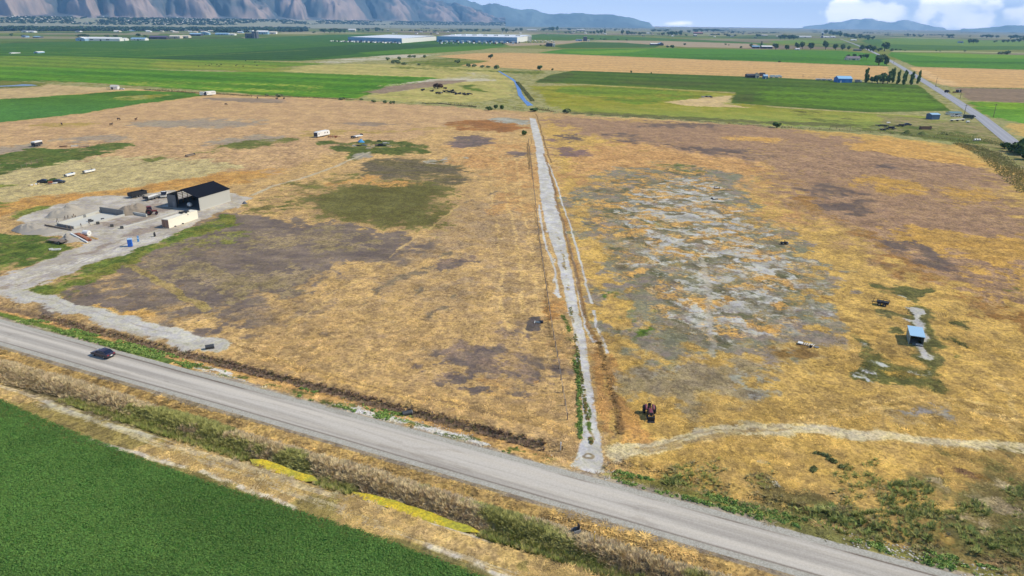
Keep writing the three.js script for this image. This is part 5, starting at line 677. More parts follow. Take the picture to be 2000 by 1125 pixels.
  const m = thing('utility_marker', 'white utility marker post at the dry verge left of the track entrance', 'marker post', lift(at(1095, 878)), 0); part('post', cyl(0.05, 1.1, 0, 0.55, 0), PAL.white, m); part('cap', rbox(0.2, 0.5, 0.12, 0, 1.2, 0, 0.03), PAL.white, m); part('stake', cyl(0.05, 0.8, 0.25, 0.4, 0.1), PAL.dark, m);
  const y = thing('marker_pole', 'slim yellow marker pole in the brush below the road', 'pole', lift(at(1160, 1063)), 0); part('pole', cyl(0.045, 1.75, 0, 0.87, 0), mat(214, 180, 60, 0.6), y); part('tip', cyl(0.05, 0.12, 0, 1.8, 0), PAL.white, y);
  const c = thing('concrete_box', 'weathered concrete headgate box with a dark post in the ditch brush', 'headgate', lift(at(1125, 1042)), 0.45); part('wall', box(1.0, 0.7, 0.12, 0, 0.35, 0.35), PAL.concrete2, c); part('wall', box(1.0, 0.7, 0.12, 0, 0.35, -0.35), PAL.concrete2, c); part('gate', box(0.1, 1.3, 0.5, 0.35, 0.65, 0), PAL.dark, c); part('slab', box(1.2, 0.1, 0.9, 0, 0.05, 0), PAL.concrete2, c);
  for (const [x, y2, l] of [[795, 808, 'dark culvert pipe end in the ditch beside the road verge'], [410, 681, 'culvert pipe end at the tip of the gravel driveway']]) { const t = thing('culvert_pipe', l, 'culvert', lift(at(x, y2), 0.1), Math.atan2(RN[0], RN[1])); part('pipe', new THREE.CylinderGeometry(0.42, 0.42, 1.6, 20, 1, true).rotateZ(Math.PI / 2).translate(0, 0.35, 0), mat(70, 72, 74, 0.6, 0.3, { side: 2 }), t); part('collar', new THREE.TorusGeometry(0.42, 0.05, 6, 20).rotateY(Math.PI / 2).translate(0.8, 0.35, 0), PAL.steel, t); }
  const g = thing('hay_feeder', 'row of thin upright stakes in gold grass right of the shelter', 'stakes', at(1839, 619), 0.05); for (let i = 0; i < 5; i++) part('stake', bar([i * 0.4 - 0.8, 0, 0], [i * 0.4 - 0.72, 1.1, 0], 0.035), PAL.oldwood, g);
  const rl = thing('pipe_gate', 'thin dark pipe gate lying beside the pale salt trail', 'gate', at(1778, 614), -0.2); part('pipe', [bar([-0.6, 0.05, 0], [-0.6, 1.2, 0], 0.05), bar([-0.6, 0.1, 0], [0.8, 0.1, 0.15], 0.05)], PAL.dark, rl);
}
// ------------------------------------------------------------------ the left pasture: trailers, boats, scrap, horses
function camper(label, pa, pb, w, h, turnAdd = 0) {
  const s = along(pa, pb), o = thing('camper_trailer', label, 'camper', s.p, s.turn + turnAdd), L = s.len; part('body', prism([[-L / 2, 0.6], [-L / 2, h - 0.2], [-L / 2 + 0.3, h], [L / 2 - 0.6, h], [L / 2, h - 0.7], [L / 2, 0.6]], w, 0.06), PAL.white, o); for (const x of [-0.38, 0.1, 0.3]) part('window', box(0.7, 0.6, 0.04, L * x, h * 0.65, w / 2 + 0.01), PAL.glass, o); part('rear_panel', box(0.05, h - 1.0, w - 0.1, -L / 2 - 0.01, h / 2 + 0.2, 0), mat(70, 74, 84, 0.6), o); part('roof', box(L - 1.2, 0.08, w - 0.2, -0.1, h + 0.02, 0), PAL.white, o); wheels(o, [-0.5, 0.5], w / 2 - 0.2, 0.36); part('tongue', bar([L / 2, 0.6, 0], [L / 2 + 1.1, 0.5, 0], 0.07), PAL.dark, o); return o;
}
camper('white camper trailer standing alone in the dry pasture', [617, 269], [641, 264], 2.6, 3.0);
camper('white fifth wheel camper at the far edge of the green wedge', [402, 187], [420, 185.5], 2.9, 3.4);
{
  const o = thing('box_truck', 'small white truck parked left of the fifth wheel camper', 'truck', at(397, 186.5), 0.1); part('box', rbox(3.4, 2.4, 2.2, -0.8, 1.7, 0, 0.05), PAL.white, o); part('cab', prism([[0.9, 0.5], [0.9, 2.0], [1.8, 2.0], [2.4, 1.3], [2.5, 0.5]], 2.0, 0.06), PAL.dark, o); wheels(o, [-1.6, 1.6], 0.95, 0.42);
  const s = thing('shed', 'small white shed at the edge of the bright meadow', 'shed', at(225, 174.5), 0); part('wall', box(6.4, 2.6, 4, 0, 1.3, 0), PAL.white, s); part('roof', prism([[-2.3, 2.6], [0, 3.8], [2.3, 2.6]], 6.8).rotateY(Math.PI / 2), PAL.concrete, s); part('door', box(1.6, 1.9, 0.06, -1.6, 0.95, 2.02), PAL.dark, s); part('lean_to', [box(3.2, 0.15, 3.4, -5, 2.2, 0, 0, 0, 0.12), box(0.15, 2.1, 0.15, -6.4, 1.05, 1.5), box(0.15, 2.1, 0.15, -6.4, 1.05, -1.5)], PAL.slate, s);
  sedan('white car parked beside the small white shed', at(238, 175), 0.1, PAL.white);
  const h = thing('horse_trailer', 'old white roofed horse trailer in weeds at the left', 'trailer', along([66, 287], [80, 284]).p, along([66, 287], [80, 284]).turn); part('body', rbox(5, 1.3, 2.2, 0, 1.3, 0, 0.05), mat(58, 58, 62, 0.7), h); part('roof', rbox(5.2, 0.6, 2.3, 0, 2.25, 0, 0.1), PAL.white, h); wheels(h, [-0.6, 0.4], 1.0, 0.36); part('door', box(0.05, 1.6, 1.9, -2.53, 1.5, 0), PAL.black, h); part('tongue', bar([2.5, 0.6, 0], [3.8, 0.5, 0], 0.07), PAL.dark, h);
  for (const [a, b, l] of [[[128, 346.5], [148, 341.5], 'left one of two white boats on the pale pasture'], [[164, 339.5], [187, 334.5], 'right white boat with a dark cockpit on the pale pasture']]) { const q = along(a, b), t = thing('boat', l, 'boat', q.p, q.turn), L = q.len, hull = prism([[-L / 2, -0.8], [-L / 2, 0.8], [L * 0.25, 0.85], [L / 2, 0], [L * 0.25, -0.85]], 0.7, 0.12); hull.rotateX(-Math.PI / 2); part('hull', hull.translate(0, 0.75, 0), PAL.white, t); part('cockpit', box(L * 0.35, 0.06, 0.8, L * 0.02, 1.12, 0), l.includes('dark') ? PAL.slate : PAL.paleblue, t); part('windshield', box(0.08, 0.35, 1.0, L * 0.2, 1.25, 0), PAL.glass, t); part('cradle', [box(0.2, 0.4, 1.2, -L * 0.25, 0.2, 0), box(0.2, 0.4, 1.2, L * 0.2, 0.2, 0)], PAL.dark, t); part('motor', box(0.4, 0.7, 0.4, -L / 2 - 0.2, 0.9, 0), PAL.dark, t); }
  sedan('dark derelict car among bushes at the far left', at(87, 357), 0.2, mat(40, 44, 48, 0.6)); sedan('second dark wreck right of the bushes at the far left', at(115, 357.5), 0.3, mat(66, 68, 70, 0.6));
  const t1 = thing('barrel', 'rusty brown drum in front of the bushes at far left', 'drum', at(99, 359.5), 0.4); part('drum', cyl(0.6, 1.4, 0, 0.6, 0, 'x', 18), PAL.rust, t1); part('hoop', [cyl(0.63, 0.06, -0.3, 0.6, 0, 'x', 18), cyl(0.63, 0.06, 0.3, 0.6, 0, 'x', 18)], PAL.dark, t1);
  const t2 = thing('scrap_sheet', 'pale metal sheets between the drum and the second wreck', 'scrap', at(106.5, 359), 0.2); part('sheet', box(2.2, 0.1, 1.2, 0, 0.4, 0, 0, 0.2), PAL.white, t2); part('sheet', box(1.4, 0.1, 0.9, -1.0, 0.25, 0.6), PAL.concrete, t2);
  for (let i = 0; i < 5; i++) { const b = thing('stone_block', nth(i) + ' pale block from the left in the short row beside the bushes', 'block', at(58 + i * 4.2, 363.5 - i * 0.9), i * 0.7, 'pale blocks in a row at far left'); part('block', rbox(0.8, 0.5, 0.6, 0, 0.25, 0, 0.1), i % 2 ? PAL.white : PAL.tan, b); }
  const lg = along([362, 307], [380, 303]), L1 = thing('log_pile', 'short pile of dark logs beside the green weed strip', 'logs', lg.p, lg.turn); for (let i = 0; i < 4; i++) part('log', cyl(0.28, lg.len * (0.6 + i * 0.1), i * 0.3 - 0.4, 0.28 + (i === 3 ? 0.45 : 0), -0.6 + (i % 3) * 0.55, 'x', 10), PAL.oldwood, L1); part('stump', cyl(0.4, 0.8, lg.len / 2, 0.4, 0), PAL.dark, L1);
  const d = along([116, 287.5], [132, 286.5]), dk = thing('harrow', 'dark flat harrow lying on sand right of the horse trailer', 'harrow', d.p, d.turn); part('frame', [box(d.len, 0.2, 0.15, 0, 0.4, 0.5), box(d.len, 0.2, 0.15, 0, 0.4, -0.5), box(d.len, 0.2, 0.15, 0, 0.4, 0)], PAL.dark, dk); part('tine', Array.from({ length: 9 }, (_, i) => box(0.1, 0.4, 1.2, -d.len / 2 + 0.3 + i * (d.len - 0.6) / 8, 0.2, 0)), PAL.rust, dk);
  const w = thing('water_trough', 'pale water trough in the green weeds right of the harrow', 'trough', at(146, 286), 0.5); part('basin', [box(3, 0.6, 0.1, 0, 0.3, 0.6), box(3, 0.6, 0.1, 0, 0.3, -0.6), box(0.1, 0.6, 1.2, 1.5, 0.3, 0), box(0.1, 0.6, 1.2, -1.5, 0.3, 0), box(2.8, 0.1, 1.1, 0, 0.4, 0)], PAL.concrete, w);
  const pn = thing('leaning_gate', 'leaning grey gate panels at the top of the weeds', 'gate', at(163, 286.5), 0.15); part('rail', [0.3, 0.7, 1.1].map((y) => bar([-2.6, y, 0], [2.6, y, 0.2], 0.06)), PAL.steel, pn); part('upright', [-2.6, 0, 2.6].map((x) => bar([x, 0, 0], [x, 1.2, 0.1], 0.06)), PAL.steel, pn); part('beam', box(4.5, 0.2, 0.3, 0.6, 0.1, 1.2, 0.15), PAL.dark, pn);
}
{                                                                                         // the scrap yard round the blue tarp
  const r = thing('rusty_implement', 'rusty orange farm implement right of the white camper', 'implement', at(650, 268.5), 0.15); part('frame', [box(5.5, 0.2, 0.2, 0, 0.7, 0.7), box(5.5, 0.2, 0.2, 0, 0.7, -0.7)], PAL.rust, r); for (let i = 0; i < 5; i++) part('tine', bar([-2.2 + i * 1.1, 0, 0.9], [-2.2 + i * 1.1, 1.1, -0.8], 0.1), i % 2 ? mat(170, 84, 44, 0.9) : PAL.dark, r); part('wheel', cyl(0.5, 0.2, 1.6, 0.5, 1.1, 'z', 16), PAL.rust, r); part('drawbar', bar([2.7, 0.7, 0], [4.2, 0.4, 0], 0.09), PAL.rust, r);
  const s = along([689, 270], [706, 267]), u = thing('utility_trailer', 'low trailer with a white deck and black ends above the blue tarp', 'trailer', s.p, s.turn); part('deck', box(s.len, 0.5, 2.0, 0, 0.8, 0), PAL.white, u); part('fender', box(1.6, 0.5, 2.2, -s.len / 2 + 0.3, 0.85, 0), PAL.black, u); part('ramp', box(0.12, 1.0, 2.0, s.len / 2, 1.2, 0, 0, 0, -0.3), PAL.black, u); wheels(u, [-s.len / 2 + 0.2, -0.6], 1.0, 0.38);
  mound('tarp', 'bright blue tarp draped over a heap in the weeds', 'tarp', at(706, 277.5), 1.9, 1.6, 1.5, mat(74, 156, 208, 0.5), 21);
  for (let k = 0; k < 2; k++) { const p = thing('lumber_pile', k ? 'right stack of pale boards in the scrap weeds below the tarp' : 'left stack of pale boards in the scrap weeds below the tarp', 'lumber', at(k ? 728 : 720, k ? 287 : 290), 0.1 + k * 0.1); for (let i = 0; i < 5; i++) part('board', box(2.6 - k * 0.6, 0.16, 0.42, (i % 2) * 0.2, 0.25 + (i % 2) * 0.12, -2.2 + i * 1.1), mat(206, 186, 140, 0.9), p); part('bearer', [box(0.2, 0.2, 5, -0.8, 0.1, 0), box(0.2, 0.2, 5, 0.8, 0.1, 0)], PAL.dark, p); }
  const items = [[700, 285, 3.2, 0.6, 0.8, PAL.black, 'long black beam lying left of the board stacks'], [692, 285.5, 2.0, 0.5, 1.0, PAL.concrete, 'pale slab at the left end of the black beam'], [712, 284, 2.6, 0.4, 1.4, mat(88, 104, 124, 0.8), 'grey blue sheet between the black beam and the boards'], [738, 284.5, 3.0, 0.9, 1.2, PAL.oldwood, 'grey wooden crate heap right of the boards'], [746, 284.8, 4.0, 1.1, 1.4, PAL.black, 'dark engine block heap right of the crates'], [754, 280, 3.4, 0.5, 1.2, PAL.concrete, 'pale pipe bundle above the engine heap'], [760, 286, 2.6, 0.5, 1.0, PAL.tan, 'light sheet at the right end of the scrap'], [742, 276.5, 3.0, 0.9, 1.0, mat(104, 110, 60, 0.9), 'olive drum stack at the top of the weeds']];
  for (const [x, y, w, h, d, m, l] of items) { const p = thing('scrap', l, 'scrap', at(x, y), rr(-0.3, 0.3)); part('piece', box(w, h * 0.5, d, 0, h * 0.25, 0), m, p); part('piece', box(w * 0.6, h * 0.5, d * 0.7, -w * 0.15, h * 0.72, 0.1, 0.3), m, p); part('piece', bar([-w * 0.5, 0.1, d * 0.6], [w * 0.3, h * 0.7, d * 0.5], 0.09), m, p); }
}
// ------------------------------------------------------------------ animals: one smooth body each
function bodyGeo(bones, size, res) {                                                      // tapered capsules joined softly and meshed as one surface
  const mc = new MarchingCubes(res, new THREE.MeshBasicMaterial(), false, false, 60000), h = size / 2; mc.isolation = 0; const k = 0.07;
  for (let z = 0; z < res; z++) for (let y = 0; y < res; y++) for (let x = 0; x < res; x++) {
    const X = ((x - res / 2) / (res / 2)) * h, Y = ((y - res / 2) / (res / 2)) * h + h * 0.75, Z = ((z - res / 2) / (res / 2)) * h; let s = 0;
    for (const [ax, ay, az, ra, bx, by, bz, rb] of bones) { const dx = bx - ax, dy = by - ay, dz = bz - az, t = clamp(((X - ax) * dx + (Y - ay) * dy + (Z - az) * dz) / (dx * dx + dy * dy + dz * dz)), d = Math.hypot(X - ax - dx * t, Y - ay - dy * t, Z - az - dz * t) - (ra + (rb - ra) * t); s += Math.exp(-d / k * 2); }
    mc.field[x + y * res + z * res * res] = Math.log(s) * k / 2;
  }
  mc.update(); const n = mc.count, g = new THREE.BufferGeometry(); g.setAttribute('position', new THREE.Float32BufferAttribute(mc.positionArray.slice(0, n * 3), 3)); g.setAttribute('normal', new THREE.Float32BufferAttribute(mc.normalArray.slice(0, n * 3), 3)); g.scale(h, h, h).translate(0, h * 0.75, 0); return g;
}
const legs = (fx, hx, top, r) => [-1, 1].flatMap((s) => [[fx, top, s * 0.17, 0.12, fx + 0.03, top * 0.5, s * 0.17, 0.075], [fx + 0.03, top * 0.5, s * 0.17, 0.075, fx, 0.06, s * 0.17, 0.06], [hx, top, s * 0.17, 0.18, hx + 0.12, top * 0.66, s * 0.17, 0.11], [hx + 0.12, top * 0.66, s * 0.17, 0.11, hx - 0.08, top * 0.42, s * 0.17, 0.07], [hx - 0.08, top * 0.42, s * 0.17, 0.07, hx - 0.02, 0.06, s * 0.17, 0.06]]);
const horseBones = (g) => [[-0.62, 1.25, 0, 0.31, 0.5, 1.2, 0, 0.33], g ? [0.55, 1.3, 0, 0.22, 1.05, 0.72, 0, 0.13] : [0.55, 1.35, 0, 0.22, 1.0, 1.85, 0, 0.13], g ? [1.05, 0.72, 0, 0.13, 1.2, 0.28, 0, 0.08] : [1.0, 1.85, 0, 0.14, 1.36, 1.62, 0, 0.08], [-0.85, 1.4, 0, 0.06, -1.0, 0.75, 0, 0.05], ...legs(0.45, -0.62, 1.1)];
const horseGeo = [bodyGeo(horseBones(true), 3.0, 40), bodyGeo(horseBones(false), 3.0, 40)], coat = mat(58, 42, 36, 0.8), coat2 = mat(84, 58, 42, 0.8);
function animal(name, label, cat, p, turn, g, m, group) { const o = new THREE.Mesh(g, m); o.name = numbered(name); o.position.copy(p); o.rotation.y = turn; o.castShadow = o.receiveShadow = true; tag(o, label, cat, group); scene.add(o); return o; }
animal('horse', 'dark horse grazing alone furthest left in the dry pasture', 'horse', at(121, 245), 2.4, horseGeo[0], coat2);
animal('horse', 'dark horse with raised head, nearest of the three in the pasture', 'horse', at(217.5, 246), 0.2, horseGeo[1], coat);
animal('horse', 'dark horse standing side on above the nearest one of three', 'horse', at(232, 235), 0.1, horseGeo[0], coat);
animal('horse', 'dark horse facing away, right one of the three in the pasture', 'horse', at(266, 235.5), 1.2, horseGeo[1], coat2);
animal('horse', 'dark horse near the fifth wheel camper and brown patch', 'horse', at(441.5, 206), 0.2, horseGeo[0], coat);
const cowGeo = bodyGeo([[-0.75, 1.1, 0, 0.38, 0.55, 1.05, 0, 0.4], [0.6, 1.15, 0, 0.24, 1.1, 0.9, 0, 0.17], [1.1, 0.9, 0, 0.16, 1.35, 0.6, 0, 0.1], [-1.05, 1.25, 0, 0.05, -1.1, 0.6, 0, 0.04], ...legs(0.5, -0.7, 0.9)], 3.0, 32);
for (const [x, y] of [[388, 130.5], [402, 127.5], [409, 128.5], [413, 126.5], [424, 127], [428, 130], [432, 127.5], [461, 129.5], [463, 127], [475, 130.5], [480, 119.5], [498, 122.5], [502, 129], [506, 121]]) animal('cow', nth(x === 388 ? 0 : [388, 402, 409, 413, 424, 428, 432, 461, 463, 475, 480, 498, 502, 506].indexOf(x)) + ' dark cow from the left in the herd on the pale far meadow', 'cow', at(x, y), rr(0, 6.2), cowGeo, coat, 'cattle on the pale far meadow');
for (const [x, y] of [[503, 193], [541, 194.5], [555, 194]]) animal('cow', ['left', 'middle', 'right'][[503, 541, 555].indexOf(x)] + ' dark cow of three on bare ground below the brushy meadow edge', 'cow', at(x, y), rr(0, 6.2), cowGeo, coat, 'cows below the meadow edge');

// ------------------------------------------------------------------ plants
function leafGeo(n, place, size, seed, tones) {                                           // many leaf clumps, each a bent pair of triangles, through a crown's volume
  const r = rand(seed), pos = [], c = [], nor = []; const v = new THREE.Vector3(), a = new THREE.Vector3(), b = new THREE.Vector3(), nn = new THREE.Vector3();
  for (let i = 0; i < n; i++) {
    const [x, y, z] = place(r), s = size * (0.6 + 0.8 * r()); nn.set(r() - 0.5, r() * 0.9 - 0.1, r() - 0.5).add(v.set(x, y - 0.5, z).multiplyScalar(1.1)).normalize(); a.set(r() - 0.5, r() - 0.5, r() - 0.5).cross(nn).normalize(); b.crossVectors(nn, a);
    const t = tones[(r() * tones.length) | 0], k = 0.75 + 0.5 * r(), P = (u, w, o) => { pos.push(x + a.x * u * s + b.x * w * s + nn.x * o * s, y + a.y * u * s + b.y * w * s + nn.y * o * s, z + a.z * u * s + b.z * w * s + nn.z * o * s); c.push(t[0] * k, t[1] * k, t[2] * k); nor.push(nn.x, nn.y, nn.z); };
    P(-0.5, -0.5, 0); P(0.5, -0.4, 0.1); P(0.1, 0.6, 0.25); P(-0.5, -0.5, 0); P(0.1, 0.6, 0.25); P(-0.6, 0.4, 0.0);
  }
  const g = new THREE.BufferGeometry(); g.setAttribute('position', new THREE.Float32BufferAttribute(pos, 3)); g.setAttribute('color', new THREE.Float32BufferAttribute(c, 3)); g.setAttribute('normal', new THREE.Float32BufferAttribute(nor, 3)); return g;
}
const leafMat = new THREE.MeshPhysicalMaterial({ vertexColors: true, roughness: 0.9, side: THREE.DoubleSide, specularIntensity: 0.3 });
const lobes = (list) => (r) => { const L = list[(r() * list.length) | 0]; let x, y, z, q; do { x = r() * 2 - 1; y = r() * 2 - 1; z = r() * 2 - 1; q = x * x + y * y + z * z; } while (q > 1 || q < 0.2 && r() < 0.7); return [L[0] + x * L[3], L[1] + y * L[4], L[2] + z * L[3]]; };
const roundLobes = (s) => { const r = rand(s), l = []; for (let i = 0; i < 9; i++) { const a = r() * 6.28, d = 0.28 * Math.sqrt(r()); l.push([Math.cos(a) * d, 0.36 + r() * 0.42, Math.sin(a) * d, 0.15 + r() * 0.09, 0.13 + r() * 0.08]); } return l; };
const poplarLobes = (s) => { const r = rand(s), l = []; for (let i = 0; i < 9; i++) { const y = 0.16 + i * 0.085; l.push([(r() - 0.5) * 0.3, y, (r() - 0.5) * 0.3, (0.34 - Math.abs(y - 0.4) * 0.34) * (0.7 + 0.5 * r()), 0.1]); } return l; };
const bushLobes = (s) => { const r = rand(s), l = []; for (let i = 0; i < 7; i++) { const a = r() * 6.28, d = 0.3 * Math.sqrt(r()); l.push([Math.cos(a) * d, 0.25 + r() * 0.35, Math.sin(a) * d, 0.22, 0.2]); } return l; };
const tone3 = (a, b, c) => [linOf(...a), linOf(...b), linOf(...c)];
const GREEN = tone3([70, 96, 46], [90, 112, 54], [108, 126, 66]), SAGE = tone3([118, 134, 86], [136, 148, 98], [98, 116, 72]), BROWNB = tone3([104, 82, 66], [124, 98, 78], [84, 66, 56]), DARKG = tone3([74, 100, 56], [92, 118, 66], [112, 134, 80]), POP = tone3([82, 110, 54], [100, 124, 62], [120, 138, 74]);
const CROWN = { r: [1, 2, 3].map((s) => leafGeo(520, lobes(roundLobes(s)), 0.13, s, DARKG)), p: [1, 2, 3].map((s) => leafGeo(560, lobes(poplarLobes(s)), 0.12, s + 10, POP)), b: [1, 2, 3].map((s) => leafGeo(420, lobes(bushLobes(s)), 0.16, s + 20, SAGE)), g: [1, 2].map((s) => leafGeo(480, lobes(bushLobes(s + 9)), 0.15, s + 30, GREEN)), x: [leafGeo(460, lobes(bushLobes(17)), 0.13, 44, BROWNB)] };
const TRUNK = { r: mergeGeometries([new THREE.CylinderGeometry(0.025, 0.05, 0.5, 7).translate(0, 0.25, 0), bar([0, 0.3, 0], [0.2, 0.6, 0.1], 0.02), bar([0, 0.3, 0], [-0.2, 0.62, -0.08], 0.02), bar([0, 0.35, 0], [0.02, 0.7, -0.18], 0.018)].map((g) => g.toNonIndexed())), p: mergeGeometries([new THREE.CylinderGeometry(0.02, 0.06, 0.8, 7).translate(0, 0.4, 0), bar([0, 0.2, 0], [0.14, 0.5, 0.1], 0.02), bar([0, 0.25, 0], [-0.12, 0.6, 0.06], 0.02)].map((g) => g.toNonIndexed())), b: mergeGeometries([bar([0, 0, 0], [0.15, 0.5, 0.1], 0.025), bar([0, 0, 0], [-0.18, 0.5, 0.05], 0.025), bar([0, 0, 0], [0.02, 0.55, -0.15], 0.025)].map((g) => g.toNonIndexed())) };
let treeNo = 0;
function plant(kind, x, y, w, h, label, group, y0 = 0) {                                  // x, y: its foot in the photograph, w, h: its size there
  const p = lift(at(x, y), y0), m = mpp(x, y), bush = 'bgx'.includes(kind), o = thing(bush ? 'bush' : kind === 'p' ? 'poplar_tree' : 'tree', label, bush ? 'bush' : 'tree', p, (treeNo * 2.4) % 6.28, group), k = CROWN[kind][treeNo++ % CROWN[kind].length];
  const t = part(bush ? 'stem' : 'trunk', TRUNK[bush ? 'b' : kind], PAL.trunk, o), c = part(bush ? 'foliage' : 'crown', k, leafMat, o); o.scale.set(w * m * 1.1, h * m * 1.04, w * m * 1.1); return o;
}
const grove = (kind, label, group, list) => [...list].sort((a, b) => a[0] - b[0]).forEach(([x, y, w, h, k], i) => plant(k || kind, x, y, w, h, nth(i) + ' from left of the ' + group + ', ' + (kind === 'p' ? 'slim poplar' : 'bg'.includes(kind) ? 'leafy bush' : 'leafy tree'), group));
const ONE = (kind, label, x, y, w, h) => plant(kind, x, y, w, h, label);
ONE('p', 'tall poplar standing apart just right of the blue barn', 1691, 161.5, 11, 28);
grove('p', 'slim poplar in the row between blue barn and farm road', 'poplars beside the farm road', [[1742, 162, 9, 29], [1753, 165, 8, 27], [1765, 166, 11, 28], [1779, 166, 10, 26], [1793, 164, 9, 26], [1737, 161, 9, 26]]);
grove('r', 'dense dark tree in the clump left of the poplar row', 'dark trees beside the poplars', [[1703, 162, 13, 13], [1713, 164, 18, 19], [1724, 164, 20, 23], [1733, 164, 16, 22]]);
ONE('r', 'largest broad dark tree beside the farm road before the stubble', 1716, 128, 25, 23); ONE('r', 'smaller dark tree touching the right of the largest roadside tree', 1731, 128, 12, 17);
ONE('r', 'single round tree standing alone in the tan stubble field', 958, 115, 11, 10);
grove('b', 'grey green willow bush along the dry creek near the stubble', 'willow bushes along the dry creek', [[757, 118, 8, 8], [780, 117, 8, 8], [800, 112.5, 9, 6], [809, 112.5, 8, 6], [829, 113, 7, 7], [769, 124, 10, 10], [777, 125, 10, 10], [789, 126.5, 12, 7], [818, 127.5, 6, 5], [894, 123.5, 11, 9], [915, 131, 9, 10], [926, 131, 9, 7], [942, 132, 10, 6], [953, 132.5, 10, 6], [970, 135, 11, 10]]);
ONE('r', 'round dark tree at the lower edge of the stubble by the canal', 1055, 138, 13, 11);
grove('g', 'tiny dark bush on the line between stubble and striped field', 'small bushes above the striped field', [[1079, 137.5, 4, 5], [1233, 142.5, 4, 6], [1272, 144, 3, 4], [1522, 122, 6, 4]]);
grove('b', 'grey green bush on the fence line left of the canal', 'bushes on the meadow fence line', [[730, 200, 10, 6], [752, 202, 8, 9], [763, 203, 6, 7], [769, 203, 6, 8], [668, 195, 12, 7], [545, 189.5, 14, 8], [522, 187.5, 8, 5], [706, 196, 7, 5]]);
grove('g', 'leafy green bush in the trio left of the track end', 'three bushes left of the track end', [[955, 215.5, 12, 10], [968, 213, 9, 11], [980, 213, 9, 10]]);
ONE('g', 'spreading green bush right beside the end of the canal', 1043, 217.5, 18, 9); ONE('b', 'grey green bush on the dark bank right of the canal', 1107, 221, 15, 11);
ONE('g', 'round dark green bush on the fence line of the right pasture', 1517, 249.5, 16, 14); ONE('g', 'small round green bush left of the upper gravel track', 1024, 264, 11, 12);
ONE('x', 'brown leafless thicket behind the black scrap heaps', 855, 173.5, 20, 14); ONE('x', 'low brown shrub at the right foot of the leafless thicket', 870, 174, 9, 5);
grove('g', 'big dark bush in the clump at right below the farm road', 'dark bushes at right below the farm road', [[1962, 290, 20, 15], [1976, 296, 26, 20], [1992, 302, 30, 30], [2006, 300, 34, 40], [1984, 288, 20, 14], [2014, 312, 30, 30]]);
grove('g', 'dark bush among the wrecks at far left', 'bushes among the wrecks', [[100, 357, 13, 9], [92, 357, 8, 7], [109, 355, 9, 8], [104, 355, 12, 9]]);
grove('r', 'tree in the straight row along the green strip left of the road', 'trees along the lane left of the farm road', [[1468, 93.5, 11, 8], [1515, 96.5, 14, 12], [1536, 97, 12, 10], [1557, 96.5, 11, 14], [1567, 96, 11, 15], [1583, 96.5, 14, 14], [1612, 97, 12, 18], [1632, 98, 12, 13], [1645, 98, 12, 12], [1657, 98, 8, 9]]);
ONE('p', 'slim dark tree between the two white roofed sheds', 1487, 91, 5, 10);
grove('r', 'tree in the clump where the farm road bends far off', 'trees at the farm road bend', [[1684, 98, 14, 11], [1694, 98, 16, 11], [1706, 101, 12, 12], [1727, 100, 19, 18], [1716, 101, 12, 8], [1700, 100, 10, 7], [1742, 100, 10, 4]]);
grove('r', 'dark tree round the grey roofed house in the green field', 'trees round the grey roofed house', [[1656, 114, 8, 8], [1668, 113, 9, 8], [1680, 114, 10, 8], [1693, 115, 10, 10], [1687, 113, 7, 7]]);
grove('r', 'tree in the broad dark grove beside long white sheds', 'grove beside the long white sheds', [[1524, 77, 10, 8], [1533, 77, 12, 10], [1542, 77, 12, 9], [1550, 77.5, 12, 10], [1480, 71.5, 14, 5], [1558, 76, 8, 6]]);
grove('r', 'tree in the long avenue by the far stretch of the farm road', 'avenue by the far farm road', Array.from({ length: 26 }, (_, i) => [1612 + i * 3.6 + rr(-3, 3), 66 + i * 0.46 + rr(-1.5, 2.5), rr(7, 11), rr(5, 9)]));
grove('r', 'tree in the grove at the middle of the far plain', 'groves on the far middle plain', [[1018, 60, 8, 6], [1008, 60, 6, 5], [1062, 60.5, 12, 6], [1072, 60.5, 12, 7], [1080, 61, 10, 9], [1088, 61, 7, 10], [1112, 59.5, 9, 5], [1104, 64.5, 8, 3], [1112, 64.5, 8, 4], [1154, 66, 6, 4], [1160, 66, 6, 5], [1168, 66.5, 8, 8], [1175, 66.5, 8, 9], [1181, 66.5, 4, 10], [1201, 60.5, 5, 4], [1216, 67.5, 8, 9], [1226, 67.5, 12, 8], [1233, 67.5, 8, 6], [1241, 67.5, 6, 5], [1250, 68, 9, 5], [1294, 69, 8, 6]]);
grove('r', 'tree in the thick dark grove right of the plain middle', 'thick grove right of the plain middle', [[1305, 69.5, 10, 8], [1312, 70, 11, 10], [1320, 70, 11, 9], [1328, 70, 10, 9], [1340, 70.5, 6, 4], [1275, 62, 14, 5], [1288, 61.5, 12, 4], [1300, 62, 14, 5], [1330, 63, 9, 4], [1346, 64, 10, 5], [1358, 63, 14, 7], [1370, 62.5, 14, 7], [1382, 62, 14, 6], [1393, 62, 14, 6], [1402, 61.5, 10, 5]]);
grove('g', 'low dark bush on the pale strip before the far green fields', 'bushes on the pale far strip', [[1156, 77, 8, 3], [1173, 77, 4, 3], [1181, 77.5, 8, 3], [1207, 78, 5, 3], [1224, 79, 5, 2.5], [1304, 93, 7, 5], [1313, 93.5, 11, 7], [1337, 88.5, 5, 5], [1417, 87.5, 4, 3], [1423, 88.5, 4, 2], [1447, 94, 6, 5], [1065, 89.5, 5, 3], [1056, 89.5, 4, 3]]);
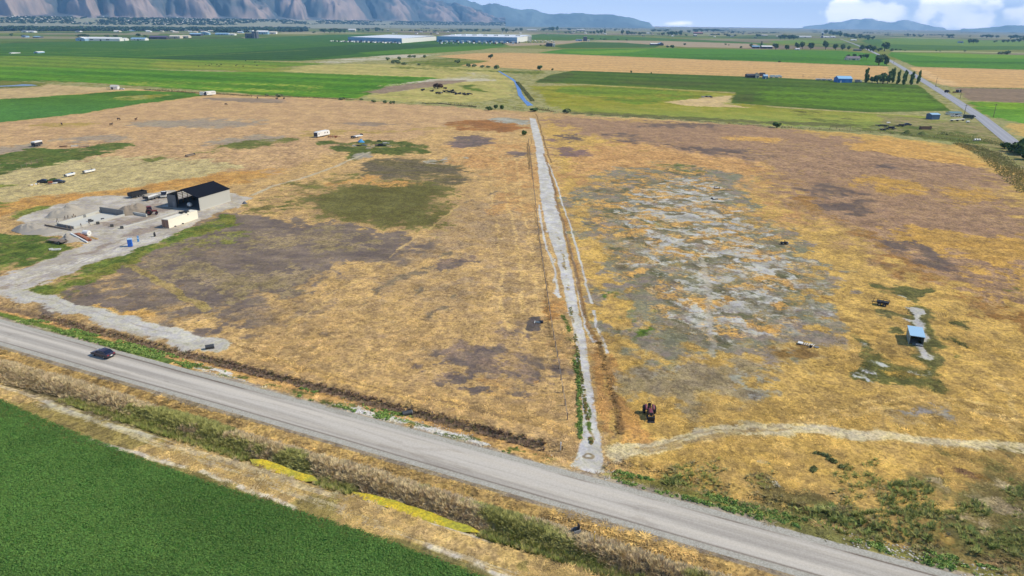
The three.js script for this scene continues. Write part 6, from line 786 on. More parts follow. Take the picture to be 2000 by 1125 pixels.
grove('r', 'tree in the scattered farm groves at far right', 'scattered groves at far right', [[1772, 71, 6, 6], [1785, 72, 7, 6], [1799, 72, 10, 3], [1840, 72, 4, 3], [1852, 72.5, 10, 6], [1860, 72.5, 12, 6], [1893, 84.5, 10, 9], [1901, 84.5, 12, 9], [1908, 84, 8, 7], [1918, 73.5, 9, 6], [1927, 74, 12, 7], [1936, 74, 10, 6], [1946, 74, 10, 5], [1974, 76, 14, 7], [1986, 75.5, 16, 8], [1960, 83, 9, 6], [1968, 83, 8, 6], [1978, 82.5, 10, 6], [1990, 82.5, 12, 7], [1943, 83, 8, 4], [2000, 80, 12, 8], [1894, 72, 5, 3]]);
grove('b', 'grey green bush in the pair at right beyond the green field', 'pair of bushes at right beyond the field', [[1955, 106, 12, 6], [1967, 106.5, 12, 9]]);
grove('g', 'small dark bush on the pale line beyond the right green field', 'bushes on the pale line at right', [[1742, 97.5, 5, 4], [1750, 98, 6, 4], [1759, 98, 5, 3], [1829, 100, 4, 3], [1836, 100.5, 4, 2], [1884, 101, 5, 3], [1768, 99, 3, 2]]);
grove('r', 'tree beside the white roofed building left of the warehouses', 'trees left of the long warehouses', [[627, 63, 10, 7], [634, 64, 12, 9], [644, 64.5, 14, 9], [654, 64.5, 14, 10], [664, 64.5, 14, 9], [673, 64, 10, 8], [613, 65, 8, 4], [700, 61, 9, 6], [717, 61, 10, 6], [735, 61, 8, 8], [741, 60.5, 8, 7], [748, 61, 6, 5], [709, 61.5, 5, 3], [720, 62, 8, 5], [530, 61, 12, 8], [538, 61.5, 10, 7], [524, 61, 9, 6], [900, 62, 10, 5], [912, 61, 9, 5], [930, 62, 12, 6], [945, 61, 10, 5], [955, 62, 9, 6], [982, 62, 9, 8], [990, 62.5, 8, 7], [1003, 62, 8, 4]]);
grove('r', 'dark tree behind the white barns at far left', 'trees behind the white barns', [[153, 73, 10, 6], [163, 73, 14, 7], [172, 73, 10, 6], [210, 73, 12, 5], [226, 73, 10, 5], [22, 71, 8, 6], [46, 72, 10, 5], [270, 71, 12, 6], [285, 73, 8, 5]]);
// ------------------------------------------------------------------ farms, sheds and warehouses of the far country
function gableHouse(name, label, cat, x, y, w, h, depth, wallM, roofM, o = {}) {           // x, y: middle of its front foot, w, h: size in the photograph
  const p = at(x, y), m = mpp(x, y), W2 = w * m, Ht = h * m, D = depth, e = Ht * (o.eave || 0.62), g = thing(name, label, cat, p, o.turn || 0, o.group);
  if (o.flat) { part('wall', box(W2, Ht, D, 0, Ht / 2, -D / 2), wallM, g); part('roof', box(W2 + 0.4, 0.4, D + 0.4, 0, Ht + 0.1, -D / 2), roofM, g); }
  else if (o.side) { const s = prism([[-W2 / 2, 0], [-W2 / 2, e], [0, Ht], [W2 / 2, e], [W2 / 2, 0]], D); part('wall', s.translate(0, 0, -D / 2), wallM, g); const L = Math.hypot(W2 / 2, Ht - e) + 0.3, a = Math.atan2(Ht - e, W2 / 2); for (const k of [-1, 1]) part('roof', box(L, 0.2, D + 0.6, k * W2 / 4, (Ht + e) / 2 + 0.15, -D / 2, 0, 0, -k * a), roofM, g); }
  else { const s = prism([[0, 0], [0, e], [-D / 2, Ht], [-D, e], [-D, 0]], W2); part('wall', s.rotateY(-Math.PI / 2), wallM, g); const L = Math.hypot(D / 2, Ht - e) + 0.3, a = Math.atan2(Ht - e, D / 2); for (const k of [-1, 1]) part('roof', box(W2 + 0.6, 0.2, L, 0, (Ht + e) / 2 + 0.15, -D / 2 + k * D / 4, 0, k * a), roofM, g); }
  const n = o.windows ?? 2; for (let i = 0; i < n; i++) part('window', box(W2 * 0.08, e * 0.35, 0.1, W2 * ((i + 0.5) / n - 0.5) * 0.8, e * 0.55, 0.03), PAL.glass, g);
  if (o.door !== false) part('door', box(Math.min(W2 * 0.2, 5), e * 0.72, 0.12, W2 * (o.doorAt ?? 0.02), e * 0.36, 0.04), o.doorM || PAL.slate, g);
  return g;
}
const WH = PAL.white, LB = mat(150, 186, 214, 0.6), BLUEW = mat(140, 180, 218, 0.6), BROWN = mat(120, 94, 76, 0.9), DKR = mat(76, 74, 78, 0.8), TANW = mat(216, 204, 180, 0.8);
{
  const g = gableHouse('barn', 'bright blue metal barn with a pale blue roof before the stubble', 'barn', 1650.5, 161.5, 27, 11.5, 13, corrugated(52, 122, 198, 0.9), corrugated(150, 200, 236, 0.9), { windows: 0, door: false }); part('door', box(3.6, 3.4, 0.1, 2, 1.7, 0.05), mat(70, 136, 206, 0.6), g); part('door', box(1.2, 2.2, 0.1, -5, 1.1, 0.05), PAL.white, g);
  gableHouse('shed', 'blue grey shed with a pale roof beside the farm road yard', 'shed', 1827, 233.5, 17, 11, 6, corrugated(78, 106, 140, 0.6), corrugated(160, 196, 224, 0.6), { eave: 0.8, turn: 0.15, windows: 0, door: false });
  gableHouse('house', 'long teal roofed house beside the farm road at right', 'house', 1868, 225, 22, 5.5, 7, PAL.cream, mat(96, 132, 140, 0.7), { windows: 4 });
  const bt = along([1880, 232], [1901, 233]), b = thing('bus', 'dark green old bus parked at the end of the teal house', 'bus', bt.p, bt.turn), bm = mat(48, 66, 58, 0.5); part('body', rbox(bt.len, 2.5, 2.4, 0, 1.75, 0, 0.3), bm, b); for (let i = 0; i < 5; i++) part('window', box(1.0, 0.7, 0.06, -bt.len / 2 + 1.2 + i * 1.45, 2.2, 1.21), PAL.glass, b); part('windshield', box(0.06, 1.0, 2.0, bt.len / 2 + 0.01, 2.1, 0), PAL.paleblue, b); wheels(b, [-2.2, 2.2], 1.05, 0.5);
  for (const [x, y, l] of [[1863.5, 228, 'left of two white cars before the teal roofed house'], [1876, 228, 'right of two white cars before the teal roofed house']]) sedan(l, at(x, y), 0.1, WH);
  sedan('dark blue car with a pale front on the weedy strip at right', at(1773, 244.5), -0.1, mat(48, 60, 86, 0.4));
  const rk = along([1856, 237], [1883, 235.5]), pr = thing('pipe_rack', 'rack of long pale pipes in front of the dark bus', 'pipe rack', rk.p, rk.turn); for (let i = 0; i < 4; i++) part('pipe', cyl(0.14, rk.len, 0, 0.9 + (i % 2) * 0.3, -0.5 + i * 0.35, 'x', 8), i % 2 ? WH : PAL.concrete, pr); for (const s of [-0.4, 0, 0.4]) part('stand', box(0.2, 0.9, 1.6, rk.len * s, 0.45, 0), PAL.dark, pr);
  const it = [[1722, 247, 8, 1.3, 'long dark flat implement left of the dark blue car', PAL.black], [1738, 252.5, 7, 1.9, 'dark machine with a raised seat below the flat implement', PAL.dark], [1724, 254.5, 4, 1.0, 'small dark trailer at the left of the raised seat machine', PAL.dark], [1758, 247, 6, 1.6, 'dark baler standing just left of the dark blue car', PAL.dark], [1807, 252.5, 7, 2.0, 'brown wooden bin on sandy ground below the blue grey shed', BROWN], [1735, 241, 2.2, 0.9, 'small white tank lying above the row of dark machines', WH], [1890, 239.5, 2.0, 1.2, 'small white tank right of the pipe rack', WH]];
  for (const [x, y, w, h, l, m] of it) { const t = thing('farm_machine', l, l.includes('bin') ? 'bin' : l.includes('tank') ? 'tank' : 'farm machine', at(x, y), rr(-0.15, 0.15)), tank = l.includes('tank'); if (tank) { part('shell', cyl(h * 0.5, w, 0, h * 0.55, 0, 'x', 14), m, t); part('cradle', box(w * 0.5, 0.2, h, 0, 0.1, 0), PAL.dark, t); } else if (m === BROWN) { for (let i = 0; i < 6; i++) part('board', box(w / 6 - 0.06, h, 0.12, -w / 2 + (i + 0.5) * w / 6, h / 2, 1), BROWN, t); part('side', [box(0.12, h, 2, -w / 2, h / 2, 0), box(0.12, h, 2, w / 2, h / 2, 0)], BROWN, t); part('bottom', box(w, 0.15, 2, 0, 0.2, 0), PAL.dark, t); } else { part('frame', box(w, 0.35, 1.6, 0, 0.7, 0), m, t); part('body', rbox(w * 0.5, h * 0.6, 1.3, w * 0.1, h * 0.65, 0, 0.1), m, t); part('drawbar', bar([-w / 2, 0.7, 0], [-w / 2 - 1.5, 0.4, 0], 0.09), PAL.rust, t); wheels(t, [-w * 0.2, w * 0.25], 0.95, 0.45); } }
  for (const [x, y, l] of [[1773, 261, 'left green weedy mound on the fence line at right'], [1803, 263, 'right low weedy mound on the fence line at right']]) mound('mound', l, 'mound', at(x, y), 3.4, 2, 1.9, mat(104, 112, 52, 1), x);
  for (let i = 0; i < 3; i++) { const t = thing('bale', ['left', 'middle', 'right'][i] + ' white wrapped bale of three above the right pasture corner', 'bale', at(1903 + i * 4.6, 275), 0.4, 'white wrapped bales at the right pasture corner'); part('wrap', cyl(0.6, 1.1, 0, 0.6, 0, 'x', 16), WH, t); part('end', [cyl(0.4, 1.12, 0, 0.6, 0, 'x', 12)], PAL.tan, t); }
  // machinery in the brown field and the farmyard by the stubble
  tractor('dark tractor parked on ploughed ground right of the farm road', at(1850, 181), 0.3, PAL.dark, 0.9, 0.7).scale.setScalar(1.5);
  const hy = thing('harrow', 'dark folded harrow right of the parked dark tractor', 'harrow', at(1868, 181), 0.1); part('frame', [box(7, 0.3, 0.3, 0, 0.9, 0.8), box(7, 0.3, 0.3, 0, 0.9, -0.8)], PAL.dark, hy); part('wing', box(1.6, 2.4, 2.2, 3.2, 1.6, 0), PAL.black, hy); part('wing', box(1.8, 2.2, 2.2, 0.6, 1.5, 0), PAL.dark, hy); part('panel', box(0.3, 2.6, 1.6, 2.0, 1.6, 0.6), WH, hy); part('tine', Array.from({ length: 8 }, (_, i) => box(0.15, 0.8, 2, -3.2 + i * 0.9, 0.4, 0)), PAL.rust, hy);
  gableHouse('shed', 'long dark roofed open shed at the left end of the farmyard', 'shed', 1467, 152, 17, 7, 8, PAL.dark, DKR, { windows: 0, doorM: PAL.black }); gableHouse('house', 'small beige house in the farmyard below the stubble', 'house', 1479.5, 152.5, 7, 9, 7, TANW, PAL.tan, { side: true, windows: 2 }); gableHouse('shed', 'dark topped shed behind the beige farmyard house', 'shed', 1490, 149, 9, 6, 7, BROWN, PAL.black, { windows: 0 }); gableHouse('shed', 'small teal shed with pale roof in the farmyard', 'shed', 1495.5, 154, 8, 7.5, 6, mat(52, 104, 138, 0.6), LB, { windows: 1, doorM: PAL.cream });
  const truck = (label, x, y, L, m, turn = 0.06, group) => { const t = thing('truck', label, 'truck', at(x, y), turn, group); part('box', rbox(L * 0.68, 2.6, 2.4, -L * 0.14, 2.1, 0, 0.08), m, t); part('cab', prism([[L * 0.22, 0.6], [L * 0.22, 2.6], [L * 0.38, 2.6], [L * 0.48, 1.6], [L * 0.5, 0.6]], 2.2, 0.06), WH, t); part('windshield', box(0.08, 0.9, 1.9, L * 0.44, 2.1, 0, 0, 0, 0.5), PAL.glass, t); wheels(t, [-L * 0.32, -L * 0.2, L * 0.34], 1.05, 0.5); return t; };
  truck('white truck in the farmyard right of the teal shed', 1510, 152, 9, WH); truck('second white truck at the right end of the farmyard', 1521, 152, 7.5, WH); truck('white truck parked between the blue barn and the tall poplar', 1676, 161.5, 8, PAL.grey);
  for (let i = 0; i < 3; i++) { const t = thing('stock_trailer', ['left', 'middle', 'right'][i] + ' white stock trailer in the row left of the blue barn', 'trailer', at(1597.5 + i * 11, 157.2 + i * 0.4), 0.05); part('body', rbox(5.4, 1.5, 2.2, 0, 1.5, 0, 0.06), WH, t); part('gap', box(5.0, 0.35, 2.26, 0, 1.5, 0), PAL.dark, t); wheels(t, [-0.6, 0.5], 1.0, 0.4); part('tongue', bar([2.7, 0.7, 0], [4, 0.5, 0], 0.08), PAL.dark, t); }
  const rub = thing('rubble_pile', 'grey rubble heap on the tan patch left of the striped field', 'rubble', at(1380, 190), 0); for (let i = 0; i < 16; i++) part('stone', new THREE.DodecahedronGeometry(rr(0.5, 1.1), 0).scale(1.3, 0.7, 1).translate(rr(-4, 4), rr(0.2, 0.9), rr(-1.6, 1.6)), i % 3 ? PAL.grey : PAL.dark, rub);
}
// scrap heaps of the middle meadow
for (let i = 0; i < 13; i++) { const x = [826, 843, 853, 861, 870, 877, 884, 891, 898, 905, 912, 918, 883][i], y = [177.5, 178.5, 183, 183.5, 180, 181, 182, 184.5, 184, 185, 186, 185.5, 178.5][i], t = thing('scrap_heap', nth([826, 843, 853, 861, 870, 877, 883, 884, 891, 898, 905, 912, 918].indexOf(x)) + ' from left of the black tyre and scrap heaps on the meadow', 'scrap heap', at(x, y), rr(0, 3), 'black scrap heaps on the middle meadow'), n = 5 + (i % 3); for (let k = 0; k < n; k++) part('tyre', new THREE.TorusGeometry(0.75, 0.34, 7, 14).rotateX(Math.PI / 2 + rr(-0.4, 0.4)).translate(rr(-1.8, 1.8), 0.35 + rr(0, 1.2), rr(-1, 1)), PAL.rubber, t); if (i % 3 === 0) part('sheet', box(1.4, 0.1, 1.0, 0.5, 1.5, 0, 0.3, 0.3), PAL.concrete, t); }
// warehouses
function warehouse(label, a, b, c, hpx, frontM, sideM, units) {                           // a-b its long front, b-c its right side
  const A = at(...a), B = at(...b), C = at(...c), t = heading(A, B), L = A.distanceTo(B), D = B.distanceTo(C), h = hpx * mpp(...b), o = thing('warehouse', label, 'warehouse', A, t);
  const sn = Math.sin(t), cs = Math.cos(t), cd = C.clone().sub(A), cx = cd.x * cs - cd.z * sn, cz = cd.x * sn + cd.z * cs, skew = cx - L;   // far corner in local axes
  const P = (x, z, y) => [x, y, z], quad = (q) => { const g = new THREE.BufferGeometry(), f = []; for (const k of [0, 1, 2, 0, 2, 3]) f.push(...q[k]); g.setAttribute('position', new THREE.Float32BufferAttribute(f, 3)); g.setAttribute('uv', new THREE.Float32BufferAttribute(new Array(12).fill(0), 2)); g.computeVertexNormals(); return g; };
  part('front_wall', quad([P(0, 0, 0), P(L, 0, 0), P(L, 0, h), P(0, 0, h)]), frontM, o); part('side_wall', quad([P(L, 0, 0), P(cx, cz, 0), P(cx, cz, h), P(L, 0, h)]), sideM, o); part('side_wall', quad([P(skew, cz, 0), P(0, 0, 0), P(0, 0, h), P(skew, cz, h)]), sideM, o); part('rear_wall', quad([P(cx, cz, 0), P(skew, cz, 0), P(skew, cz, h), P(cx, cz, h)]), frontM, o);
  part('roof', quad([P(0, 0, h - 0.1), P(L, 0, h - 0.1), P(cx, cz, h + 2), P(skew, cz, h + 2)]), mat(228, 232, 236, 0.6), o); part('parapet', [box(L, 0.7, 0.4, L / 2, h, 0.1)], mat(150, 190, 214, 0.6), o);
  for (let i = 0; i < 14; i++) part('dock_door', box(L * 0.035, h * 0.32, 0.2, L * (i + 0.7) / 14.4, h * 0.18, 0.15), i % 3 ? WH : PAL.slate, o); part('band', box(L, h * 0.06, 0.25, L / 2, h * 0.45, 0.14), mat(70, 108, 156, 0.6), o);
  for (let i = 0; i < units; i++) part('roof_unit', box(16, 4.5, 10, L * (i + 0.4) / units, h + 2.6, cz * 0.4), WH, o);
  return o;
}
warehouse('left blue fronted warehouse with a long white side wall', [680, 81], [785, 84.5], [852, 79], 8.8, BLUEW, WH, 0);
warehouse('right blue fronted warehouse with white units on its roof', [853, 81.5], [1010, 84], [1038, 78.5], 10.3, BLUEW, WH, 7);
gableHouse('warehouse', 'white block at the right end of the right warehouse', 'warehouse', 1030, 80, 16, 8.5, 40, WH, WH, { flat: true, windows: 0, door: false });
function parked(kind, x, y, label, group, m) { const p = at(x, y), o = thing(kind, label, kind === 'semi_trailer' ? 'trailer' : kind === 'car' ? 'car' : 'truck', p, rr(1.2, 1.9), group); if (kind === 'semi_trailer') { part('body', box(13, 2.9, 2.6, 0, 2.6, 0), m, o); part('wheel', box(2.4, 1.0, 2.4, -4.5, 0.5, 0), PAL.rubber, o); part('landing_leg', box(0.3, 1.2, 2, 4, 0.6, 0), PAL.dark, o); } else { part('body', box(5, 1.2, 2, 0, 0.9, 0), m, o); part('cab', box(2.4, 0.8, 1.8, 0, 1.9, 0), PAL.glass, o); part('wheel', box(3.8, 0.6, 2.05, 0, 0.3, 0), PAL.rubber, o); } return o; }
for (let i = 0; i < 34; i++) parked('semi_trailer', 646 + i * 4.1 + rr(-1, 1), 81.5 + i * 0.13 + rr(-0.5, 0.5), nth(i) + ' trailer from left in the row before the left blue warehouse', 'trailers before the left warehouse', [WH, WH, PAL.slate, WH, PAL.dark][i % 5]);
for (let i = 0; i < 60; i++) parked(i % 4 ? 'semi_trailer' : 'truck', 858 + (i % 30) * 5.3 + rr(-2, 2), 83.4 + ((i / 30) | 0) * 2.0 + rr(-0.7, 0.9), i % 4 ? 'trailer parked in the crowded yard before the right blue warehouse' : 'truck parked in the crowded yard before the right blue warehouse', i % 4 ? 'trailers in the right warehouse yard' : 'trucks in the right warehouse yard', [WH, PAL.paleblue, PAL.slate, WH, WH, PAL.dark, mat(60, 100, 160, 0.5), WH][i % 8]);
parked('semi_trailer', 968, 86.5, 'red trailer parked among white ones in the warehouse yard', null, mat(190, 50, 48, 0.5));
for (let i = 0; i < 40; i++) parked(i % 3 ? 'car' : 'semi_trailer', 1012 + (i % 20) * 3.6 + rr(-1.5, 1.5), 80.5 + ((i / 20) | 0) * 2.6 + rr(-0.8, 0.8), i % 3 ? 'small vehicle parked on the yard right of the warehouses' : 'trailer parked on the yard right of the warehouses', i % 3 ? 'vehicles right of the warehouses' : 'trailers right of the warehouses', [WH, LB, PAL.slate, WH, PAL.rust, LB][i % 6]);
const F = (...a) => gableHouse(...a);
F('shed', 'black shed with a white right end below the warehouse yard', 'shed', 1073, 91, 12, 6, 20, PAL.black, DKR, { flat: true, windows: 0, door: false }); F('shed', 'white cube shed touching the right of the black shed', 'shed', 1081.5, 91, 5, 5.5, 18, WH, WH, { flat: true, windows: 0 });
F('shed', 'low white shed left of the tall grey block on the pale strip', 'shed', 1131, 80, 12, 3, 20, LB, WH, { flat: true, windows: 0 }); F('silo_block', 'tall pale grey block standing on the far pale strip', 'building', 1143, 80.3, 7, 8, 14, PAL.slate, WH, { flat: true, windows: 2 }); F('shed', 'small white shed right of the tall grey block', 'shed', 1150, 80.5, 4, 3.4, 12, WH, WH, { side: true, windows: 0 });
F('barn', 'long white roofed barn on the pale strip right of middle', 'barn', 1279, 88.5, 17, 4, 14, DKR, WH, { windows: 0 }); F('barn', 'grey gabled barn at the right of the long white roof', 'barn', 1291.5, 89, 9, 5.5, 22, PAL.slate, LB, { side: true, windows: 0 }); F('shed', 'pale roofed shed left of the slim dark tree', 'shed', 1476, 94.5, 14, 5, 14, PAL.dark, LB, { windows: 0, turn: -0.3 }); F('shed', 'long white roofed shed right of the slim dark tree', 'shed', 1498, 95, 21, 5.5, 14, PAL.dark, WH, { windows: 0 });
F('house', 'low white house between the lane trees', 'house', 1558, 97.5, 8, 3, 9, WH, WH, { windows: 2 }); F('house', 'grey roofed ranch house in the bright green field by the road', 'house', 1667, 117.5, 26, 7, 12, TANW, mat(128, 116, 118, 0.8), { eave: 0.5, windows: 4 }); sedan('white van beside the grey roofed ranch house', at(1651.5, 117), 0.1, WH); F('house', 'small grey house at the farm road bend under the trees', 'house', 1676, 99.5, 14, 3, 9, PAL.slate, DKR, { windows: 2 });
F('barn', 'white long barn left of the tall blue silo', 'barn', 1572, 73.5, 26, 3, 20, WH, WH, { windows: 0 }); F('barn', 'white long barn right of the tall blue silo', 'barn', 1612, 74, 16, 3, 20, WH, WH, { windows: 0 }); F('barn', 'white barn next to the far end of the farm road', 'barn', 1627.5, 73.5, 9, 3, 18, WH, WH, { windows: 0 });
{ const o = thing('silo', 'tall dark blue silo between the far white barns', 'silo', at(1605.5, 74)), h = 9.5 * mpp(1605.5, 74), r = 1.7 * mpp(1605.5, 74); part('shell', cyl(r, h * 0.9, 0, h * 0.45, 0, 'y', 18), mat(40, 56, 84, 0.5), o); part('dome', new THREE.SphereGeometry(r, 16, 8, 0, Math.PI * 2, 0, Math.PI / 2).translate(0, h * 0.9, 0), PAL.paleblue, o); part('band', cyl(r * 1.02, h * 0.12, 0, h * 0.45, 0, 'y', 18), WH, o); }
F('shed', 'white shed just right of the far avenue', 'shed', 1668, 79.5, 11, 2.6, 14, WH, WH, { windows: 0 }); F('house', 'pale blue house at the left of the round right grove', 'house', 1877, 84, 9, 3.6, 10, LB, PAL.slate, { windows: 2 }); F('house', 'white house inside the right edge grove', 'house', 1983, 79.5, 7, 3, 10, WH, PAL.slate, { windows: 2 });
F('barn', 'white roofed barn at the far middle left grove', 'barn', 1039, 60.2, 20, 2.4, 22, TANW, WH, { windows: 0 }); F('barn', 'long pale barn beyond the far middle plain', 'barn', 1134, 60, 16, 2.6, 22, PAL.slate, WH, { windows: 0 }); F('barn', 'red roofed barn in the thick grove right of middle', 'barn', 1364, 66.5, 18, 3, 22, BROWN, mat(170, 90, 86, 0.8), { windows: 0 }); F('barn', 'dark sided white roofed barn below the red roofed barn', 'barn', 1358, 70.5, 6, 3, 14, PAL.dark, WH, { windows: 0 }); F('shed', 'white roofed shed right of the grove beside long sheds', 'shed', 1494, 70.5, 11, 2.2, 16, DKR, WH, { windows: 0 });
F('barn', 'white roofed building between the tree groups left of warehouses', 'barn', 687, 61.5, 14, 5, 26, TANW, WH, { windows: 2 });
// far left town edge
const TL = [[195, 80, 78, 7, WH, WH, 'long white barn at the far left of the green field', 0], [157, 80, 18, 7, LB, WH, 'arched white shed at the left end of the long barn', 1], [233, 79.5, 22, 5, WH, WH, 'white barn extension at the right of the long barn', 0], [269, 79, 28, 5, WH, LB, 'white and blue shed right of the long barn', 0], [308, 76.5, 34, 6, DKR, mat(96, 84, 112, 0.8), 'dark purple roofed sheds behind the green field', 0], [341, 75, 21, 6, TANW, TANW, 'left of two tan sheds at the field edge', 0], [360, 74, 16, 5, TANW, TANW, 'right of two tan sheds at the field edge', 0], [381, 70, 22, 5, DKR, LB, 'dark building with a pale blue roof behind the tan sheds', 0], [399, 68, 18, 6, LB, WH, 'white gabled hall at the town edge', 1], [433, 68.5, 26, 4, LB, LB, 'pale blue hall right of the white gabled hall', 0], [452, 69, 12, 3, WH, WH, 'small white shed in front of the pale blue hall', 0], [472, 63, 42, 4, WH, WH, 'long white flat building on the town edge', 2], [488, 75, 18, 9, PAL.slate, PAL.grey, 'grey grain mill block at the field edge', 2], [497, 75, 9, 13, PAL.slate, WH, 'tall grey mill tower with a white right side', 2], [512, 67, 22, 7, LB, WH, 'white hall with a pale blue front right of the mill', 0], [531, 66.5, 16, 5, WH, TANW, 'cream hall at the right end of the town edge', 0], [47, 63, 10, 4, WH, PAL.slate, 'white farmhouse at the far left edge', 1], [60, 63.5, 12, 3, WH, WH, 'white shed right of the far left farmhouse', 0], [46, 73, 8, 4, LB, PAL.slate, 'small pale house under a tree at far left', 1], [70, 74, 12, 3, PAL.slate, LB, 'low grey shed on the far left field', 0], [151, 62.5, 9, 2.4, WH, PAL.slate, 'small white house in the left tree belt', 0], [322, 60.5, 7, 3, WH, WH, 'white gable at the foot of the left tree belt', 1], [20, 105, 5, 2, WH, WH, 'tiny white trailer at the left field corner', 0], [70, 104, 8, 3, LB, WH, 'small white shed at the left field corner', 1]];
for (const [x, y, w, h, wm, rm, l, k] of TL) F(k === 2 ? 'building' : 'shed', l, k === 2 ? 'building' : 'shed', x, y, w, h, k === 1 ? 20 : 24, wm, rm, { side: k === 1, flat: k === 2, windows: 2 });
{ const r = rand(404); for (let i = 0; i < 46; i++) { const x = i < 30 ? rr(330, 545) : rr(210, 330), y = rr(58, 66.5) - (i < 30 ? 0 : 3); gableHouse('house', 'small pale building among the trees of the far left town edge', 'house', x, y, rr(4, 11), rr(1.8, 3.4), 14, [WH, TANW, LB, DKR][i % 4], [WH, PAL.slate, WH, TANW][(i * 3) % 4], { windows: 0, door: false, group: 'buildings of the far left town edge', turn: rr(-0.4, 0.4) }); }
  for (let i = 0; i < 44; i++) { const x = rr(690, 1560), y = 62 + (x - 690) * 0.011 + rr(-5, 4); gableHouse('house', 'tiny far farmhouse on the plain beyond the warehouses', 'house', x, y, rr(3, 7), rr(1.2, 2.2), 12, [WH, TANW, DKR][i % 3], [WH, PAL.slate][i % 2], { windows: 0, door: false, group: 'tiny far farmhouses on the plain', turn: rr(-0.5, 0.5) }); } }
// ------------------------------------------------------------------ poles, fences, hedges
function pole(label, x, y, hpx, group) { const m = mpp(x, y), h = hpx * m, o = thing('utility_pole', label, 'utility pole', at(x, y), -0.9, group); part('pole', cyl(0.22, h, 0, h / 2, 0, 'y', 8, 0.15), PAL.oldwood, o); part('crossarm', box(2.4, 0.16, 0.16, 0, h - 0.8, 0), PAL.oldwood, o); for (const s of [-1, 0, 1]) part('insulator', cyl(0.07, 0.25, s * 1.0, h - 0.55, 0, 'y', 6), PAL.grey, o); return o; }
pole('wooden utility pole beside the tan stubble right of the road', 1827, 169, 17); pole('wooden utility pole before the brown field by the road', 1875, 193, 17); pole('wooden utility pole standing at the teal roofed house', 1883, 225.5, 21); pole('wooden utility pole in the bright green field at right', 1940, 229, 26); pole('small wooden pole on the stubble edge by the farmyard', 1568, 150.5, 5); pole('small far pole beside the lane trees', 1745, 124, 8);
const postGeo = cyl(0.07, 1.3, 0, 0.65, 0, 'y', 6), postM = PAL.oldwood;
function fence(label, pts, step, hgt = 1.3, rails = 0, skip) {
  const P = []; for (let i = 0; i < pts.length; i += 2) P.push(at(pts[i], pts[i + 1])); const o = thing('fence', label, 'fence', P[0].clone()), org = P[0]; let prev = null;
  for (let i = 0; i + 1 < P.length; i++) { const L = P[i].distanceTo(P[i + 1]), n = Math.max(1, Math.round(L / step)); for (let k = i ? 1 : 0; k <= n; k++) { const p = P[i].clone().lerp(P[i + 1], k / n).sub(org), q = new THREE.Mesh(postGeo, postM); q.name = 'post'; q.position.copy(p); q.scale.set(1.4, hgt / 1.3, 1.4); q.rotation.z = rr(-0.06, 0.06); q.castShadow = true; o.add(q); } if (rails) for (let j = 0; j < rails; j++) { const y = hgt * (0.35 + 0.6 * j / Math.max(1, rails - 1)); part('rail', bar([P[i].x - org.x, y, P[i].z - org.z], [P[i + 1].x - org.x, y, P[i + 1].z - org.z], 0.07), postM, o); } else for (const y of [0.5, 0.85, 1.15]) part('wire', bar([P[i].x - org.x, y * hgt / 1.3, P[i].z - org.z], [P[i + 1].x - org.x, y * hgt / 1.3, P[i + 1].z - org.z], 0.012, 4), PAL.grey, o); }
  return o;
}
fence('wire fence with wooden posts along the left of the gravel track', [1032, 275, 1046, 400, 1054, 475, 1062, 530, 1078, 640, 1092, 720, 1108, 820], 4.5);
fence('wire fence along the dark bank at the far end of the pastures', [1060, 219, 1200, 228, 1330, 236, 1500, 248], 6);
fence('wire fence along the brushy line at the top of the right pasture', [1528, 249, 1600, 253, 1700, 259, 1800, 267, 1900, 277], 6);
fence('wooden corral rails standing on the fence line at right', [1621, 251, 1634, 251.6, 1648, 252.4, 1661, 253], 3, 2.2, 3);
fence('short wooden rail fence between canal end and track', [1002, 214, 1012, 215, 1022, 216], 2.4, 1.8, 2);
fence('row of short wooden fence posts below the left weed strip', [42, 329, 52, 325, 62, 321, 73, 318, 83, 315.5], 3.2, 1.6);
fence('wire fence between the brown field and the farmyard', [1560, 151, 1640, 154, 1690, 158], 6, 1.6);
function hedge(label, pts, w, h, tones, seed) {                                           // a low line of brush: one thing of many leaves
  const P = ground2(pts), o = P[0], r = rand(seed); let L = 0; const seg = []; for (let i = 0; i + 1 < P.length; i++) { const l = Math.hypot(P[i + 1][0] - P[i][0], P[i + 1][1] - P[i][1]); seg.push(l); L += l; }
  const g = leafGeo(Math.min(4200, Math.round(L * w * 2.2)), (q) => { let s = q() * L, i = 0; while (i < seg.length - 1 && s > seg[i]) s -= seg[i++]; const t = s / seg[i], x = P[i][0] + (P[i + 1][0] - P[i][0]) * t, d = P[i][1] + (P[i + 1][1] - P[i][1]) * t, k = 0.5 + 0.7 * sm(nB, x * 8, d * 8); return [x - o[0] + (q() - 0.5) * w, q() * q() * h * k + 0.15, -(d - o[1]) + (q() - 0.5) * w]; }, 0.42, seed, tones);
  const m = new THREE.Mesh(g, leafMat); m.name = numbered('hedge'); m.position.set(o[0], 0, -o[1]); m.castShadow = true; tag(m, label, 'hedge'); scene.add(m); return m;
}
const BRUSH = tone3([96, 88, 58], [116, 104, 68], [76, 74, 50]), BRUSHG = tone3([160, 156, 100], [186, 170, 112], [132, 138, 84]);
hedge('dark brush line along the meadow ditch left of the camper', [283, 175.5, 330, 178.5, 394, 183], 3, 2.2, BRUSH, 1); hedge('dark brush line right of the fifth wheel camper', [421, 184, 470, 187, 492, 188.5], 3, 2, BRUSH, 2); hedge('thin brush line along the lower meadow edge', [495, 188.5, 560, 189.5, 640, 193, 685, 195], 2.4, 1.2, BRUSH, 3); hedge('dark hedge strip above the dry pasture left of the track', [828, 203, 860, 202.5, 900, 206.5, 932, 210], 4, 2.4, tone3([56, 50, 34], [70, 62, 40], [44, 42, 30]), 4);
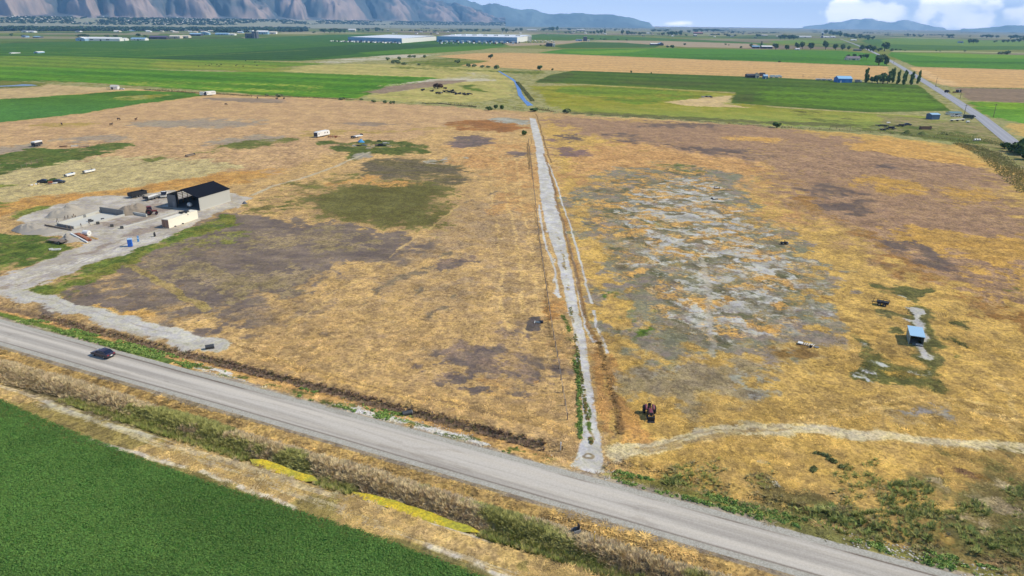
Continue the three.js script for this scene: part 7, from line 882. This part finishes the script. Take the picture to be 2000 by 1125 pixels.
hedge('dark brush bank right of the canal end', [1045, 213, 1060, 216, 1085, 219], 3, 2.2, BRUSH, 5); hedge('thin brush line between the meadow and the brown pasture', [1110, 221, 1250, 229, 1400, 240, 1510, 248], 2.4, 1.0, BRUSH, 6); hedge('brushy weed line on top of the right pasture', [1530, 249.5, 1650, 256, 1760, 262, 1900, 277], 5, 1.3, BRUSHG, 7); hedge('broad brushy ditch curving down the right edge of the pasture', [1880, 280, 1930, 300, 1970, 330, 2030, 380], 12, 0.5, tone3([206, 188, 122], [190, 170, 108], [160, 156, 92]), 8); hedge('weedy brush along the near side of the farm road', [1840, 262, 1900, 268, 1960, 284], 10, 1.4, BRUSHG, 9);  hedge('dark weeds along the edge of the ploughed brown field', [1826, 169, 1900, 172, 2000, 174.5], 4, 1.2, BRUSH, 11); hedge('small scrap brush beside the canal on its right bank', [1010, 160, 1024, 178, 1040, 198], 4, 0.9, BRUSHG, 12);
// ------------------------------------------------------------------ masses nobody could count
const dummy = new THREE.Object3D(), tint = new THREE.Color();
function scatter(name, label, geo, m, list) {                                             // list of [x, d, y, scale xz, scale y, turn, r, g, b]
  const o = new THREE.InstancedMesh(geo, m, list.length); list.forEach((q, i) => { dummy.position.set(q[0], q[2], -q[1]); dummy.rotation.set(0, q[5], 0); dummy.scale.set(q[3], q[4], q[3]); dummy.updateMatrix(); o.setMatrixAt(i, dummy.matrix); o.setColorAt(i, tint.setRGB(q[6], q[7], q[8])); });
  o.name = name; o.castShadow = o.receiveShadow = true; tag(o, label, null, null, 'stuff'); scene.add(o); return o;
}
const white = [[1, 1, 1]], plainLeaf = new THREE.MeshPhysicalMaterial({ color: 0xffffff, vertexColors: true, roughness: 0.95, side: THREE.DoubleSide, specularIntensity: 0.15 });
const clump = (n, seed) => leafGeo(n, lobes(roundLobes(seed)), 0.3, seed, [[1, 1, 1], [0.85, 0.85, 0.85], [0.7, 0.7, 0.7]]).translate(0, -0.18, 0);
{
  const L = []; const tone = (a, b) => { const k = rnd(); return [0, 1, 2].map((i) => lerp(a[i], b[i], k)); }, D1 = linOf(48, 72, 46), D2 = linOf(78, 98, 62);
  for (let i = 0; i < 2600; i++) { const px = rr(-60, 600), py = 51.5 + rnd() * 9.5 + (px > 420 ? 3 : 0) - sst(420, 640, px) * 2, p = at(px, Math.max(py, 47)), m = mpp(px, Math.max(py, 47)), c = tone(D1, D2); L.push([p.x, -p.z, 0, rr(16, 34), rr(12, 19), rnd() * 6, ...c]); }
  for (let k = 0; k < 74; k++) { const px0 = rr(560, 2040), py = 47 + 0.012 * (px0 - 1000) + 3 + rnd() ** 1.6 * 15, len = rr(6, 60), n = Math.round(len * rr(0.25, 0.6)) + 2; for (let i = 0; i < n; i++) { const p = at(px0 + len * rnd(), py + 0.012 * len + rr(-0.3, 0.3)), c = tone(D1, D2); L.push([p.x, -p.z, 0, rr(9, 20), rr(6, 13), rnd() * 6, ...c]); } }
  scatter('far_woods', 'dark tree belts of the far plain in front of the mountains', clump(26, 5), plainLeaf, L);
  const B = [], Hs = [];
  for (let i = 0; i < 5200; i++) { const u = rnd() ** 0.8, a = lerp(a0, a1, u), foot = footAt(u), w = rr(-1150, 120) + (sm(nB, u * 900, 20) - 0.5) * 300, r = foot + w; if (sm(nA, u * 1400, w * 0.08) < 0.28) continue; const h = 62 * sst(-2000, 0, w), c = tone(D1, D2); (i % 16 ? B : Hs).push(i % 16 ? [Math.sin(a) * r, Math.cos(a) * r, h - 2, rr(14, 34), rr(9, 17), rnd() * 6, ...c] : [Math.sin(a) * r, Math.cos(a) * r, h + rr(2, 9), rr(7, 15), rr(3.5, 5), rnd() * 6, ...(rnd() < 0.75 ? linOf(236, 232, 226) : linOf(160, 150, 150))]); }
  scatter('foothill_woods', 'blue green belt of trees along the foot of the mountains', clump(22, 8), plainLeaf, B);
  const roofed = mergeGeometries([new THREE.BoxGeometry(1, 0.6, 0.8).translate(0, 0.3, 0).toNonIndexed(), prism([[-0.5, 0.6], [0, 1], [0.5, 0.6]], 0.84).toNonIndexed()]); roofed.setAttribute('color', new THREE.Float32BufferAttribute(new Array(roofed.attributes.position.count * 3).fill(1), 3));
  scatter('far_town', 'tiny pale houses of the town at the foot of the mountains', roofed, plainLeaf, Hs);
}
// grass, crops, weeds and reeds of the foreground: many small clumps, each the tone of the ground it stands on
function tuft(n, seed, lean, wide) {                                                      // blades that splay outwards from one root
  const r = rand(seed), pos = [], c = [], nor = [], e1 = new THREE.Vector3(), e2 = new THREE.Vector3();
  for (let i = 0; i < n; i++) {
    const a = r() * 6.283, d = 0.3 * Math.sqrt(r()), x = Math.cos(a) * d, z = Math.sin(a) * d, b = a + (r() - 0.5) * 2.4, l = lean * (0.35 + r()), h = 0.5 + 0.5 * r(), w = wide * (0.6 + 0.7 * r()), k = 0.78 + 0.22 * r();
    const A = [x - Math.sin(b) * w, 0, z + Math.cos(b) * w], B = [x + Math.sin(b) * w, 0, z - Math.cos(b) * w], T = [x + Math.cos(b) * l, h, z + Math.sin(b) * l];
    e1.set(B[0] - A[0], B[1] - A[1], B[2] - A[2]); e2.set(T[0] - A[0], T[1] - A[1], T[2] - A[2]); e1.cross(e2).normalize(); const up = e1.y >= 0; if (!up) e1.negate();
    pos.push(...(up ? A : B), ...(up ? B : A), ...T); for (let j = 0; j < 3; j++) { c.push(k, k, k); nor.push(e1.x, e1.y, e1.z); }
  }
  const g = new THREE.BufferGeometry(); g.setAttribute('position', new THREE.Float32BufferAttribute(pos, 3)); g.setAttribute('color', new THREE.Float32BufferAttribute(c, 3)); g.setAttribute('normal', new THREE.Float32BufferAttribute(nor, 3)); return g;
}
const seen = (x, d) => d > 60 && Math.abs(x) < d * 0.72 + 24;
function toneOf(x, d, k) { toneAt(x, d, _c, 0.1); return [0, 1, 2].map((i) => toLin(clamp(_c[i] / 255)) / LIT[i] * k); }
{
  const dry = [], alf = [], alfIn = ground2(ALF), inside = (P, x, y) => { let c = false; for (let i = 0, j = P.length - 1; i < P.length; j = i++) if ((P[i][1] > y) !== (P[j][1] > y) && x < (P[j][0] - P[i][0]) * (y - P[i][1]) / (P[j][1] - P[i][1]) + P[i][0]) c = !c; return c; };
  const yardP = ground2(YARD), trackP = ground2(TRACK), pathP = ground2([1290, 852, 1400, 832, 1500, 824, 1600, 828, 1750, 846, 1900, 862, 2000, 868, 2120, 880, 2120, 908, 2000, 892, 1880, 874, 1740, 860, 1600, 851, 1500, 848, 1400, 856, 1300, 872]);
  for (let i = 0; i < 80000; i++) {
    const d = 62 + 110 * rnd() ** 1.35, x = (rnd() * 2 - 1) * (d * 0.72 + 24), s = sOf(x, d); if (Math.abs(s) < 4.4) continue;
    if (s < -16 && inside(alfIn, x, d)) continue;
    if (inside(yardP, x, d) || inside(trackP, x, d) || inside(pathP, x, d)) { if (rnd() < 0.97) continue; }
    const n = sm(nB, x * 9, d * 9), c = toneOf(x, d, rr(1.05, 1.5)); if (c[2] > 0.22 && rnd() < 0.85) continue; if (n < 0.25 && rnd() < 0.6) continue;
    const z = (0.5 + 0.7 * n) * (1.2 - 0.5 * sst(120, 172, d)); dry.push([x, d, edge0(x, d) - 0.02, rr(0.35, 0.7) * z, rr(0.05, 0.15) * z, rnd() * 6.28, ...c]);
  }
  scatter('dry_grass', 'dry golden grass tufts covering the near pasture', tuft(10, 3, 1.0, 0.12), plainLeaf, dry);
  for (let i = 0; i < 100000; i++) { const d = 60 + 50 * rnd(), x = -(rnd() * 110) + 6; if (!seen(x, d) || !inside(alfIn, x, d)) continue; const k = rr(0.86, 1.12) * (0.85 + 0.3 * sm(nA, x * 8, d * 8)), c = linOf(88 + rnd() * 12, 124 + rnd() * 8, 60); alf.push([x, d, 0.02, rr(0.4, 0.75), rr(0.12, 0.26), rnd() * 6.28, c[0] * k, c[1] * k, c[2] * k]); }
  scatter('alfalfa', 'dense dark green alfalfa plants of the near left field', leafGeo(15, (r) => [(r() - 0.5) * 1.3, 0.3 + r() * 0.6, (r() - 0.5) * 1.3], 0.19, 6, white), plainLeaf, alf);
  // reeds of the ditch below the road
  const reeds = [], weeds = [], reeds2 = [], stones = [], rt = (...q) => { const c = linOf(...q[(rnd() * q.length) | 0]), k = rr(0.75, 1.2); return c.map((v) => v * k); };
  for (let i = 0; i < 13000; i++) { const t = -150 + 190 * rnd(), s = lerp(-11.4, -7.3, rnd()) + (sm(nA, t * 8, 33) - 0.5) * 1.1, [x, d] = fromST(s, t); if (!seen(x, d)) continue; const b = sm(nB, t * 7, s * 10); if (b < 0.12) continue; const green = sm(nC, t * 3 + 70, s * 6) > 0.8; reeds.push([x, d, edge0(x, d) - 0.05, rr(0.5, 1.05), rr(0.4, 0.95) * (0.3 + 1.0 * b) * (0.55 + 0.45 * Math.sin((s + 11.8) / 4.5 * Math.PI)), rnd() * 6.28, ...(green ? rt([196, 192, 118], [182, 180, 106]) : rt([240, 216, 170], [226, 200, 156], [242, 220, 170], [210, 184, 150], [234, 212, 158]))]); }
  for (const [t0, t1] of [[-59, -53], [-33.5, -8], [-112, -72]]) for (let i = 0; i < (t1 - t0) * 45; i++) { const t = lerp(t0, t1, rnd()), s = lerp(-13, -10.6, rnd()), [x, d] = fromST(s, t); reeds.push([x, d, edge0(x, d) - 0.05, rr(0.4, 0.9), rr(0.5, 1.1), rnd() * 6.28, ...rt([160, 168, 88], [176, 172, 98], [146, 156, 78], [190, 176, 116])]); }
  for (let i = 0; i < 2200; i++) { const t = rnd() < 0.8 ? lerp(-105, -33.5, rnd()) : lerp(-150, -105, rnd()), s = lerp(8.2, 10.8, rnd()), [x, d] = fromST(s, t); if (Math.abs(t + 27) < 5.5 || !seen(x, d)) continue; reeds.push([x, d, edge0(x, d) - 0.05, rr(0.4, 0.8), rr(0.25, 0.6), rnd() * 6.28, ...rt([170, 144, 122], [134, 110, 94], [166, 138, 110], [136, 126, 84])]); }
  for (let i = 0; i < 130; i++) { const p = at(...[[1170, 670], [1176, 695], [1186, 730], [1196, 765], [1205, 802], [1213, 848]].reduce((a, q, k, A) => (k && rnd() < 1 / (k + 1) ? [lerp(A[k - 1][0], q[0], rnd()), lerp(A[k - 1][1], q[1], rnd())] : a), [1170, 670])); reeds.push([p.x + rr(-0.4, 0.4), -p.z, -0.05, rr(0.3, 0.6), rr(0.15, 0.4), rnd() * 6.28, ...rt([170, 140, 98], [140, 112, 72], [104, 88, 58])]); }
  // green weeds and pale stones along the road verges, brush of the right corner
  const W3 = [[138, 164, 84], [120, 150, 74], [154, 170, 94], [108, 136, 70]];
  for (let i = 0; i < 9000; i++) {
    const t = -150 + 240 * rnd(), s = lerp(4.6, 8.4, rnd()), [x, d] = fromST(s, t); if (!seen(x, d) || Math.abs(t + 27) < 4.6) continue; const k = sm(nC, t * 9, s * 16), east = t > -22, west = t < -101;
    if (k < (east ? 0.64 : west ? 0.45 : 0.86)) continue; weeds.push([x, d, edge0(x, d) - 0.04, rr(0.3, 0.7), rr(0.2, 0.5), rnd() * 6.28, ...rt(...W3)]);
  }
  for (let i = 0; i < 5200; i++) { const px = rr(1180, 2010), py = rr(890, 1125), lim = 918 + (px - 1180) * 0.262; if (py > lim + 6) continue; const far = (lim - py) / 120, n = sm(nB, px * 1.6, py * 4); if (n < 0.45 + far * 0.34 || px < 1400 && py < 900) continue; const p = at(px, py); reeds2.push([p.x, -p.z, edge0(p.x, -p.z) - 0.05, rr(0.35, 0.8), rr(0.2, 0.5), rnd() * 6.28, ...(n > 0.8 ? rt([170, 170, 92], [180, 176, 100], [156, 158, 84]) : rt([186, 172, 114], [200, 176, 124], [168, 152, 108], [172, 168, 106]))]); }
  for (const [px, py, n, r] of [[1780, 958, 60, 3], [1770, 985, 70, 4], [1740, 1030, 90, 5], [1820, 1010, 50, 4], [1995, 965, 40, 2], [1600, 1020, 60, 4], [1320, 940, 30, 2], [1940, 1060, 60, 4], [1905, 990, 20, 2]]) for (let i = 0; i < n; i++) { const p = at(px, py), a = rnd() * 6.28, q = r * Math.sqrt(rnd()); reeds2.push([p.x + Math.cos(a) * q, -p.z + Math.sin(a) * q * 0.7, -0.05, rr(0.4, 0.9), rr(0.3, 0.8), rnd() * 6.28, ...rt([168, 172, 96], [176, 176, 104], [150, 160, 86])]); }
  for (const [px, py] of [[1597, 886], [1607, 888], [1618, 892], [1622, 899], [1630, 902], [1645, 913], [1592, 915], [1590, 920]]) { const p = at(px, py); for (let i = 0; i < 6; i++) weeds.push([p.x + rr(-0.4, 0.4), -p.z + rr(-0.3, 0.3), 0, rr(0.4, 0.7), rr(0.3, 0.6), rnd() * 6, ...rt([128, 134, 84], [112, 118, 74])]); }
  for (let i = 0; i < 240; i++) { const k = rnd(), py = lerp(690, 858, k), px = lerp(1126, 1134.5, k) + rr(-4, 4); if (rnd() < 0.3 + 0.7 * k) { const p = at(px, py); weeds.push([p.x, -p.z, -0.02, rr(0.3, 0.6), rr(0.2, 0.5), rnd() * 6, ...rt(...W3)]); } }
  for (let i = 0; i < 420; i++) { const k = rnd() ** 0.7, py = lerp(560, 868, k), px = lerp(1108, 1155, k) + rr(-3, 3); if (sm(nC, py * 2, 40) > 0.4) { const p = at(px, py); weeds.push([p.x, -p.z, -0.02, rr(0.25, 0.5), rr(0.15, 0.4), rnd() * 6, ...rt([140, 142, 84], [176, 146, 92], [120, 128, 72])]); } }
  reeds.push(...reeds2);
  scatter('reeds', 'brown and grey reeds and brush filling the roadside ditches', tuft(20, 4, 0.75, 0.09), plainLeaf, reeds);
  scatter('weeds', 'low green weeds and brush along the road verges', leafGeo(16, (r) => { const a = r() * 6.28, q = 0.5 * Math.sqrt(r()); return [Math.cos(a) * q, 0.15 + r() * 0.7 * (1 - q), Math.sin(a) * q]; }, 0.34, 9, white), plainLeaf, weeds);
  for (let i = 0; i < 3600; i++) { const t = -112 + 190 * rnd(), s = lerp(4.3, 7.6, rnd()), [x, d] = fromST(s, t); if (!seen(x, d) || Math.abs(t + 27) < 4) continue; if (sm(nB, t * 7, s * 16) < (t > -22 ? 0.74 : 0.5)) continue; const c = rt([214, 206, 190], [196, 186, 170], [180, 170, 154]); stones.push([x, d, edge0(x, d), rr(0.05, 0.17), rr(0.04, 0.12), rnd() * 6, ...c]); }
  const stone = new THREE.DodecahedronGeometry(1, 0); stone.setAttribute('color', new THREE.Float32BufferAttribute(new Array(stone.attributes.position.count * 3).fill(1), 3));
  scatter('verge_stones', 'pale gravel stones strewn along the far road verge', stone, plainLeaf, stones);
}
renderer.render(scene, camera);
